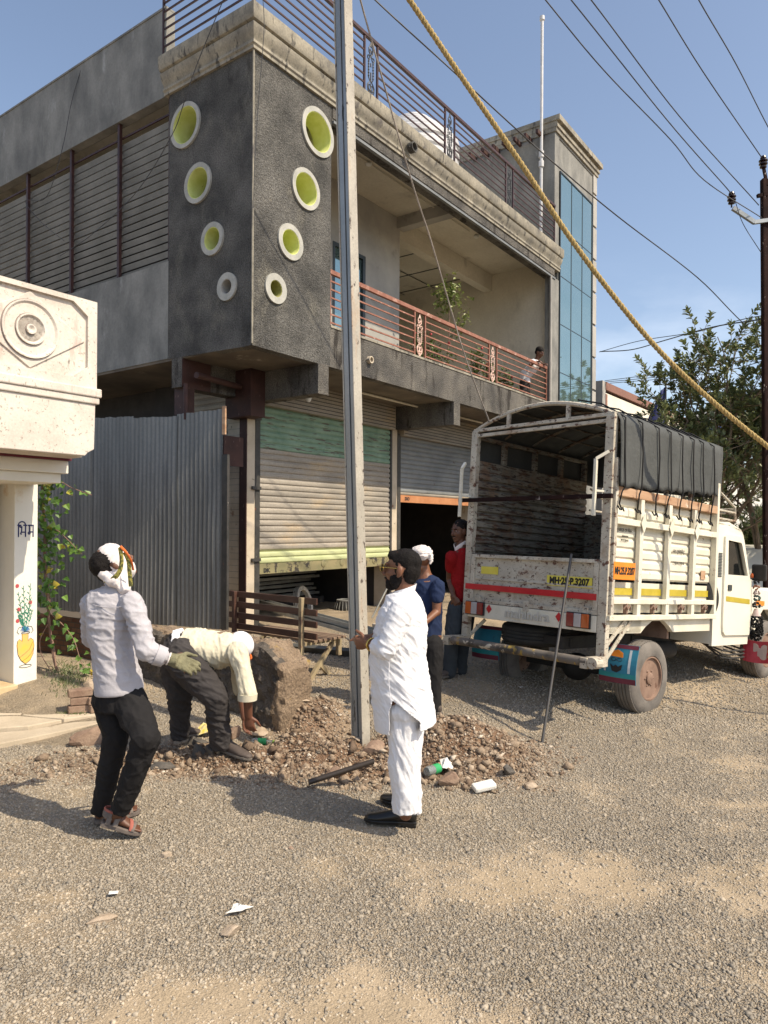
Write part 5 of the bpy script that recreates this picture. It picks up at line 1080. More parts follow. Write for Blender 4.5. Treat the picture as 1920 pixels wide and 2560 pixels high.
# ================================================================== low broken wall of stone and brick
M['rubblewall'] = mat('shade_dark_mud_mortar_wall', (0.085,0.072,0.060), (0.17,0.145,0.12), scale=3, rough=1.0, bump=1.0, bscale=18, bdist=0.05, fine=0.35, fscale=45, spots=[((0.30,0.24,0.18), 6, 0.60, 0.06), ((0.08,0.05,0.04), 4, 0.60, 0.1)])
M['brick'] = bpy.data.materials.new('old_brick_wall'); M['brick'].use_nodes = True
def brick_nodes(m):
    t = m.node_tree; N = t.nodes; K = t.links.new; b = N['Principled BSDF']; tc = N.new('ShaderNodeTexCoord'); mp = N.new('ShaderNodeMapping'); mp.inputs['Rotation'].default_value = (rad(90),0,0); K(tc.outputs['Object'], mp.inputs[0])
    br = N.new('ShaderNodeTexBrick'); br.inputs['Scale'].default_value = 4.4; br.inputs['Mortar Size'].default_value = 0.03; br.inputs['Color1'].default_value = (0.13,0.06,0.035,1); br.inputs['Color2'].default_value = (0.22,0.12,0.07,1); br.inputs['Mortar'].default_value = (0.10,0.08,0.06,1)
    K(mp.outputs[0], br.inputs['Vector']); K(br.outputs['Color'], b.inputs['Base Color']); b.inputs['Roughness'].default_value = 0.95
    bp = N.new('ShaderNodeBump'); bp.inputs['Strength'].default_value = 1.0; bp.inputs['Distance'].default_value = 0.02; bp.invert = True; K(br.outputs['Fac'], bp.inputs['Height']); K(bp.outputs[0], b.inputs['Normal'])
brick_nodes(M['brick'])
M['ochrewall'] = mat('sun_pale_ochre_wall_end', (0.25,0.18,0.12), (0.39,0.29,0.20), scale=7, rough=1.0, bump=1.0, bscale=22, bdist=0.05, fine=0.4, fscale=50, spots=[((0.42,0.28,0.09), 4.5, 0.62, 0.08), ((0.13,0.08,0.06), 9, 0.60, 0.06), ((0.46,0.38,0.32), 7, 0.66, 0.05)])
w0 = Vector((-0.93, 6.28, 0)); wall = thing('broken_wall', 'low crumbling stone and mud wall with rounded ochre broken end behind the bending man', 'wall', w0[:], (0,0, math.atan2(0.5885, -0.8085)))
# local x runs away along the wall, y negative = towards u (its far side)
def wallmesh(x0, x1, top, th, y_off, amp, seed, nx_=60, nz_=16, round_end=True):
    mb = MB(); vs = []; ring = []
    nu = 64
    for i in range(nx_+1):
        x = x0 + (x1-x0)*i/nx_; h = top(x); sec = []
        for k in range(nu+1):
            t = k/nu   # around: front base -> top -> back base
            if t < 0.42: y = 0; z = -0.25 + (h+0.25)*t/0.42
            elif t < 0.58: y = -(t-0.42)/0.16*th; z = h
            else: y = -th; z = h - (h+0.25)*(t-0.58)/0.42
            sq = 1.0
            if round_end and x < x0+0.22: sq = math.sqrt(max(0.0, 1-((x0+0.10-x)/0.10)**2))*0.25+0.75 if x < x0+0.10 else 1.0
            yy = y_off - th/2 + (y+th/2)*sq; p = Vector((x, yy, z))
            n_ = mnoise.noise(Vector((x*3.2, yy*3+seed, z*3.2)))*amp + mnoise.noise(Vector((x*9, yy*9, z*9+seed)))*amp*0.85 + mnoise.noise(Vector((x*21, yy*20, z*21+seed)))*amp*0.6 + (1-abs(mnoise.noise(Vector((x*6, yy*6, z*7+seed+4))))*2)*amp*0.35
            dirn = Vector((-0.5 if x < x0+0.15 else 0, 1 if t < 0.5 else -1, 0.8 if 0.35 < t < 0.65 else 0)).normalized(); vs.append(p + dirn*n_)
    m_ = nu+1
    fs = [(i*m_+k, i*m_+k+1, (i+1)*m_+k+1, (i+1)*m_+k) for i in range(nx_) for k in range(nu)]
    fs.append(tuple(range(m_))); fs.append(tuple(nx_*m_+k for k in range(m_-1,-1,-1))); return mb.add(vs, fs)
def topA(x): return 0.735*(1-0.27*max(0.0, min(1.0, (0.26-x)/0.34))**1.6) + 0.022*math.sin(x*7)*min(1,max(0,x*2)) - 0.012*x
wm_ = wallmesh(-0.08, 2.45, topA, 0.36, 0.0, 0.042, 1.0, nx_=190)
wm_.mi = [1 if sum(wm_.v[i][1] for i in f)/len(f) < -0.09 or sum(wm_.v[i][0] for i in f)/len(f) < 0.01+0.03*math.sin(wm_.v[f[0]][2]*9) else 0 for f in wm_.f]  # front coloured darker as shaded, top and ochre end paler as sunlit
wm_.build('mud_stone_core', [M['rubblewall'], M['ochrewall']], wall, smooth=22)
wallmesh(2.40, 6.5, lambda x: 0.74, 0.30, -0.05, 0.012, 2.0, nx_=60, round_end=False).build('brick_courses', M['brick'], wall, smooth=40)
cp = None if True else wallmesh(0.25, 2.4, lambda x: topA(x)+0.015, 0.40, 0.02, 0.030, 7.0, nx_=70, round_end=False)
# small brick stack left of the man
bs = thing('brick_stack', 'short stack of old red bricks at the corner of the paving', 'bricks', W(200,1760)[:], (0,0,0.4))
for k, (x,y,z,r) in enumerate(((0,0,0.035,0.1),(0.02,0.0,0.105,0.0),(0.0,0.01,0.175,0.15),(0.17,-0.03,0.035,0.3),(0.16,-0.02,0.105,0.2))):
    MB().cbox((x,y,z),(0.2,0.1,0.065),Matrix.Rotation(r,3,'Z')).build('brick', M['redstone'], bs, bevel=0.008)
# ================================================================== slatted bench seen from behind
M['benchwood'] = mat('dark_brown_bench_paint', (0.05,0.022,0.016), (0.10,0.05,0.035), scale=5, rough=0.45, stretch=(0.5,2,2), spots=[((0.42,0.34,0.24), 12, 0.70, 0.03, (0.6,2,2))])
M['benchseat'] = mat('dusty_bench_slats', (0.17,0.11,0.075), (0.27,0.19,0.13), scale=5, rough=0.7, stretch=(0.4,2,2))
M['benchleg'] = mat('worn_yellowish_steel', (0.26,0.20,0.12), (0.38,0.31,0.19), scale=6, rough=0.7, stretch=(1,1,0.5), spots=[((0.11,0.07,0.05), 5, 0.55, 0.08), ((0.60,0.55,0.12), 9, 0.68, 0.05), ((0.22,0.09,0.05), 8, 0.6, 0.08)])
b1 = at(753, 1600, 7.4); b0 = at(586, 1560, 8.07); bz = 0.08
bd = (Vector((b1.x,b1.y,0)) - Vector((b0.x,b0.y,0))); BL = bd.length; bang = math.atan2(bd.y, bd.x)
bench = thing('slatted_bench', 'brown slatted wooden bench on yellowish steel legs outside the shutter', 'bench', (b0.x, b0.y, bz), (0,0,bang))
for x in (0.0, BL): MB().box((x-0.022,-0.022,0.0 if x else 0.0),(x+0.022,0.022,0.985)).build('back_leg', M['benchwood'] if x == 0 else M['benchleg'], bench, bevel=0.004)
for k, z in enumerate((0.60,0.72,0.84,0.955)): MB().box((-0.13,0.023,z-0.035),(BL+0.19,0.045,z+0.03)).build('back_slat', M['benchwood'], bench, bevel=0.004)
for k in range(7): MB().box((-0.02,0.07+k*0.072,0.525),(BL+0.12+0.0*k,0.12+k*0.072,0.55)).build('seat_slat', M['benchseat'], bench, bevel=0.003)
for x in (0.0, BL, BL*0.5): MB().box((x-0.02,0.02,0.485),(x+0.02,0.56,0.524)).build('seat_bearer', M['benchleg'], bench)
for x in (0.0, BL):
    l = MB(); l.bar((x,0.50,0.50),(x,0.02,0.02),0.04,0.04,up=(1,0,0)); l.build('cross_leg', M['benchleg'], bench); l = MB(); l.bar((x-0.0,0.28,0.26),(x,0.58,-0.02),0.04,0.035,up=(1,0,0)); l.build('cross_leg', M['benchleg'], bench)
    MB().box((x+0.0,0.52,0.33),(x+0.04,0.57,0.50)).build('front_stub', M['benchleg'], bench)
# ================================================================== things in the shop
M['zincbar'] = mat('galvanised_channel', (0.28,0.28,0.26), (0.42,0.41,0.37), scale=4, rough=0.5, metal=0.4)
def channel(name, p, q, w_, h, label, group=None, m=None):
    mb = MB(); mb.bar(p, q, w_, h*0.15); d = (Vector(q)-Vector(p)).normalized(); x = d.cross(Vector((0,0,1))).normalized()
    for s_ in (-1,1): mb.bar(Vector(p)+x*s_*w_/2+Vector((0,0,h*0.4)), Vector(q)+x*s_*w_/2+Vector((0,0,h*0.4)), w_*0.08, h)
    o = mb.build(name, m or M['zincbar'], None); tag(o, label, 'steel channel', group); return o
channel('steel_channel', at(660,1508,11.6), at(962,1592,7.9), 0.11, 0.06, 'wide gray steel channel sloping out of the shop behind the bench')
channel('steel_channel', at(690,1530,11.2), at(960,1606,7.7), 0.09, 0.05, 'lower narrow steel channel lying beside the wide sloping one')
for k in range(7):
    y = 2.2+0.13*k; z = 0.55+0.0*k
    channel('steel_channel', Hw(1.7,3.0+0.1*(k%3),0.42+0.085*k), Hw(4.8,3.1+0.08*(k%4),0.42+0.085*k), 0.12, 0.05, 'gray steel channels stacked flat inside the shop behind the bench', group='steel channels stacked in the shop')
tr_ = MB(); tr_.box((1.8,2.9,0.1),(4.7,3.3,0.38)); 
o = MB().box((-1.55,-0.25,0),(1.55,0.25,0.26)).build('trestle', M['shopdark'], None, bevel=0.01); o.location = Hw(3.25,3.15,0.12); o.rotation_euler = (0,0,math.pi/2-YAW); tag(o, 'low dark rack carrying the stacked channels in the shop', 'rack')
cl = MB(); cc = Hw(3.25,2.05,0.42)
for k in range(34):
    r = 0.30-0.0035*(k%11)*2; a0 = random.random(); off = (k//11)*0.03-0.03
    pts = []
    for j in range(40): a = 2*math.pi*j/40; pts.append((r*math.cos(a), off + 0.25*r*math.sin(a+0.6)*0.15, r*math.sin(a)))
    cl.tube(pts, 0.006, n=5, closed=True)
o = cl.build('wire_coil', mat('pale_wire_coil', (0.42,0.40,0.36), (0.60,0.58,0.52), scale=30, rough=0.5), None, smooth=60); o.location = cc; o.rotation_euler = (rad(-12), 0, math.pi/2-YAW+0.3); tag(o, 'large pale coil of wire leaning inside the half open shutter', 'coil')
dp = Hw(4.02,1.72,0.14)
dm = thing('striped_drum', 'small dark drum with pale lacing strips beside the pole in the shop doorway', 'drum', dp[:])
MB().lathe([(0.10,0.0),(0.17,0.05),(0.19,0.14),(0.16,0.27),(0.145,0.28),(0.0,0.27)], n=28).build('shell', M['chassis'], dm, smooth=40)
mb = MB()
for k in range(18): a = 2*math.pi*k/18; mb.tube([(0.15*math.cos(a),0.15*math.sin(a),0.28),(0.197*math.cos(a),0.197*math.sin(a),0.15),(0.178*math.cos(a),0.178*math.sin(a),0.04)], 0.008, n=5)
mb.build('lacing', M['zincbar'], dm); MB().tube([(0.15*math.cos(a),0.15*math.sin(a),0.285) for a in [2*math.pi*k/24 for k in range(24)]], 0.014, n=6, closed=True).build('hoop', M['zincbar'], dm)
pt = MB(); p1 = at(625,1622,9.3); p2 = at(985,1670,8.0); 
o = MB().cbox((0,0,0),(2.6,0.05,0.30)).build('metal_plate', mat('dull_metal_plate', (0.10,0.10,0.09), (0.16,0.16,0.145), scale=3, rough=0.55, metal=0.3), None); o.location = at(820,1640,8.75); o.rotation_euler = (rad(38),0,rad(-24)); tag(o, 'dark metal plate lying on edge under the bench and channels', 'metal plate')
o = MB().tube([at(930,1545,9.6), at(992,1423,9.9)], 0.012, n=8).build('steel_rod', M['zincbar'], None); tag(o, 'thin pale rod leaning in the doorway just behind the man in white', 'rod')
o = MB().cbox((0,0,0),(0.5,0.3,0.10),None).build('wooden_block', M['pillar_plaster'], None, bevel=0.01); o.location = at(985,1568,9.5); o.rotation_euler = (0,0,0.6); tag(o, 'pale wooden block on the shop step behind the man in white', 'block')
# ================================================================== steel pole being erected
pb = at(903, 1881, 5.62); ptop_dir = (at(857, 0, 5.62) - pb).normalized(); PL = 8.4
pole = thing('steel_pole', 'tall galvanised steel joist pole standing in the dug pit at centre', 'pole', (0,0,0))
pq = pb - ptop_dir*0.25; pe = pb + ptop_dir*PL; vdir = Vector((-0.8085,0.5885,0)); udir = Vector((0.5885,0.8085,0))
for s_, nm in ((-1,'flange'),(1,'flange')):
    MB().bar(pq+vdir*0.050*s_, pe+vdir*0.050*s_, 0.10, 0.009, up=vdir).build(nm, M['poleflange'], pole, bevel=0.002)
MB().bar(pq, pe, 0.008, 0.092, up=vdir).build('web', M['polegray'], pole)
MB().bar(pq+vdir*0.020-udir*0.036, pe+vdir*0.020-udir*0.036, 0.016, 0.045, up=vdir).build('channel_web', M['polegray'], pole, bevel=0.002); MB().bar(pq-vdir*0.027-udir*0.030, pe-vdir*0.027-udir*0.030, 0.014, 0.036, up=vdir).build('channel_web', M['polegray'], pole, bevel=0.002)
# leaning rod, pipe on the ground
rb = W(1355,1858); rt = Tw(-0.365,-0.045,1.56); o = MB().tube([rb, rt], 0.0125, n=10).build('steel_rod', flat('dark_steel_bar',(0.12,0.11,0.10),rough=0.4,metal=0.6), None, smooth=60); tag(o, 'dark steel rod leaning against the tailgate of the pickup', 'rod')
pA = W(772,1974); pA.z += 0.05; pB = at(935,1903,4.95); o = MB().lathe([(0.020,0),(0.020,1),(0.014,1),(0.014,0)], lambda x,y,h: (pA + (pB-pA)*h + Vector((0,0,1))*y + (pB-pA).normalized().cross(Vector((0,0,1)))*x), n=18, closed=True).build('metal_pipe', flat('dark_steel_pipe',(0.08,0.065,0.055),rough=0.45,metal=0.6), None, smooth=40); tag(o, 'short dark metal pipe lying on the heap left of the white trousers', 'pipe')
# ================================================================== rope and wires
rpx = [(860,-230),(940,-115),(1024,0),(1157,197),(1296,399),(1447,625),(1620,845),(1759,984),(1920,1117),(2120,1270),(2400,1460)]
rp = catmull([at(px,py,5.62+0.105*min(i,8)) for i,(px,py) in enumerate(rpx)], 16)
def twisted(pts, R, r, pitch, n=3, seg=0.010):
    mb = MB(); cum = [0]
    for a, b in zip(pts, pts[1:]): cum.append(cum[-1]+(b-a).length)
    Ltot = cum[-1]; N_ = int(Ltot/seg); res = []; j = 0
    for i in range(N_+1):
        s_ = Ltot*i/N_
        while j < len(cum)-2 and cum[j+1] < s_: j += 1
        t = (s_-cum[j])/max(1e-6, cum[j+1]-cum[j]); res.append((pts[j].lerp(pts[j+1], t), (pts[j+1]-pts[j]).normalized(), s_))
    for q in range(n):
        P = []
        for p, d, s_ in res:
            x = d.cross(Vector((0,1,0.2))).normalized(); y = d.cross(x); a = 2*math.pi*(s_/pitch + q/n); P.append(p + x*math.cos(a)*R + y*math.sin(a)*R)
        mb.tube(P, r, n=6)
    return mb
o = twisted(rp, 0.0115, 0.0125, 0.115).build('hemp_rope', M['rope'], None, smooth=80); tag(o, 'thick twisted yellow hemp rope stretched diagonally from pole top to lower right', 'rope')
def wire(label, pts, r, name='power_line', m=None, cat='wire', n=6, group=None):
    P = catmull([at(px,py,D) for px,py,D in pts], 8); o = MB().tube(P, r, n=n).build(name, m or M['wire'], None, smooth=60); tag(o, label, cat, group); return o
wire('thin gray rope hanging from the pole top down behind the truck canopy', [(880,-90,5.6),(901,0,5.8),(969,243,6.2),(1033,466,6.6),(1077,601,6.9),(1124,763,7.3),(1165,898,7.6),(1226,1062,8.0)], 0.0075, 'thin_rope', M['thinrope'], 'rope')
wire('single black cable crossing behind the thick rope toward the right tree', [(780,-160,7.9),(938,0,8.34),(1137,182,8.95),(1374,398,9.8),(1543,540,10.7),(1745,695,12.4),(1873,820,14),(2000,900,16)], 0.009, 'black_cable', None, 'cable')
wire('lowest overhead wire at left running to the pole behind its bracket', [(1180,-230,7),(1364,0,8),(1509,175,8.9),(1678,351,9.8),(1760,450,10.4),(1905,545,11)], 0.007)
wire('overhead wire ending on the side bracket insulator', [(1250,-210,7),(1428,0,8.2),(1671,304,9.6),(1813,466,10.6),(1829,487,10.9)], 0.007)
wire('overhead wire third from left meeting the pole under the top bracket', [(1300,-215,7),(1478,0,8.2),(1698,290,9.7),(1897,513,11)], 0.007)
wire('overhead wire ending on the pole top insulator', [(1500,-240,7),(1647,0,8.3),(1760,183,9.6),(1907,398,11)], 0.007)
wire('rightmost overhead wire leaving the frame above the pole top', [(1640,-200,7.2),(1747,0,8.4),(1840,160,9.6),(1920,317,11),(1990,440,12)], 0.007)
wire('slack wire from the side bracket down to the pole shaft', [(1838,503,10.9),(1858,560,10.9),(1903,632,10.95)], 0.006)
wire('upper sagging service wire from stair tower to the right', [(1498,880,18),(1600,852,17),(1740,830,15),(1850,800,13),(1925,786,11.5)], 0.008)
wire('lower sagging service cable from stair tower to the right', [(1500,879,18),(1580,874,17.5),(1665,850,16),(1780,818,14),(1925,795,11.5)], 0.012)
wire('top one of three low wires over the cream building', [(1512,952,20),(1650,933,18),(1800,900,15),(1925,888,12)], 0.008)
wire('middle one of three low wires over the cream building', [(1515,955,20),(1660,940,18),(1800,912,15),(1925,893,12)], 0.008)
wire('lowest of three low wires over the cream building', [(1525,958,20),(1670,946,18),(1800,930,15),(1925,898,12)], 0.008)
wire('thin cable drooping across the corner tower and the louvres', [(565,-20,8.4),(558,0,8.5),(492,162,8.8),(457,266,9.0),(428,341,9.6),(341,480,10.2),(231,585,10.9),(150,640,11.5)], 0.005)
wire('looping cable on the upper side wall at far left', [(208,156,11.5),(179,255,11.6),(156,370,11.7),(116,492,11.8),(64,503,12.2),(104,556,12.0),(160,602,11.6)], 0.005)
wire('fine cable hanging down beside the tower corner bead', [(657,-10,8.7),(660,75,8.8),(648,231,8.95),(637,405,9.05),(633,520,9.1)], 0.004)
# rusted utility pole with bracket
up = thing('utility_pole', 'rusted dark red utility pole at right edge with brown insulators', 'utility pole', (0,0,0))
ub = at(1927, 1500, 11.0); ub.z = -0.1; ut = at(1918, 447, 11.0); uf = Vector((0.85,0.5,0)).normalized()
MB().bar(ub, ut, 0.14, 0.014, up=(0.3,-1,0)).build('joist', M['rustpole'], up)
for s_ in (-1,1): MB().bar(ub+Vector((s_*0.07,0.02,0)), ut+Vector((s_*0.07,0.02,0)), 0.014, 0.09, up=(0,-1,0)).build('joist_flange', M['rustpole'], up)
MB().bar(ut+Vector((0,0,-0.1)), at(1909,420,11), 0.04, 0.03, up=(0,-1,0)).build('top_pin', M['rustpole'], up)
br = MB(); br.bar(at(1832,520,10.95), at(1886,556,10.95), 0.05, 0.06); br.bar(at(1884,556,10.95), at(1935,549,10.98), 0.05, 0.055); br.build('side_bracket', M['polegray'], up); MB().bar(at(1893,490,11), at(1918,486,11), 0.05,0.05).build('clamp', M['rustpole'], up)
def insulator(c, s_=1.0):
    return MB().lathe([(0.0,0.13),(0.035,0.13),(0.045,0.10),(0.03,0.085),(0.062,0.07),(0.064,0.055),(0.032,0.045),(0.062,0.02),(0.062,0.005),(0.032,-0.005),(0.05,-0.03),(0.048,-0.045),(0.012,-0.055),(0.012,-0.10)], lambda x,y,h: (c.x+x*s_, c.y+y*s_, c.z+h*s_), n=20).build('insulator', M['insul'], up, smooth=40)
insulator(at(1829,502,10.95), 1.0); insulator(at(1908,412,11.0), 1.0)
# PVC pipe and terrace tank
pv = thing('vent_pipe', 'tall thin white plastic pipe standing on the terrace beside the stair tower', 'pipe', Hw(9.47,0.28,8.3)[:])
MB().tube([(0,0,0),(0,0,5.45)], 0.036, n=14).build('tube', M['pvc'], pv, smooth=40); MB().lathe([(0.0,5.53),(0.058,5.53),(0.06,5.44),(0.04,5.42)], n=16).build('cap', M['pvc'], pv, smooth=40)
for z in (2.05,2.28): MB().lathe([(0.0,z+0.07),(0.062,z+0.07),(0.062,z-0.07),(0.0,z-0.07)], n=16).build('coupling', M['pvc'], pv, smooth=40)
tk = thing('water_tank', 'white ribbed water tank on the terrace seen through the railing', 'tank', Hw(8.1,3.0,8.4)[:])
pr = [(0.0,3.30),(0.25,3.28),(0.30,3.24)]
for k in range(5): r = 0.45+0.14*k; z = 3.18-0.12*k; pr += [(r,z),(r+0.03,z-0.03),(r+0.03,z-0.08),(r,z-0.10)]
for k in range(8): z = 2.6-0.25*k; pr += [(1.08,z),(1.12,z-0.04),(1.12,z-0.15),(1.08,z-0.19)]
pr += [(1.05,0.6),(0,0.6)]
MB().lathe(pr, n=48).build('shell', M['pvc'], tk, smooth=30); MB().box((-0.9,-0.9,0),(0.9,0.9,0.6)).build('plinth', M['plaster_gray'], tk); MB().lathe([(0,3.36),(0.2,3.34),(0.22,3.27),(0,3.27)], n=24).build('lid', M['pvc'], tk, smooth=30)
# ================================================================== far buildings
cbp = at(1508, 1300, 20); cbl = thing('cream_building', 'cream flat roofed building with brown parapet band behind the tree', 'building', (cbp.x, cbp.y, 0), (0,0,math.pi/2-YAW-0.02))
M['cream'] = mat('cream_wall', (0.66,0.62,0.52), (0.74,0.70,0.60), scale=0.8, rough=0.9, spots=[((0.5,0.46,0.38), 1.5, 0.66, 0.1)]); M['brownband'] = flat('brown_band', (0.24,0.12,0.09), rough=0.8)
MB().box((0.02,0.0,0),(14,8,5.55)).build('wall', M['cream'], cbl); MB().box((0,-0.06,5.62),(14.05,8,5.83)).build('parapet_band', M['brownband'], cbl); MB().box((-0.22,-0.04,0),(0.02,8,5.84)).build('gray_side', M['plaster_gray'], cbl); MB().box((0.0,-0.05,0),(0.14,0.0,5.5)).build('corner_band', M['brownband'], cbl)
for k in range(3): MB().box((2+3.5*k,-0.03,1.4),(3.4+3.5*k,0.0,2.9)).build('window', M['darkglass'], cbl)
fp = at(1662, 1085, 19.0); fl = thing('blue_flag', 'dark blue flag furled on a thin pole above the cream building', 'flag', fp[:])
MB().tube([(0.05,0,-1.6),(0.02,0,1.30)], 0.02, n=6).build('staff', M['wire'], fl)
mb = MB(); vs=[]; 
for j in range(8):
    for i in range(5): t=j/7; u=i/4; vs.append((0.02-u*(0.12+0.50*t)*(1 if True else 0), 0.06*math.sin(u*6+t*3), 1.25-1.15*t-0.10*u))
mb.add(vs, [(j*5+i,j*5+i+1,(j+1)*5+i+1,(j+1)*5+i) for j in range(7) for i in range(4)]); q = mb.build('cloth', flat('navy_flag',(0.03,0.035,0.14)), fl, smooth=60); q.modifiers.new('s','SOLIDIFY').thickness = 0.01
bp_ = at(1768, 1073, 17.5); bn = thing('banner', 'white banner with blue lettering partly hidden by the tree leaves', 'banner', bp_[:], (0,0,-0.3))
MB().box((-0.45,0,-0.42),(0.45,0.03,0.42)).build('sheet', M['white'], bn); text_mb('\u0905\u092d\u093f\u0928\u0902\u0926\u0928', 0.34, lambda u,v,d: (u,-0.003-d,v), th=0.004, bold=0.01).build('lettering', flat('blue_print',(0.03,0.10,0.45)), bn)
fb = at(1893, 1300, 42); f1 = thing('apartment_block', 'distant gray concrete apartment block at right edge behind the trees', 'building', (fb.x, fb.y, 0), (0,0,0.5))
MB().box((-2.2,-2,0),(3,4,4.6)).build('wall', M['plaster_gray'], f1); MB().box((-0.2,-1.5,4.6),(0.8,0.5,5.9)).build('stair_head', M['plaster_gray'], f1)
for k in range(3): MB().box((-1.6+1.3*k,-2.03,3.0),(-0.9+1.3*k,-2.0,4.0)).build('window', M['darkglass'], f1)
wb = at(1725,1200,34); f2 = thing('white_house', 'far white house glimpsed between the tree and the utility pole', 'building', (wb.x+1.5, wb.y, 0), (0,0,0.3)); MB().box((-3,-2,0),(4,3,4.1)).build('wall', M['white'], f2); MB().box((-3.1,-2.1,4.1),(4.1,3.1,4.3)).build('roof', M['plaster_gray'], f2)
for k in range(3): MB().box((-2.2+2.0*k,-2.03,1.6),(-1.2+2.0*k,-2.0,2.8)).build('window', M['darkglass'], f2)
# white car behind the truck cab
cp_ = at(1905, 1440, 13.2); car = thing('parked_car', 'white car mostly hidden behind the truck cab mirror', 'car', (cp_.x+0.6, cp_.y+0.6, -0.02), (0,0,0.75))
prof = [(-2.0,0.35),(-2.0,0.85),(-1.75,0.95),(-1.45,1.0),(-1.05,1.45),(0.25,1.5),(0.95,1.02),(1.75,0.90),(1.95,0.72),(1.95,0.35)]
MB().prism(prof, lambda u,v,d: (u,d,v), -0.8, 0.8).build('body', M['cabpaint'], car, bevel=0.05)
MB().prism([(-1.30,1.02),(-0.98,1.39),(0.20,1.43),(0.78,1.03)], lambda u,v,d: (u,d,v), -0.805, 0.805).build('window', M['darkglass'], car)
for x in (-1.25,1.2):
    for y in (-0.8,0.62): MB().lathe([(0.0,0),(0.32,0),(0.32,0.18),(0.0,0.18)], lambda a,b,h,x=x,y=y: (x+a,y+h,0.32+b), n=24).build('wheel', M['tyre_black'], car, smooth=40)
# ================================================================== vegetation
def leafmat(name, c1, c2, c3=None):
    m = bpy.data.materials.new(name); m.use_nodes = True; t = m.node_tree; N = t.nodes; K = t.links.new; b = N['Principled BSDF']
    a = N.new('ShaderNodeAttribute'); a.attribute_name = 'tint'; r = N.new('ShaderNodeValToRGB'); e = r.color_ramp.elements; e[0].color = (*c1,1); e[1].color = (*c2,1); e[1].position = 0.85 if c3 else 1
    if c3: q = e.new(0.97); q.color = (*c3,1)
    K(a.outputs['Fac'], r.inputs[0]); K(r.outputs[0], b.inputs['Base Color']); b.inputs['Roughness'].default_value = 0.45
    tr = N.new('ShaderNodeBsdfTranslucent'); K(r.outputs[0], tr.inputs[0]); mx_ = N.new('ShaderNodeMixShader'); mx_.inputs[0].default_value = 0.25; K(b.outputs[0], mx_.inputs[1]); K(tr.outputs[0], mx_.inputs[2]); K(mx_.outputs[0], N['Material Output'].inputs[0]); return m
M['leaf'] = leafmat('tree_leaf', (0.08,0.11,0.045), (0.25,0.28,0.12)); M['leaf2'] = leafmat('pale_willow_leaf', (0.06,0.085,0.035), (0.16,0.19,0.08)); M['vine'] = leafmat('vine_leaf', (0.05,0.12,0.02), (0.16,0.28,0.05), (0.45,0.36,0.05)); M['rose'] = leafmat('balcony_plant_leaf', (0.05,0.09,0.02), (0.17,0.22,0.06))
M['bark'] = mat('tree_bark', (0.16,0.12,0.08), (0.26,0.20,0.14), scale=9, rough=0.95, bump=0.5, bscale=30)
M['stem'] = mat('vine_stem', (0.20,0.12,0.09), (0.32,0.20,0.15), scale=12, rough=0.9)
def leaves(name, items, m, parent, shape='oval'):
    """items: (pos, dir, normal, length, width)"""
    n = len(items); V = np.zeros((n, 6, 3)); 
    prof = {'oval': ((0,0),(0.35,0.5),(0.8,0.38),(1,0),(0.8,-0.38),(0.35,-0.5)), 'heart': ((0,0),(0.12,0.55),(0.5,0.42),(1,0),(0.5,-0.42),(0.12,-0.55)), 'thin': ((0,0),(0.3,0.5),(0.7,0.4),(1,0),(0.7,-0.4),(0.3,-0.5))}[shape]
    for i, (p, d, nn, ln, wd) in enumerate(items):
        d = d.normalized(); s_ = d.cross(nn); 
        if s_.length < 1e-4: s_ = d.orthogonal()
        s_.normalize(); up = s_.cross(d)
        for k, (a, b) in enumerate(prof): q = p + d*a*ln + s_*b*wd + up*(abs(b)*wd*0.35 - a*a*ln*0.12); V[i, k] = q
    F = []
    for i in range(n): F += [(i*6, i*6+1, i*6+2, i*6+3), (i*6, i*6+3, i*6+4, i*6+5)]
    me = bpy.data.meshes.new(name); me.from_pydata(V.reshape(-1,3).tolist(), [], F); a = me.attributes.new('tint', 'FLOAT', 'POINT'); a.data.foreach_set('value', np.repeat(rng.uniform(0,1,n), 6).astype(np.float32))
    me.materials.append(m); o = bpy.data.objects.new(name, me); link(o, parent); return o
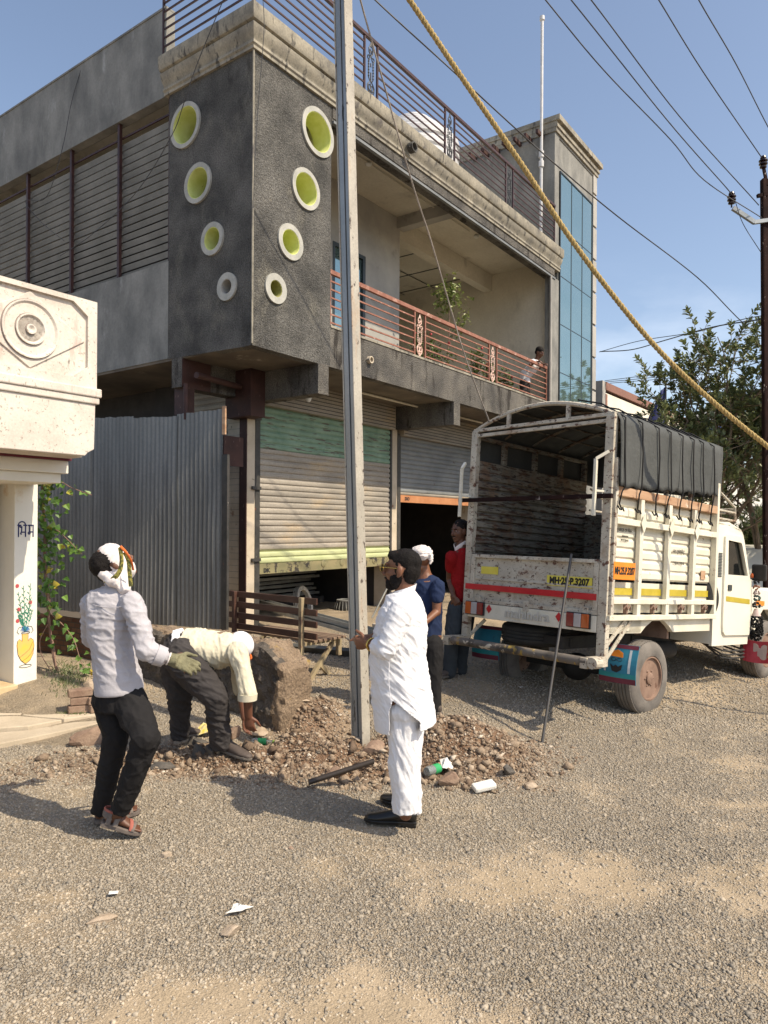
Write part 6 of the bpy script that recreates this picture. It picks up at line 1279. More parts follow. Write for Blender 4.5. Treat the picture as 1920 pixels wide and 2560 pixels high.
def tree(label, cat, base, h, spread, nb, seed, leaf=(0.10,0.05), m=None, shape='oval', trunk_r=0.07, twigs=60, fork=0.25, lean=(0,0), up=1.0):
    rr = random.Random(seed); root = thing('tree', label, cat, base[:]); tk_ = MB(); items = []
    def rv(s=1.0): return Vector((rr.gauss(0,s), rr.gauss(0,s), rr.gauss(0,s)))
    def branch(p, d, ln, r, lvl):
        pts = [p]; k = 5
        for i in range(k): d = (d + rv(0.16) + Vector((0,0,0.06*up))).normalized(); p = p + d*ln/k; pts.append(p)
        tk_.tube(pts, [max(0.004, r*(1-0.6*i/k)) for i in range(k+1)], n=6 if lvl < 2 else 4)
        if lvl < 3:
            nn = (4,4,3)[lvl] 
            for i in range(nn):
                t = 0.35 + 0.65*(i+rr.random())/nn; q = pts[min(k, int(t*k))]; a = rr.uniform(0, 6.28); side = d.orthogonal().normalized(); side = Matrix.Rotation(a, 3, d) @ side
                branch(q, (d*0.75 + side*0.8 + Vector((0,0,0.15))).normalized(), ln*rr.uniform(0.5,0.72), r*0.5, lvl+1)
        if lvl >= 2:
            for i in range(10): a = i*2.4; sd2 = Matrix.Rotation(a,3,d) @ d.orthogonal().normalized(); items.append((pts[-1]-d*0.022*i, (d*0.7+sd2*0.9+Vector((0,0,0.25))).normalized(), (Vector((0,0,1))+rv(0.3)).normalized(), leaf[0]*1.05, leaf[1]*1.1))
            for i in range(twigs//9):
                t = rr.random(); j = min(k-1, int(t*k)); q = pts[j].lerp(pts[j+1], rr.random()); a = rr.uniform(0,6.28); side = Matrix.Rotation(a,3,d) @ d.orthogonal().normalized()
                ld = (d*0.6 + side + Vector((0,0,0.1))).normalized(); ln_ = leaf[0]*rr.uniform(0.7,1.25); items.append((q + ld*0.01, ld, (Vector((0,0,1))+rv(0.5)).normalized(), ln_, leaf[1]*rr.uniform(0.8,1.2)))
            for i in range(5): items.append((pts[-1]-d*0.02*i, (d+rv(0.5)).normalized(), rv(1).normalized(), leaf[0], leaf[1]))
    for b_ in range(nb):
        a = 2*math.pi*b_/nb + rr.random()*0.6; d = Vector((math.cos(a)*spread + lean[0], math.sin(a)*spread + lean[1], 1)).normalized(); branch(Vector((0,0,h*fork*(0.6+0.4*rr.random()))), d, h*rr.uniform(0.42,0.62), trunk_r*0.6, 0)
    tk_.tube([(0,0,-0.1),(0.02,0,h*fork*0.5),(0,0.02,h*fork)], [trunk_r*1.2, trunk_r, trunk_r*0.8], n=10)
    tk_.build('trunk', M['bark'], root, smooth=50); leaves('crown', items, m or M['leaf'], root, shape); return root
t1 = at(1775, 1300, 13.5); t1.z = -0.1
tree('bushy green tree with upright leafy shoots behind the truck cab', 'tree', t1, 5.3, 0.40, 8, 21, leaf=(0.098,0.044), twigs=92, lean=(-0.05,0))
t3 = at(1840, 1300, 15.5); t3.z = -0.1
tree('pale feathery bush low behind the mirror and cab roof', 'bush', t3, 2.9, 0.8, 8, 8, leaf=(0.17,0.022), m=M['leaf2'], shape='thin', twigs=150, fork=0.08)
t4 = at(1905, 1300, 13); t4.z = -0.1
tree('green tree cut off by the right edge beside the rusted pole', 'tree', t4, 5.6, 0.30, 5, 31, leaf=(0.12,0.056), twigs=60, lean=(0.12,0))
gp_ = at(1432, 985, 18.2); gr_ = ray(1432, 985); vd_ = Vector((-0.8085,0.5885,0)); gr_ = gr_ - vd_*2*gr_.dot(vd_); tp5 = gp_ + gr_*11.0
tree('tall tree across the road, seen only as a reflection in the tower glass', 'tree', Vector((tp5.x, tp5.y, -0.1)), 8.4, 0.35, 6, 12, leaf=(0.16,0.08), twigs=60)
# ---- climbing vine at the painted pillar
vr = thing('climbing_vine', 'climbing vine with green and yellow leaves beside the painted pillar', 'vine', (0,0,0))
def VP(px, py, D): return at(px, py, D)
main = catmull([VP(168,1752,7.5),(VP(158,1712,7.5)),VP(138,1660,7.45),VP(128,1600,7.45),VP(122,1540,7.4),VP(118,1470,7.4),VP(112,1400,7.4),VP(112,1330,7.4),VP(108,1260,7.4),VP(106,1205,7.4)], 6)
vm = MB(); vm.tube(main, [0.014]*len(main), n=7); vm.tube([p+Vector((0.015*math.sin(i*0.5),0.01,0.0)) for i,p in enumerate(main)], 0.008, n=6)
side_ = [catmull([VP(122,1530,7.4),VP(160,1565,7.35),VP(185,1600,7.3),VP(198,1640,7.3),(VP(212,1672,7.3)),VP(230,1680,7.3)],5), catmull([VP(108,1330,7.4),VP(140,1325,7.35),VP(165,1345,7.3),VP(185,1365,7.3),VP(205,1385,7.3)],5), catmull([VP(110,1215,7.4),VP(150,1205,7.4),VP(180,1220,7.4),VP(230,1238,7.4)],5), catmull([VP(120,1560,7.4),VP(100,1600,7.35),VP(105,1640,7.3),VP(130,1680,7.35)],5), catmull([VP(110,1400,7.4),VP(90,1380,7.3),VP(70,1355,7.2)],5)]
for s_ in side_: vm.tube(s_, 0.0045, n=5)
vm.build('stem', M['stem'], vr, smooth=60)
rr = random.Random(77); items = []
def addleaf(p, s=1.0): items.append((p, Vector((rr.gauss(0.15,0.6), rr.gauss(-0.35,0.4), rr.gauss(-0.35,0.5))), Vector((rr.gauss(0.5,0.4), rr.gauss(-0.9,0.4), 0.6)), 0.062*s*rr.uniform(0.7,1.3), 0.055*s*rr.uniform(0.7,1.3)))
for i, p in enumerate(main):
    dens = 7 if p.z > 0.95 else 1
    if p.z < 0.45: dens = 0
    for k in range(dens): addleaf(p + Vector((rr.gauss(0.05,0.085), rr.gauss(-0.02,0.05), rr.gauss(0,0.05))))
for s_ in side_[:3]:
    for p in s_:
        for k in range(2 if s_ is side_[1] else 1):
            if rr.random() < 0.7: addleaf(p + Vector((rr.gauss(0,0.03), rr.gauss(0,0.03), rr.gauss(0,0.03))))
for k in range(16): addleaf(VP(95+rr.gauss(0,14),1365+rr.gauss(0,28),7.3))
for k in range(14): addleaf(VP(85+rr.gauss(0,14),1715+rr.gauss(0,14),7.3), 0.9)
leaves('foliage', items, M['vine'], vr, 'heart')
# ---- rose bushes on the balcony
def shrub(label, x, y, z, h, w_, n, seed, flowers=0):
    rr = random.Random(seed); p0 = Hw(x, y, z); r = thing('potted_rose', label, 'plant', p0[:], group=None); st = MB(); it = []
    for k in range(5):
        a = rr.uniform(0,6.28); top = Vector((math.cos(a)*w_*rr.uniform(0.2,1), math.sin(a)*w_*0.6*rr.uniform(0.2,1), h*rr.uniform(0.75,1.05))); pts = [Vector((0,0,0)), top*0.5+Vector((rr.gauss(0,0.03),rr.gauss(0,0.03),0.03)), top]; st.tube(pts, 0.007, n=5)
        for j in range(n//2): t = rr.random()**0.6; p = pts[0].lerp(pts[1], t*2) if t < 0.5 else pts[1].lerp(pts[2], t*2-1); it.append((p+Vector((rr.gauss(0,0.06),rr.gauss(0,0.05),rr.gauss(0,0.06))), Vector((rr.gauss(0,1),rr.gauss(0,1),rr.gauss(0,0.5))), Vector((rr.gauss(0,0.5),rr.gauss(-0.5,0.5),1)), 0.07, 0.045))
    st.build('stem', M['stem'], r); leaves('foliage', it, M['rose'], r)
    MB().lathe([(0.09,0),(0.12,0.02),(0.15,0.20),(0.14,0.21),(0,0.19)], n=18).build('pot', M['redstone'], r, smooth=40)
    for k in range(flowers): MB().ball(Vector((rr.gauss(0,0.1),rr.gauss(0,0.06),h*rr.uniform(0.85,1.0))), 0.028, nu=8, nv=6).build('flower', M['paintred'], r, smooth=60)
shrub('rose bush with a red bloom just right of the first pink cast panel', 4.55, 0.42, 4.32, 1.05, 0.30, 130, 1, 2)
shrub('sparse rose bush left of the tall balcony sapling', 5.15, 0.42, 4.32, 0.95, 0.25, 100, 2, 1)
shrub('rose bush growing behind the second pink cast panel', 6.62, 0.40, 4.32, 1.15, 0.28, 130, 3, 1)
shrub('dense green bush between second cast panel and the boy', 7.35, 0.42, 4.32, 1.0, 0.35, 170, 4, 1)
shrub('low green bush nearest the boy on the balcony', 8.25, 0.40, 4.32, 0.95, 0.35, 170, 5, 1)
tl_ = thing('balcony_sapling', 'tall thin sapling with pale leafy crown rising above the balcony railing', 'plant', Hw(5.62,0.5,4.32)[:])
q = MB(); q.tube([(0,0,0),(0.01,0,0.8),(0.04,0,1.45),(0.0,0,2.0)], [0.012,0.011,0.009,0.005], n=6); q.tube([(0.02,0,1.0),(0.18,-0.02,1.35),(0.38,0,1.62)], 0.006, n=5); it = []; rr = random.Random(5)
for k in range(330): it.append((Vector((rr.gauss(0.02,0.14), rr.gauss(0,0.09), 1.95+rr.gauss(0,0.17))), Vector((rr.gauss(0,1),rr.gauss(0,1),rr.gauss(-0.3,0.5))), Vector((rr.gauss(0,0.5),rr.gauss(-0.5,0.5),1)), 0.085, 0.05))
for k in range(90): t = rr.random(); it.append((Vector((0.12+0.27*t+rr.gauss(0,0.06), rr.gauss(0,0.05), 1.2+0.45*t+rr.gauss(0,0.06))), Vector((rr.gauss(0,1),rr.gauss(0,1),rr.gauss(-0.3,0.5))), Vector((rr.gauss(0,0.5),rr.gauss(-0.5,0.5),1)), 0.07, 0.04))
q.build('stem', M['stem'], tl_); leaves('foliage', it, leafmat('pale_sapling_leaf', (0.10,0.15,0.03), (0.30,0.33,0.11)), tl_)  # paler green tints for the sapling crown
# ---- grass tufts by the low wall
it = []; rr = random.Random(9)
for k in range(700):
    p = W(170+rr.gauss(0,26), 1690+rr.gauss(0,16)); it.append((p, Vector((rr.gauss(0,0.6),rr.gauss(0,0.6),1)), Vector((0,-1,0.2)), rr.uniform(0.02,0.05), 0.006))
for k in range(120): p = W(185+rr.gauss(0,18), 1772+rr.gauss(0,6)); it.append((p, Vector((rr.gauss(0,0.9),rr.gauss(0,0.6),0.7)), Vector((0,-1,0.2)), 0.04, 0.005))
tag(leaves('grass', it, M['leaf'], None, 'thin'), 'short green grass on the bank below the brick wall', kind='stuff')
# ================================================================== litter
M['paper'] = mat('torn_paper', (0.66,0.64,0.60), (0.78,0.77,0.73), scale=20, rough=0.8, spots=[((0.35,0.35,0.36), 40, 0.62, 0.04)])
def paper(label, px, py, poly, rz, h=0.01, m=None, cat='paper', name='torn_paper', crumple=0.01):
    mb = MB(); n = len(poly); c = (sum(p[0] for p in poly)/n, sum(p[1] for p in poly)/n); rr = random.Random(px)
    vs = [(c[0], c[1], h+crumple)] + [(x, y, h+rr.uniform(-0.3,1)*crumple) for x, y in poly] + [((x+c[0])/2, (y+c[1])/2, h+rr.uniform(0,1.3)*crumple) for x, y in poly]
    fs = [(0, 1+n+k, 1+n+(k+1)%n) for k in range(n)] + [(1+n+k, 1+k, 1+(k+1)%n, 1+n+(k+1)%n) for k in range(n)]
    o = mb.add(vs, fs).build(name, m or M['paper'], None); o.modifiers.new('s','SOLIDIFY').thickness = 0.0012; o.location = W(px, py); o.location.z += 0.012; o.rotation_euler = (0,0,rz); tag(o, label, cat); return o
paper('larger torn white paper scrap near the bottom centre of the road', 594, 2284, [(-0.055,-0.025),(0.02,-0.03),(0.035,-0.005),(0.075,0.012),(0.02,0.02),(0.0,0.045),(-0.02,0.035),(-0.03,0.0)], 0.2)
paper('small white ticket like scrap on gravel left of the larger paper', 284, 2242, [(-0.022,-0.014),(0.022,-0.014),(0.022,0.014),(-0.022,0.014)], 0.2, crumple=0.003)
paper('crumpled white plastic scrap between wall end and pole', 742, 1782, [(-0.07,-0.03),(-0.01,-0.05),(0.04,-0.02),(0.08,-0.01),(0.05,0.05),(0.0,0.02),(-0.05,0.04)], 0.3, h=0.03, crumple=0.05)
paper('bright yellow wrapper behind the bending man\'s shoe', 512, 1842, [(-0.06,-0.04),(0.05,-0.05),(0.08,0.0),(0.05,0.05),(-0.02,0.06),(-0.07,0.02)], 0.1, h=0.03, m=mat('yellow_wrapper',(0.75,0.55,0.04),(0.80,0.72,0.45),scale=30,rough=0.4), cat='wrapper', name='yellow_wrapper', crumple=0.07)
paper('crumpled clear plastic beside the bottle on the right heap', 1115, 1925, [(-0.05,-0.03),(0.03,-0.05),(0.07,0.0),(0.04,0.05),(-0.03,0.04)], 0.5, h=0.03, crumple=0.06, cat='plastic')
paper('tiny white paper flake at the front edge of the right heap', 1192, 1970, [(-0.03,-0.012),(0.03,-0.01),(0.03,0.014),(-0.02,0.012)], 0.1, crumple=0.01)
paper('small white scrap on dark dirt under the truck tail', 1303, 1723, [(-0.02,-0.01),(0.02,-0.01),(0.02,0.01),(-0.02,0.01)], 0.1, crumple=0.005)
o = MB().box((-0.08,-0.038,0),(0.08,0.038,0.04)).build('foam_block', mat('white_foam',(0.66,0.64,0.58),(0.76,0.74,0.69),scale=18,rough=0.9,bump=0.5,bscale=50), None, bevel=0.012); p = W(1210,1905); o.location = (p.x,p.y,p.z+0.02); o.rotation_euler = (0.25,-0.1,0.35); tag(o, 'dirty white foam block on the right side of the rubble heap', 'foam')
def bottle(label, px, py, rz, tilt, L_=0.22, r=0.033):
    p = W(px, py); b = thing('plastic_bottle', label, 'bottle', (p.x, p.y, p.z+0.045), (0, rad(90)+tilt, rz))
    MB().lathe([(0.0,-L_/2),(r*0.8,-L_/2),(r,-L_/2+0.015),(r,-0.02),(r*0.93,0.0),(r,0.02),(r,L_/2-0.08),(r*0.45,L_/2-0.02),(r*0.42,L_/2)], n=20).build('body', M.setdefault('bottle', mat('clear_bottle', (0.75,0.80,0.78), rough=0.08, trans=0.75, spec=0.8)), b, smooth=40)
    MB().lathe([(r*1.02,-0.035),(r*1.03,0.035)], n=20).build('label_band', M.setdefault('btlabel', flat('green_bottle_label',(0.03,0.36,0.12))), b, smooth=40); MB().lathe([(0,L_/2+0.02),(r*0.5,L_/2+0.02),(r*0.5,L_/2)], n=14).build('cap', M.setdefault('btcap', flat('lime_cap',(0.35,0.55,0.08))), b, smooth=40)
bottle('small clear bottle with green label in front of the bending man', 655, 1868, rad(4), 0.05, 0.17, 0.028); bottle('crushed clear bottle with green label right of the white trousers', 1088, 1938, rad(52), 0.10, 0.22, 0.034)
# ================================================================== people
def skinmat(name, c): 
    m = mat(name, c, tuple(x*0.8 for x in c), scale=9, rough=0.5, fine=0.06, fscale=90); m.node_tree.nodes['Principled BSDF'].inputs['Subsurface Weight'].default_value = 0.05; return m
M['skin'] = skinmat('brown_skin', (0.20,0.085,0.045)); M['skin_d'] = skinmat('dark_brown_skin', (0.13,0.055,0.030)); M['skin_m'] = skinmat('weathered_skin', (0.17,0.07,0.04))
M['hair'] = mat('black_hair', (0.006,0.005,0.005), (0.016,0.013,0.012), scale=30, rough=0.7, spec=0.15, bump=0.6, bscale=160, stretch=(1,1,0.3))
def cloth(name, c, k=0.9, bump=0.35, bs=55, **kw): return mat(name, c, tuple(x*k for x in c), scale=3, rough=0.9, bump=bump, bscale=bs, bdist=0.006, spec=0.15, **kw)
M['kurta'] = cloth('white_cotton', (0.76,0.76,0.79), 0.95); M['grayshirt'] = cloth('pale_lilac_shirt_cotton', (0.46,0.445,0.475), 0.9, fine=0.05, fscale=150); M['blacktrouser'] = cloth('black_trouser_cloth', (0.022,0.021,0.022), 0.7)
M['cream'+'shirt'] = cloth('cream_shirt_cloth', (0.66,0.61,0.47), 0.9); M['charcoal'] = cloth('charcoal_trouser_cloth', (0.055,0.050,0.050), 0.7); M['navyshirt'] = cloth('navy_polo_cloth', (0.022,0.035,0.085), 0.7); M['redshirt'] = cloth('red_polo_cloth', (0.30,0.012,0.014), 0.75)
M['jeans'] = cloth('dark_jeans_cloth', (0.055,0.065,0.075), 0.6); M['turban'] = cloth('white_headcloth', (0.74,0.68,0.66), 0.93, spots=[((0.55,0.25,0.22), 26, 0.69, 0.03)]); M['orangecloth'] = flat('orange_cloth', (0.72,0.16,0.03), rough=0.9)
M['shoeblack'] = flat('black_shoe_leather', (0.012,0.011,0.010), rough=0.3); M['shoebrown'] = flat('dusty_brown_shoe', (0.085,0.065,0.055), rough=0.7); M['sole'] = flat('gray_sole', (0.16,0.14,0.12), rough=0.9)
M['glove'] = mat('olive_work_glove', (0.14,0.13,0.075), (0.25,0.235,0.14), scale=12, rough=1.0, bump=0.8, bscale=90, spots=[((0.14,0.13,0.07), 14, 0.6, 0.1)]); M['gold'] = flat('gold_metal', (0.60,0.42,0.12), rough=0.25, metal=0.9); M['olivetrim'] = mat('patterned_border', (0.10,0.10,0.03), (0.42,0.36,0.08), scale=55, lo=0.45, hi=0.55, rough=0.9)
def basis(f, up):
    f = Vector(f).normalized(); up = Vector(up); up = (up - f*up.dot(f)).normalized(); s = up.cross(f)   # s = left side
    return f, s, up
def head(mb, c, f, up, k=1.0):
    c = Vector(c); f, s, u = basis(f, up); Rm = Matrix((f, s, u)).transposed()
    Q = lambda a, b, d: c + (f*a + s*b + u*d)*k
    B = lambda p, r: mb.ball(Q(*p), tuple(x*k for x in r), Rm, nu=18, nv=12)
    B((-0.015,0,0.030),(0.098,0.076,0.094)); B((0.025,0,-0.025),(0.070,0.064,0.085)); B((0.045,0,-0.085),(0.040,0.042,0.030)); B((0.005,0,-0.07),(0.06,0.058,0.045))
    mb.tube([Q(0.088,0,0.022), Q(0.106,0,-0.005), Q(0.118,0,-0.026)], [(0.010*k,0.008*k),(0.012*k,0.010*k),(0.015*k,0.013*k)], n=10, side=s); B((0.104,0,-0.032),(0.014,0.017,0.010))
    B((0.082,0,0.034),(0.014,0.050,0.010)); B((0.090,0,-0.060),(0.012,0.024,0.007)); B((0.087,0,-0.072),(0.012,0.021,0.008)); B((0.072,0,-0.100),(0.018,0.020,0.014))
    for e in (-1, 1): B((0.060,e*0.038,-0.022),(0.022,0.020,0.018)); B((-0.008,e*0.078,-0.008),(0.020,0.010,0.032)); B((0.000,e*0.076,-0.034),(0.010,0.007,0.012))
    return Q, Rm
def eyes(par, c, f, up, k=1.0):
    c = Vector(c); f, s, u = basis(f, up); Rm = Matrix((f, s, u)).transposed(); Q = lambda a, b, d: c + (f*a + s*b + u*d)*k
    for e in (-1, 1):
        w = MB().ball(Q(0.082,e*0.031,0.012), (0.008*k,0.012*k,0.005*k), Rm, nu=10, nv=8).build('eye', M['pinkprint'], par, smooth=60); MB().ball(Q(0.090,e*0.031,0.011), (0.004*k,0.006*k,0.006*k), Rm, nu=8, nv=6).build('iris', M['ink'], w)
        MB().tube([Q(0.088,e*0.014,0.030),Q(0.092,e*0.032,0.036),Q(0.080,e*0.050,0.030)], 0.0045*k, n=6).build('eyebrow', M['hair'], par)
def hand(mb, w, d, nrm, side=1, k=1.0, curl=(0.5,0.6,0.4), spread=0.10, thumb=0.9):
    """w wrist, d pointing direction, nrm back-of-hand normal, side = which side the thumb leaves"""
    d = Vector(d).normalized(); n = Vector(nrm); n = (n - d*n.dot(d)).normalized(); x = d.cross(n)*side   # x towards thumb
    w = Vector(w); K = 0.092*k
    mb.tube([w - d*0.02*k, w + d*0.015*k, w + d*K*0.5, w + d*K*0.92], [(0.026*k,0.019*k),(0.030*k,0.018*k),(0.041*k,0.016*k),(0.040*k,0.013*k)], n=14, side=x)
    for i, (off, L_, b) in enumerate(((0.030,0.070,0.0),(0.011,0.080,0.02),(-0.009,0.075,0.03),(-0.028,0.060,0.02))):
        p = w + d*(K*0.88 - abs(off-0.008)*0.25*k) + x*off*k; dd = (d + x*spread*(off/0.03)).normalized(); pts = [p - dd*0.02*k]; segs = (0.46, 0.30, 0.24); ang = 0
        pts.append(p)
        for sg, c_ in zip(segs, curl):
            ang += c_*(1 + 0.12*i); e = dd*math.cos(ang) - n*math.sin(ang); p = p + e*L_*sg*k; pts.append(p)
        mb.tube(pts, [0.0095*k,0.0092*k,0.0088*k,0.0080*k,0.0066*k], n=8); mb.ball(pts[-1], 0.0068*k, nu=8, nv=6)
    p = w + d*K*0.22 + x*0.026*k; t1 = (d*0.75 + x*thumb - n*0.25).normalized(); p1 = p + t1*0.040*k; t2 = (d*0.95 + x*thumb*0.35 - n*0.35).normalized(); p2 = p1 + t2*0.030*k; p3 = p2 + (t2 - n*0.2).normalized()*0.024*k
    mb.tube([p - t1*0.015*k, p, p1, p2, p3], [0.014*k,0.0145*k,0.0115*k,0.0100*k,0.0078*k], n=8); mb.ball(p3, 0.008*k, nu=8, nv=6)
def limb(mb, pts, r, n=16, side=None, end=True):
    mb.tube(pts, r, n=n, side=side)
    for p, q in ((pts[0], r[0]), (pts[-1], r[-1])) if end else ((pts[0], r[0]),):
        rr_ = min(q) if isinstance(q, (tuple, list)) else q; mb.ball(p, rr_*0.98, nu=12, nv=8)
    for p, q in list(zip(pts, r))[1:-1]:
        if not isinstance(q, (tuple, list)): mb.ball(p, q*0.995, nu=14, nv=9)
def sections(mb, rows, n=28):
    """rows: (centre, half along side vector, half depth) -> tube with horizontal side"""
    mb.tube([r[0] for r in rows], [(r[1], r[2]) for r in rows], n=n, side=(1,0,0))
def folds(me, amp, fr=9.0, st=(1,1,0.5), seed=0.0, rot=0.5, extra=None, sharp=2.0):
    Rz = Matrix.Rotation(rot, 3, 'Y')
    def fn(p, n_):
        q = Rz @ p; v = Vector((q.x*fr*st[0]+seed, q.y*fr*st[1], q.z*fr*st[2])); w_ = mnoise.noise(v*0.45 + Vector((5,1,2)))*1.1
        a = 1 - abs(mnoise.noise(v + Vector((w_, w_, -w_)))); a = a**sharp; b = 1 - abs(mnoise.noise(v*2.3 + Vector((3+w_, 7, 1)))); b = b**sharp; c = (1 - abs(mnoise.noise(v*1.35 + Vector((11, w_, 4)))))**9
        return amp*((a-0.62)*1.15 + (b-0.62)*0.5 + (c-0.25)*0.5) * (extra(p) if extra else 1.0)
    return displace(me, fn)
def shoe(par, heel, toe, m, name='shoe', w_=0.046, hgt=0.075, lift=0.0, sole=True):
    heel = Vector(heel); toe = Vector(toe); d = toe - heel; L_ = d.length; d.normalize(); x = d.cross(Vector((0,0,1))).normalized(); u = x.cross(d)
    Q = lambda a, h: heel + d*a*L_ + u*h
    mb = MB(); mb.tube([Q(0.02,hgt*0.55),Q(0.12,hgt*0.62),Q(0.30,hgt*0.62),Q(0.50,hgt*0.50),Q(0.75,hgt*0.36),Q(0.93,hgt*0.30),Q(1.0,hgt*0.26)], [(w_*0.55,hgt*0.42),(w_*0.78,hgt*0.60),(w_*0.82,hgt*0.60),(w_*0.92,hgt*0.48),(w_,hgt*0.34),(w_*0.72,hgt*0.26),(w_*0.35,hgt*0.14)], n=18, side=x)
    mb.ball(Q(0.10,hgt*0.6),(w_*0.8,w_*0.8,hgt*0.6)); mb.ball(Q(0.80,hgt*0.34),(w_*0.95,w_*0.95,hgt*0.30))
    me = skin(mb, 0.0055, 3); o = mesh_obj(name, me, m, par)
    if sole:
        s_ = MB(); out = []
        for a, h in ((0.0,0.55),(0.03,0.8),(0.2,0.86),(0.45,0.82),(0.7,1.02),(0.88,0.85),(0.98,0.45),(1.02,0.05)): out.append((a, h))
        poly = [(a*L_, h*w_) for a, h in out] + [(a*L_, -h*w_) for a, h in reversed(out)]
        s_.prism(poly[::-1], lambda a, b, h: heel + d*a + x*b + u*h, -0.002, 0.018); s_.build('sole', M['sole'] if m is not M['shoeblack'] else M['shoeblack'], o, bevel=0.004)
        s_ = MB(); s_.prism([(a, b) for a, b in [(0.0,-0.75*w_),(0.24*L_,-0.8*w_),(0.24*L_,0.8*w_),(0.0,0.75*w_)]], lambda a, b, h: heel + d*a + x*b + u*h, -0.016, 0.0); s_.build('heel', M['shoeblack'] if m is M['shoeblack'] else M['sole'], o, bevel=0.003)
    return o
def person(label, loc=(0,0,0)): return thing('person', label, 'person', loc)
def sub(o, p): o.parent = p; return o

# ---- A: man in white kurta, facing left with joined hands
A = person('bearded man in white kurta with glasses, hands joined, standing beside the pole')
D = 4.33; a = lambda x, y, d=D: at(x, y, d); fA = Vector((-0.96,0.28,0.02)); hc = a(1004,1424,4.36)
b = MB(); QA, RA = head(b, hc, fA, (0,0,1), 1.02)
b.tube([hc+Vector((0.012,0,-0.05)), a(1012,1470,4.36), a(1014,1492,4.36), a(1016,1510,4.36)], [(0.058,0.060),(0.060,0.062),(0.068,0.075),(0.09,0.13)], n=18, side=(1,0,0))
sections(b, [(a(1010,1506),0.09,0.15),(a(1010,1535),0.13,0.185),(a(1002,1580),0.145,0.175),(a(996,1640),0.155,0.165),(a(1000,1700),0.155,0.165),(a(1008,1750),0.15,0.17),(a(1012,1790),0.12,0.16)])
sh1, el1, wr1 = a(1003,1527,4.14), a(965,1622,4.11), a(921,1609,4.28); sh2, el2, wr2 = a(992,1527,4.54), a(955,1620,4.60), a(937,1592,4.44)
limb(b, [sh1, el1, wr1], [0.060,0.044,0.029]); limb(b, [sh2, el2, wr2], [0.060,0.044,0.029])
hand(b, wr1, Vector((-0.80,0.45,-0.06)), Vector((-0.45,-0.85,-0.15)), side=1, curl=(0.55,0.85,0.6), spread=0.03)
hand(b, wr2, Vector((-0.93,-0.20,0.02)), Vector((0.05,0.1,1)), side=-1, curl=(0.12,0.18,0.15), spread=0.06)
for x, dd, fx in ((1012,4.26,0),(1022,4.47,0)):
    limb(b, [a(x,1790,dd), a(x-6,1930,dd), a(x+2,2035,dd)], [0.09,0.062,0.040])
mesh_obj('body', skin(b, 0.0048, 4), M['skin'], A)
hm = MB(); f_, s_, u_ = basis(fA, (0,0,1)); Hc = lambda p, r: hm.ball(QA(*p), r, RA, nu=20, nv=14)
Hc((-0.024,0,0.046),(0.099,0.081,0.082)); Hc((-0.054,0,0.0),(0.062,0.076,0.078)); Hc((0.042,0,0.080),(0.044,0.056,0.034)); Hc((-0.050,0,-0.050),(0.046,0.060,0.040)); Hc((0.004,0,0.0),(0.040,0.079,0.05))
mesh_obj('hair', displace(skin(hm, 0.006, 3), lambda p, n_: 0.003*mnoise.noise(p*90) + 0.003*mnoise.noise(p*30)), M['hair'], A)
hm = MB(); Hc((0.062,0,-0.098),(0.034,0.044,0.030)); Hc((0.018,0,-0.088),(0.052,0.060,0.034)); Hc((0.084,0,-0.052),(0.022,0.034,0.008))
for e in (-1,1): Hc((0.020,e*0.052,-0.058),(0.040,0.017,0.044)); Hc((-0.004,e*0.064,-0.02),(0.016,0.010,0.045)); Hc((0.066,e*0.030,-0.078),(0.024,0.018,0.026))
mesh_obj('beard', displace(skin(hm, 0.005, 3), lambda p, n_: 0.003*mnoise.noise(p*80)), M['hair'], A)
g = MB()
for e in (-1,1):
    g.tube([QA(0.112+0.004*math.cos(t),e*0.034+0.024*math.cos(t),0.008+0.022*math.sin(t)) for t in [2*math.pi*k/18 for k in range(18)]], 0.0022, n=6, closed=True); g.tube([QA(0.110,e*0.058,0.014),QA(0.05,e*0.074,0.012),QA(-0.01,e*0.080,0.010)], 0.0024, n=6)
g.tube([QA(0.116,-0.010,0.012),QA(0.119,0,0.014),QA(0.116,0.010,0.012)], 0.0022, n=6); gg = g.build('glasses', M['gold'], A, smooth=60)
for e in (-1,1): MB().prism(circ(0,0,0.021,18), lambda u,v,d,e=e: QA(0.111+d, e*0.034+u, 0.008+v), 0, 0.001).build('lens', M['darkglass'], gg)
k_ = MB(); rows = [(963,1032,1478,.075),(960,1042,1490,.105),(957,1052,1503,.15),(950,1062,1520,.195),(944,1067,1538,.212),(936,1070,1575,.205),(926,1067,1618,.20),(922,1066,1647,.20),(924,1071,1683,.205),(927,1077,1720,.21),(930,1083,1756,.215),(933,1089,1790,.22),(936,1092,1812,.222)]
sections(k_, [(a((l+r)/2, y, 4.34), (r-l)/2*4.34/1807, dp) for l, r, y, dp in rows], n=40)
for S_, E_, W_ in ((sh1,el1,wr1),(sh2,el2,wr2)):
    Wc = E_.lerp(W_, 0.42 if S_ is sh1 else 0.4); limb(k_, [S_, S_.lerp(E_, 0.5), E_ + Vector((0.0,-0.0,-0.004)), E_.lerp(W_,0.2), Wc], [0.074,0.069,0.062,0.060,0.056])
me_ = skin(k_, 0.0058, 6); zt = a(1000,1480).z; zb = a(1000,1812).z
folds(me_, 0.0075, 9.0, (0.45,0.9,2.2), 2.0, rot=-0.75, extra=lambda p: (0.55+0.6*min(1,max(0,(zt-p.z)/0.4)))*min(1, max(0.0, (p.z-zb-0.02)/0.10)), sharp=2.4)
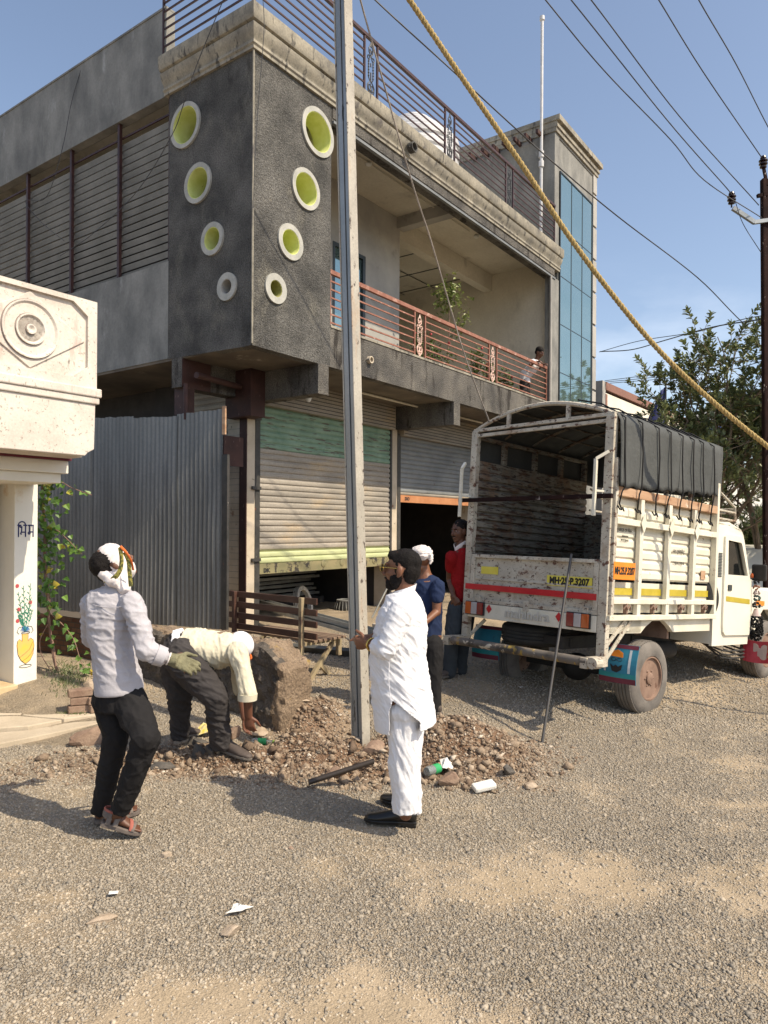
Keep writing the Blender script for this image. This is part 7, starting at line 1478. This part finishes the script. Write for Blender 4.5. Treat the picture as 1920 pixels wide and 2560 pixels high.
def notch(me, poly, ymax):
    def inside(x, y):
        r = False; n = len(poly)
        for i in range(n):
            (x0, y0), (x1, y1) = poly[i], poly[i-1]
            if (y0 > y) != (y1 > y) and x < (x1-x0)*(y-y0)/(y1-y0)+x0: r = not r
        return r
    bm = bmesh.new(); bm.from_mesh(me); kill = []
    for f in bm.faces:
        c = f.calc_center_median()
        if c.y < ymax and inside(960+c.x/c.y*FPX, CYP-(c.z-HCAM)/c.y*FPX): kill.append(f)
    bmesh.ops.delete(bm, geom=kill, context='FACES'); bm.to_mesh(me); bm.free(); return me
notch(me_, [(984,1752),(1054,1806),(1054,1850),(976,1850),(976,1778)], 4.33)
ko = mesh_obj('kurta', me_, M['kurta'], A); ks = ko.modifiers.new('s', 'SOLIDIFY'); ks.thickness = 0.003; ks.offset = -1
MB().tube(catmull([a(978,1600,4.135), a(974,1650,4.115), a(972,1700,4.105), a(977,1750,4.10)], 5), 0.0022, n=5).build('side_seam', M['kurta'], A)
cl = MB(); cl.lathe([(0.064,0.0),(0.069,0.0),(0.066,0.038),(0.061,0.038)], lambda x,y,h: a(1009,1484,4.36)+Vector((x*1.02+0.012*(h/0.038)-0.0,y*1.05,h+x*0.35)), n=30, closed=True); cl.build('collar', M['kurta'], A, smooth=40)
# side slit flaps of the kurta
fl_ = MB(); c0, c1, c2, c3 = a(976,1690,4.12), a(968,1766,4.09), a(990,1776,4.09), a(1051,1808,4.12)
fl_.add([a(975,1740,4.122), a(967,1772,4.105), a(990,1778,4.10), a(1000,1752,4.118)], [(0,1,2,3)]); 

tr = MB()
for x, dd in ((1012,4.25),(1024,4.46)):
    limb(tr, [a(x-2,1770,dd), a(x-4,1850,dd), a(x-6,1930,dd), a(x+0,1985,dd), a(x+1,2030,dd)], [0.098,0.092,0.082,0.078,0.073], end=False)
tr.ball(a(1010,1765,4.33), (0.145,0.195,0.12)); me_ = skin(tr, 0.007, 3); folds(me_, 0.009, 9.0, (2.2,1.2,0.6), 8.0, rot=0.25); mesh_obj('trousers', me_, M['kurta'], A)
shoe(A, W(1041,2066)+Vector((0,0,0.018)), W(912,2058)+Vector((0,0,0.016)), M['shoeblack']); shoe(A, W(1047,2030)+Vector((0,0,0.018)), W(952,2006)+Vector((0,0,0.018)), M['shoeblack'])
for p_, q_, m_ in ((wr1, el1, 'gold'),):
    d_ = (q_-p_).normalized(); c_ = p_ + d_*0.045; x_ = d_.orthogonal().normalized(); y_ = d_.cross(x_); MB().tube([c_ + x_*0.037*math.cos(t) + y_*0.037*math.sin(t) for t in [2*math.pi*k/20 for k in range(20)]], (0.0062), n=7, closed=True).build('watch_strap', M['gold'], A, smooth=60)

# ---- B: man looking up at left, seen from behind
Bp = person('man in pale lilac shirt, head wrapped in white cloth, standing and looking up at left')
D = 4.2; a = lambda x, y, d=D: at(x, y, d); fB = Vector((0.66,0.50,0.56)); uB = Vector((-0.62,-0.10,0.78)); hc = a(283,1414,4.22)
b = MB(); QB, RBm = head(b, hc, fB, uB, 1.0)
b.tube([a(287,1425,4.22), a(287,1452,4.22), a(288,1475,4.22)], [(0.055,0.055),(0.056,0.058),(0.075,0.07)], n=16, side=(1,0,0))
sections(b, [(a(288,1478),0.075,0.07),(a(286,1500),0.13,0.095),(a(280,1545),0.125,0.10),(a(284,1620),0.105,0.09),(a(292,1680),0.115,0.095),(a(296,1730),0.125,0.10),(a(296,1765),0.11,0.09)])
shR, elR, wrR = a(334,1506,4.12), a(366,1628,4.05), a(424,1648,4.09); shL, elL, wrL = a(228,1508,4.28), a(228,1600,4.42), a(285,1620,4.52)
limb(b, [shR, elR, wrR], [0.036,0.036,0.026]); limb(b, [shL, elL, wrL], [0.036,0.036,0.026]); hand(b, wrL, (0.8,0.5,0.3), (0,-0.5,1), 1)
hand(b, wrR, Vector((0.92,0.05,-0.30)), Vector((0.1,-0.75,0.65)), side=-1, curl=(0.35,0.5,0.4), spread=0.08)
hpL, knL, anL = a(272,1745,4.24), a(290,1842,4.22), a(250,2034,4.33); hpR, knR, anR = a(320,1745,4.18), a(366,1845,4.06), a(300,2030,4.17)
limb(b, [hpL, knL, anL], [0.08,0.05,0.034]); limb(b, [hpR, knR, anR], [0.08,0.05,0.034])
heN = a(256,2052,4.18); toN = W(350,2092)+Vector((0,0,0.035)); heF = W(236,2064)+Vector((0,0,0.035)); toF = W(344,2036)+Vector((0,0,0.03))
for an, he, to in ((anR, heN, toN), (anL, heF, toF)):
    dd = (to-he).normalized(); b.tube([he+dd*0.02+Vector((0,0,0.03)), he+dd*0.08+Vector((0,0,0.045)), he.lerp(to,0.62)+Vector((0,0,0.028)), he.lerp(to,0.86)+Vector((0,0,0.014))], [(0.03,0.03),(0.032,0.04),(0.040,0.024),(0.038,0.013)], n=14, side=dd.cross(Vector((0,0,1)))); b.tube([an, he+dd*0.06+Vector((0,0,0.05))], 0.034, n=12)
    x_ = dd.cross(Vector((0,0,1))).normalized()
    for i in range(5): p_ = he.lerp(to,0.84) + x_*(0.03-0.0155*i)*(1 if an is anR else -1) + Vector((0,0,0.012)); b.tube([p_, p_+dd*(0.042-0.004*i)], [0.0095-0.0006*i,0.008-0.0006*i], n=8); b.ball(p_+dd*(0.042-0.004*i), 0.0085-0.0006*i, nu=8, nv=6)
mesh_obj('body', skin(b, 0.0050, 4), M['skin_d'], Bp)
hm = MB(); Hc = lambda p, r: hm.ball(QB(*p), r, RBm, nu=20, nv=14); Hc((-0.032,0.0,0.036),(0.088,0.083,0.086)); Hc((-0.062,0,-0.005),(0.05,0.070,0.060))
mesh_obj('hair', displace(skin(hm, 0.006, 3), lambda p, n_: 0.004*mnoise.noise(p*70) + 0.003*mnoise.noise(p*24)), M['hair'], Bp)
hm = MB(); Hc((0.022,0.0,0.020),(0.088,0.092,0.110)); Hc((0.02,0,-0.055),(0.080,0.086,0.07)); Hc((-0.03,0,-0.085),(0.072,0.080,0.055)); hm.tube([a(303,1432,4.2), a(306,1458,4.17), a(312,1482,4.13)], [0.050,0.050,0.030], n=14); hm.tube([a(255,1432,4.16), a(280,1452,4.12), a(300,1455,4.12)], [0.03,0.038,0.04], n=12)
me_ = skin(hm, 0.006, 6); folds(me_, 0.005, 18, (0.6,1,2.2), 3.0, rot=0.9); mesh_obj('head_cloth', me_, M['turban'], Bp)
rb_ = MB()
for pts in ([(300,1368,4.10),(304,1398,4.085),(300,1425,4.08),(286,1444,4.09),(262,1452,4.11)], [(312,1380,4.10),(321,1402,4.09),(324,1432,4.08),(327,1466,4.07)]):
    P_ = catmull([a(*p) for p in pts], 5); rb_.tube(P_, [(0.014,0.003)]*len(P_), n=8, side=(0.8,-0.2,0.3))
rb_.build('patterned_border', M['olivetrim'], Bp, smooth=60); P_ = catmull([a(*p) for p in [(301,1366,4.10),(316,1382,4.08),(328,1402,4.08),(333,1425,4.10)]], 5); MB().tube(P_, [(0.008,0.004)]*len(P_), n=8, side=(0.8,-0.2,-0.3)).build('orange_border', M['orangecloth'], Bp, smooth=60)
s = MB(); rows = [(264,306,1458,.055),(250,324,1472,.075),(226,344,1488,.098),(216,346,1504,.112),(214,340,1530,.122),(217,334,1560,.124),(224,331,1595,.12),(232,334,1630,.118),(236,342,1668,.124),(237,353,1700,.13),(238,358,1724,.132),(240,357,1732,.13)]
sections(s, [(a((l+r)/2, y, 4.2), (r-l)/2*4.2/1807, dp) for l, r, y, dp in rows], n=36)
limb(s, [shR+Vector((-0.012,0,0.0)), shR.lerp(elR,0.5), elR, elR.lerp(wrR,0.3), elR.lerp(wrR,0.62)], [0.066,0.062,0.058,0.055,0.052]); limb(s, [shL, elL, elL.lerp(wrL,0.6)], [0.062,0.056,0.048])
me_ = skin(s, 0.0065, 4); zh_ = a(297,1730).z; folds(me_, 0.009, 9.0, (0.7,1.1,1.6), 4.0, rot=-0.5, sharp=2.6, extra=lambda p: min(1, max(0.0, (p.z-zh_-0.02)/0.09))); mesh_obj('shirt', me_, M['grayshirt'], Bp)
cu = MB(); cc_ = elR.lerp(wrR,0.62); dd = (wrR-elR).normalized(); x_ = dd.orthogonal().normalized(); y_ = dd.cross(x_)
cu.lathe([(0.050,-0.03),(0.060,-0.03),(0.056,0.022),(0.046,0.022)], lambda x,y,h: cc_ + x_*x + y_*y + dd*h, n=24, closed=True); cu.build('rolled_cuff', M['grayshirt'], Bp, smooth=40)
cu = MB(); cu.lathe([(0.046,0),(0.052,0),(0.049,0.03),(0.044,0.03)], lambda x,y,h: a(287,1464,4.21)+Vector((x*1.15,y*1.1,h)), n=24, closed=True); cu.build('collar', M['grayshirt'], Bp, smooth=40)
t = MB(); limb(t, [hpL, hpL.lerp(knL,0.5), knL, knL.lerp(anL,0.5), anL.lerp(knL,0.02)], [0.098,0.088,0.074,0.062,0.055], end=False); limb(t, [hpR, hpR.lerp(knR,0.5), knR, knR.lerp(anR,0.5), anR.lerp(knR,0.02)], [0.098,0.094,0.080,0.068,0.058], end=False); sections(t, [(a(296,1722),0.128,0.105),(a(296,1750),0.135,0.11),(a(297,1775),0.11,0.10)])
me_ = skin(t, 0.007, 4); folds(me_, 0.009, 9, (1.2,1.2,0.9), 6.0, rot=0.5); mesh_obj('trousers', me_, M['blacktrouser'], Bp)
gl_ = MB(); hand(gl_, wrR+Vector((0.02,0,-0.004)), Vector((0.92,0.05,-0.30)), Vector((0.1,-0.75,0.65)), side=-1, curl=(0.35,0.5,0.4), spread=0.08, k=1.17); gl_.tube([wrR+Vector((0.0,0,0.0)), wrR+Vector((0.05,0,-0.012))], [0.036,0.044], n=14)
mesh_obj('work_glove', displace(skin(gl_, 0.0055, 2), lambda p, n_: 0.0035*mnoise.noise(p*45)), M['glove'], Bp)
for off, m_, r_ in ((-0.006,'turban',0.0055),(-0.022,'redshirt',0.0035)):
    c_ = wrR + dd*off; MB().tube([c_ + x_*0.033*math.cos(q) + y_*0.033*math.sin(q) for q in [2*math.pi*k/18 for k in range(18)]], r_, n=6, closed=True).build('bracelet', M[m_], Bp, smooth=60)
M['sandal'] = mat('gray_brown_sandal', (0.11,0.09,0.08), (0.17,0.14,0.12), scale=30, rough=0.8); M['sandalstrap'] = flat('coral_strap', (0.36,0.11,0.08), rough=0.8)
for an, he, to in ((anR, heN, toN), (anL, heF, toF)):
    d = (to-he); L_ = d.length; d.normalize(); x = d.cross(Vector((0,0,1))).normalized(); u = x.cross(d); poly = [(-0.01,0.6),(0.1,0.85),(0.35,0.75),(0.65,1.0),(0.88,0.92),(1.02,0.55),(1.07,0.0)]
    pl_ = [(aa*L_, hh*0.047) for aa, hh in poly] + [(aa*L_, -hh*0.047) for aa, hh in reversed(poly)][1:]
    so = MB().prism(pl_[::-1], lambda p_, q_, h: he + d*p_ + x*q_ + u*h, -0.022, 0.004).build('sandal', M['sandal'], Bp, bevel=0.005)
    st_ = MB()
    def arch(a0, h, wd, m_, nm, w2=0.046, skew=0.0):
        pts = [he + d*(a0*L_ + skew*math.cos(math.pi*k/10)) + x*w2*math.cos(math.pi*k/10) + u*(0.004 + h*math.sin(math.pi*k/10)) for k in range(11)]
        MB().tube(pts, [(wd, 0.003)]*11, n=8, side=d).build(nm, m_, so, smooth=60)
    arch(0.80, 0.036, 0.014, M['sandal'], 'strap'); arch(0.70, 0.044, 0.010, M['sandalstrap'], 'strap', skew=0.015); arch(0.42, 0.068, 0.014, M['sandal'], 'strap', skew=-0.015); arch(0.16, 0.085, 0.014, M['sandal'], 'strap', 0.042)
    pts = [he + d*(0.20*L_) + x*0.04*math.cos(math.pi*k/10) - d*0.055*math.sin(math.pi*k/10) + u*0.055 for k in range(11)]; MB().tube(pts, [(0.022,0.004)]*11, n=8, side=u).build('heel_strap', M['sandal'], so, smooth=60); MB().tube([p + u*0.02 for p in pts], [(0.008,0.006)]*11, n=8, side=u).build('heel_strap', M['sandalstrap'], so, smooth=60)

# ---- C: man bending down
Cp = person('man in cream shirt and charcoal trousers bending down by the broken wall')
D = 5.5; a = lambda x, y, d=D: at(x, y, d); fC = Vector((0.55,-0.10,-0.83)); uC = Vector((0.83,0,0.55)); hc = a(597,1622,5.50)
b = MB(); QC, RCm = head(b, hc, fC, uC, 1.0); b.tube([hc, a(588,1608,5.5), a(572,1610,5.5)], [0.055,0.058,0.08], n=14)
b.tube([a(440,1630), a(470,1622), a(510,1620), a(555,1622), a(590,1620)], [(0.13,0.16),(0.12,0.15),(0.12,0.15),(0.125,0.17),(0.08,0.14)], n=24, side=(0,0,1))
sN, eN, wN = a(598,1630,5.32), a(619,1728,5.28), a(621,1790,5.33); sF, eF, wF = a(592,1628,5.68), a(602,1722,5.72), a(612,1795,5.62)
limb(b, [sN, eN, wN], [0.040,0.038,0.030]); limb(b, [sF, eF, wF], [0.040,0.038,0.030]); hand(b, wN, Vector((0.12,0.05,-1)), Vector((-0.15,-1,0)), side=-1, curl=(0.35,0.45,0.3)); hand(b, wF, Vector((0.0,0,-1)), Vector((-1,0.2,0)), side=1, curl=(0.4,0.5,0.3))
hN, kN, aN = a(455,1640,5.38), a(540,1745,5.30), a(553,1866,5.42); hF, kF, aF = a(438,1650,5.62), a(450,1745,5.62), a(450,1842,5.72)
limb(b, [hN, kN, aN], [0.10,0.058,0.038]); limb(b, [hF, kF, aF], [0.10,0.058,0.038]); mesh_obj('body', skin(b, 0.0058, 4), M['skin_m'], Cp)
t = MB(); limb(t, [hN, hN.lerp(kN,0.5)+Vector((0,0,-0.01)), kN, kN.lerp(aN,0.5), aN], [0.145,0.128,0.098,0.086,0.080], end=False); limb(t, [hF, kF, kF.lerp(aF,0.5), aF], [0.13,0.095,0.080,0.070], end=False); t.tube([a(432,1632), a(450,1628), a(472,1624)], [(0.135,0.15),(0.15,0.18),(0.145,0.17)], n=24, side=(0,0,1)); t.ball(a(443,1632), (0.12,0.18,0.145))
me_ = skin(t, 0.008, 4); folds(me_, 0.012, 8.5, (0.6,1.2,2.0), 12.0, rot=-0.5, sharp=2.4); mesh_obj('trousers', me_, M['charcoal'], Cp)
s = MB(); s.tube([a(462,1616), a(490,1617), a(520,1623), a(552,1626), a(585,1620), a(598,1616)], [(0.138,0.175),(0.142,0.185),(0.145,0.19),(0.140,0.195),(0.115,0.19),(0.07,0.13)], n=30, side=(0,0,1)); s.ball(a(548,1645), (0.09,0.15,0.075))
limb(s, [sN+Vector((-0.02,0.02,0)), sN.lerp(eN,0.5), eN, eN+Vector((0,0,-0.015))], [0.078,0.062,0.066,0.066]); limb(s, [sF, sF.lerp(eF,0.5), eF], [0.075,0.062,0.064]); me_ = skin(s, 0.0075, 4); folds(me_, 0.010, 9, (2.0,1.2,0.6), 3.0, rot=0.25, sharp=2.4); mesh_obj('shirt', me_, M['creamshirt'], Cp)
s = MB(); s.tube([a(448,1622), a(466,1617)], [(0.152,0.178),(0.142,0.180)], n=26, side=(-0.45,0,0.9)); me_ = skin(s, 0.008, 2); folds(me_, 0.006, 12); mesh_obj('undershirt', me_, M['kurta'], Cp)
for c_ in (eN,): MB().lathe([(0.062,0.012),(0.072,0.012),(0.070,-0.035),(0.062,-0.035)], lambda x,y,h,c_=c_: c_+Vector((x+h*0.05,y,h-0.03)), n=24, closed=True).build('rolled_cuff', M['creamshirt'], Cp, smooth=40)
hm = MB(); Hc = lambda p, r: hm.ball(QC(*p), r, RCm, nu=20, nv=14); Hc((-0.018,0,0.036),(0.104,0.084,0.092)); Hc((-0.05,0,0.0),(0.066,0.078,0.075)); mesh_obj('cap', skin(hm, 0.007, 3), M['kurta'], Cp)
P_ = [QC(0.02+0.096*math.cos(q), 0.094*math.sin(q), 0.018+0.012*math.cos(q)) for q in [math.pi*(k/12-0.5)*1.3 for k in range(13)]]; MB().tube(P_, [(0.015,0.006)]*13, n=8, side=uC).build('orange_band', M['orangecloth'], Cp, smooth=60)
shoe(Cp, W(540,1893)+Vector((0,0,0.018)), W(628,1886)+Vector((0,0,0.012)), M['shoebrown'], hgt=0.08, w_=0.048); shoe(Cp, W(447,1850)+Vector((0,0,0.018)), W(505,1838)+Vector((0,0,0.012)), M['shoebrown'])
# ---- D: man in navy polo behind the white clad man
Dp = person('man in navy polo, white cloth tied round his head, behind the man in white')
D = 6.6; a = lambda x, y, d=D: at(x, y, d); fD = Vector((-0.75,0.65,-0.12)); hc = a(1052,1400)
b = MB(); QD, RDm = head(b, hc, fD, (0,0,1), 0.98); b.tube([a(1058,1412), a(1062,1432), a(1064,1448)], [(0.052,0.052),(0.055,0.055),(0.08,0.075)], n=14, side=(1,0,0))
sections(b, [(a(1066,1450),0.10,0.09),(a(1068,1480),0.13,0.11),(a(1068,1540),0.12,0.10),(a(1070,1590),0.125,0.11),(a(1070,1620),0.11,0.10)])
sN, eN, wN = a(1094,1466,6.48), a(1091,1530,6.44), a(1062,1556,6.30); sF, eF, wF = a(1040,1466,6.72), a(1030,1530,6.75), a(1045,1552,6.5)
limb(b, [sN, eN, wN], [0.052,0.040,0.027]); limb(b, [sF, eF, wF], [0.05,0.038,0.027]); hand(b, wN, (-0.7,-0.5,0.1), (0,0,1), 1); hand(b, wF, (-0.5,-0.7,0.1), (0,0,1), -1)
lg = [(a(1082,1610,6.52), a(1083,1705,6.50), a(1086,1800,6.52)), (a(1060,1610,6.68), a(1056,1705,6.68), a(1052,1795,6.70))]
for q in lg: limb(b, list(q), [0.085,0.055,0.036])
mesh_obj('body', skin(b, 0.006, 3), M['skin'], Dp); s = MB()
sections(s, [(a(1062,1440),0.065,0.065),(a(1066,1452),0.12,0.095),(a(1068,1470),0.142,0.118),(a(1068,1500),0.142,0.122),(a(1068,1545),0.135,0.118),(a(1070,1590),0.125,0.118),(a(1070,1597),0.12,0.115)], n=30)
limb(s, [sN, sN.lerp(eN,0.45)], [0.068,0.064]); limb(s, [sF, sF.lerp(eF,0.45)], [0.066,0.062]); me_ = skin(s, 0.0075, 3); folds(me_, 0.009, 9, seed=2); mesh_obj('polo_shirt', me_, M['navyshirt'], Dp)
t = MB()
for q in lg: limb(t, [q[0], q[0].lerp(q[1],0.5), q[1], q[1].lerp(q[2],0.5), q[2]], [0.098,0.088,0.074,0.068,0.064])
t.ball(a(1071,1608), (0.13,0.12,0.10)); me_ = skin(t, 0.008, 3); folds(me_, 0.008, 9, seed=5); mesh_obj('trousers', me_, M['blacktrouser'], Dp)
hm = MB(); Hc = lambda p, r: hm.ball(QD(*p), r, RDm, nu=20, nv=14); Hc((-0.012,0,0.062),(0.108,0.092,0.076)); Hc((-0.03,0,0.035),(0.092,0.092,0.055)); hm.tube([QD(-0.10,0,0.03), QD(-0.125,0,0.0), QD(-0.115,0.01,-0.05)], [0.03,0.02,0.012], n=8); hm.tube([QD(-0.10,0.01,0.05), QD(-0.145,0.02,0.03)], [0.025,0.012], n=8)
me_ = skin(hm, 0.0065, 2); folds(me_, 0.011, 18, (0.7,0.7,2.2), 1.0, rot=0.3); mesh_obj('head_cloth', me_, M['turban'], Dp)
for q, sgn in zip(lg, (1,-1)): p_ = q[2]; g_ = Vector((p_.x, p_.y, gz(p_.x,p_.y)+0.02)); shoe(Dp, g_+Vector((0.05,-0.05,0)), g_+Vector((-0.15,0.14,0)), M['shoebrown'])
# ---- E: man in red polo at the truck corner
Ep = person('man in red polo and faded jeans standing at the truck\'s left rear corner')
D = 7.65; a = lambda x, y, d=D: at(x, y, d); fE = Vector((-0.80,-0.58,-0.12)); hc = a(1149,1328)
b = MB(); QE, REm = head(b, hc, fE, (0,0,1), 0.96); b.tube([hc+Vector((0.015,0.01,-0.05)), a(1153,1360), a(1156,1378)], [(0.05,0.05),(0.052,0.052),(0.08,0.07)], n=14, side=(1,0,0))
sections(b, [(a(1156,1376),0.09,0.08),(a(1158,1400),0.145,0.10),(a(1158,1450),0.125,0.10),(a(1156,1500),0.12,0.10),(a(1154,1525),0.11,0.10)])
sN, eN, wN = a(1128,1392,7.55), a(1124,1448,7.68), a(1134,1492,7.52); sF, eF, wF = a(1188,1392,7.70), a(1196,1450,7.72), a(1176,1495,7.55)
limb(b, [sN, eN, wN], [0.048,0.037,0.026]); limb(b, [sF, eF, wF], [0.048,0.037,0.026]); hand(b, wN, (0.45,-0.2,-0.8), (-0.3,-0.9,0.1), 1); hand(b, wF, (-0.2,-0.2,-0.9), (0.3,-0.9,0), -1)
lg = [(a(1140,1520,7.58), a(1128,1605,7.52), a(1124,1688,7.55)), (a(1168,1520,7.70), a(1158,1605,7.66), a(1150,1682,7.72))]
for q in lg: limb(b, list(q), [0.085,0.055,0.036])
mesh_obj('body', skin(b, 0.006, 3), M['skin_d'], Ep); eyes(Ep, hc, fE, (0,0,1), 0.96)
hm = MB(); Hc = lambda p, r: hm.ball(QE(*p), r, REm, nu=20, nv=14); Hc((-0.026,0,0.048),(0.096,0.080,0.080)); Hc((-0.05,0,0.0),(0.060,0.075,0.07)); mesh_obj('hair', displace(skin(hm, 0.007, 3), lambda p, n_: 0.006*mnoise.noise(p*50)), M['hair'], Ep); hm = MB(); Hc((0.092,0,-0.047),(0.010,0.028,0.006)); hm.build('moustache', M['hair'], Ep)
s = MB(); sections(s, [(a(1155,1370),0.062,0.062),(a(1157,1382),0.13,0.09),(a(1158,1400),0.155,0.11),(a(1158,1450),0.140,0.115),(a(1157,1495),0.130,0.115),(a(1156,1502),0.125,0.11)], n=30); limb(s, [sN, sN.lerp(eN,0.5)], [0.064,0.060]); limb(s, [sF, sF.lerp(eF,0.5)], [0.064,0.060])
me_ = skin(s, 0.0075, 3); folds(me_, 0.008, 9, seed=9); mesh_obj('polo_shirt', me_, M['redshirt'], Ep); cu = MB(); f_, s_, u_ = basis(fE, (0,0,1)); P0_ = QE(0.03,0,-0.155)
cu.tube([P0_ + s_*0.065 + u_*0.03 - f_*0.05, P0_ + s_*0.05 - u_*0.0 + f_*0.02, P0_ - u_*0.035 + f_*0.055, P0_ - s_*0.05 + f_*0.02, P0_ - s_*0.065 + u_*0.03 - f_*0.05], [(0.022,0.006)]*5, n=8, side=u_); cu.build('collar', M['turban'], Ep, smooth=50)
t = MB()
for q in lg: limb(t, [q[0], q[0].lerp(q[1],0.5), q[1], q[1].lerp(q[2],0.5), q[2]+Vector((0,0,0.03))], [0.095,0.088,0.074,0.070,0.074])
t.ball(a(1155,1515), (0.125,0.12,0.09)); me_ = skin(t, 0.008, 3); folds(me_, 0.009, 9, seed=5); mesh_obj('jeans', me_, M['jeans'], Ep)
for q in lg: p_ = q[2]; g_ = Vector((p_.x, p_.y, gz(p_.x,p_.y)+0.02)); shoe(Ep, g_+Vector((0.06,0.03,0)), g_+Vector((-0.15,-0.10,0)), M['shoebrown'])
# ---- F: boy looking over the balcony railing
Fp = person('boy in white shirt leaning over the far end of the balcony railing')
hcw = Hw(9.02,0.10,5.80); base = Hw(8.95,0.42,4.33); fF = (Hw(9.05,-1.2,5.1)-hcw).normalized(); b = MB(); QF, RFm = head(b, hcw, fF, (0,0,1), 0.98); U_ = Vector((0.5885,0.8085,0)); V_ = Vector((-0.8085,0.5885,0)); N_ = hcw - V_*-0.0 + Vector((0,0,-0.16)) + V_*0.06
b.tube([hcw, N_], [0.05,0.055], n=12); b.tube([N_, N_+V_*0.08+Vector((0,0,-0.15)), base+Vector((0,0,0.98)), base+Vector((0,0,0.78))], [(0.09,0.08),(0.15,0.10),(0.125,0.10),(0.13,0.10)], n=20, side=U_)
for s_ in (-1,1):
    S_ = N_ + U_*0.15*s_ + V_*0.04 + Vector((0,0,-0.06)); E_ = Hw(8.98+0.24*s_,0.20,5.48) ; W_ = Hw(8.98+0.16*s_,0.06,5.55); limb(b, [S_, E_, W_], [0.045,0.035,0.025]); hand(b, W_, -V_, (0,0,1), s_); limb(b, [base+U_*0.08*s_+Vector((0,0,0.8)), base+U_*0.09*s_+Vector((0,0,0.42)), base+U_*0.1*s_+Vector((0,0,0.06))], [0.08,0.05,0.035])
mesh_obj('body', skin(b, 0.009, 2), M['skin_d'], Fp); eyes(Fp, hcw, fF, (0,0,1), 0.98)
hm = MB(); Hc = lambda p, r: hm.ball(QF(*p), r, RFm, nu=16, nv=10); Hc((-0.022,0,0.055),(0.102,0.085,0.084)); Hc((-0.05,0,0.0),(0.062,0.076,0.07)); mesh_obj('hair', skin(hm, 0.009, 2), M['hair'], Fp)
s = MB(); s.tube([N_+Vector((0,0,0.0)), N_+V_*0.08+Vector((0,0,-0.15)), base+Vector((0,0,0.98)), base+Vector((0,0,0.80))], [(0.11,0.09),(0.17,0.12),(0.15,0.12),(0.15,0.12)], n=20, side=U_)
for s_ in (-1,1): S_ = N_ + U_*0.15*s_ + V_*0.04 + Vector((0,0,-0.06)); limb(s, [S_, S_.lerp(Hw(8.98+0.24*s_,0.20,5.48),0.55)], [0.06,0.055])
me_ = skin(s, 0.01, 2); folds(me_, 0.008, 9); mesh_obj('shirt', me_, M['kurta'], Fp)
t = MB()
for s_ in (-1,1): limb(t, [base+U_*0.08*s_+Vector((0,0,0.8)), base+U_*0.09*s_+Vector((0,0,0.42)), base+U_*0.1*s_+Vector((0,0,0.06))], [0.095,0.07,0.06])
mesh_obj('trousers', skin(t, 0.012, 2), M['charcoal'], Fp)
# shirt yoke seam and button placket on the lilac shirt, pocket slit on the bending man's trousers
MB().tube(catmull([at(232,1512,4.095), at(262,1518,4.075), at(295,1518,4.07), at(326,1510,4.075)], 5), 0.0022, n=5).build('yoke_seam', M['grayshirt'], Bp)
MB().tube(catmull([at(456,1624,5.335), at(470,1620,5.325), at(486,1622,5.325), at(495,1628,5.33)], 5), 0.004, n=5).build('pocket_slit', M['ink'], Cp)
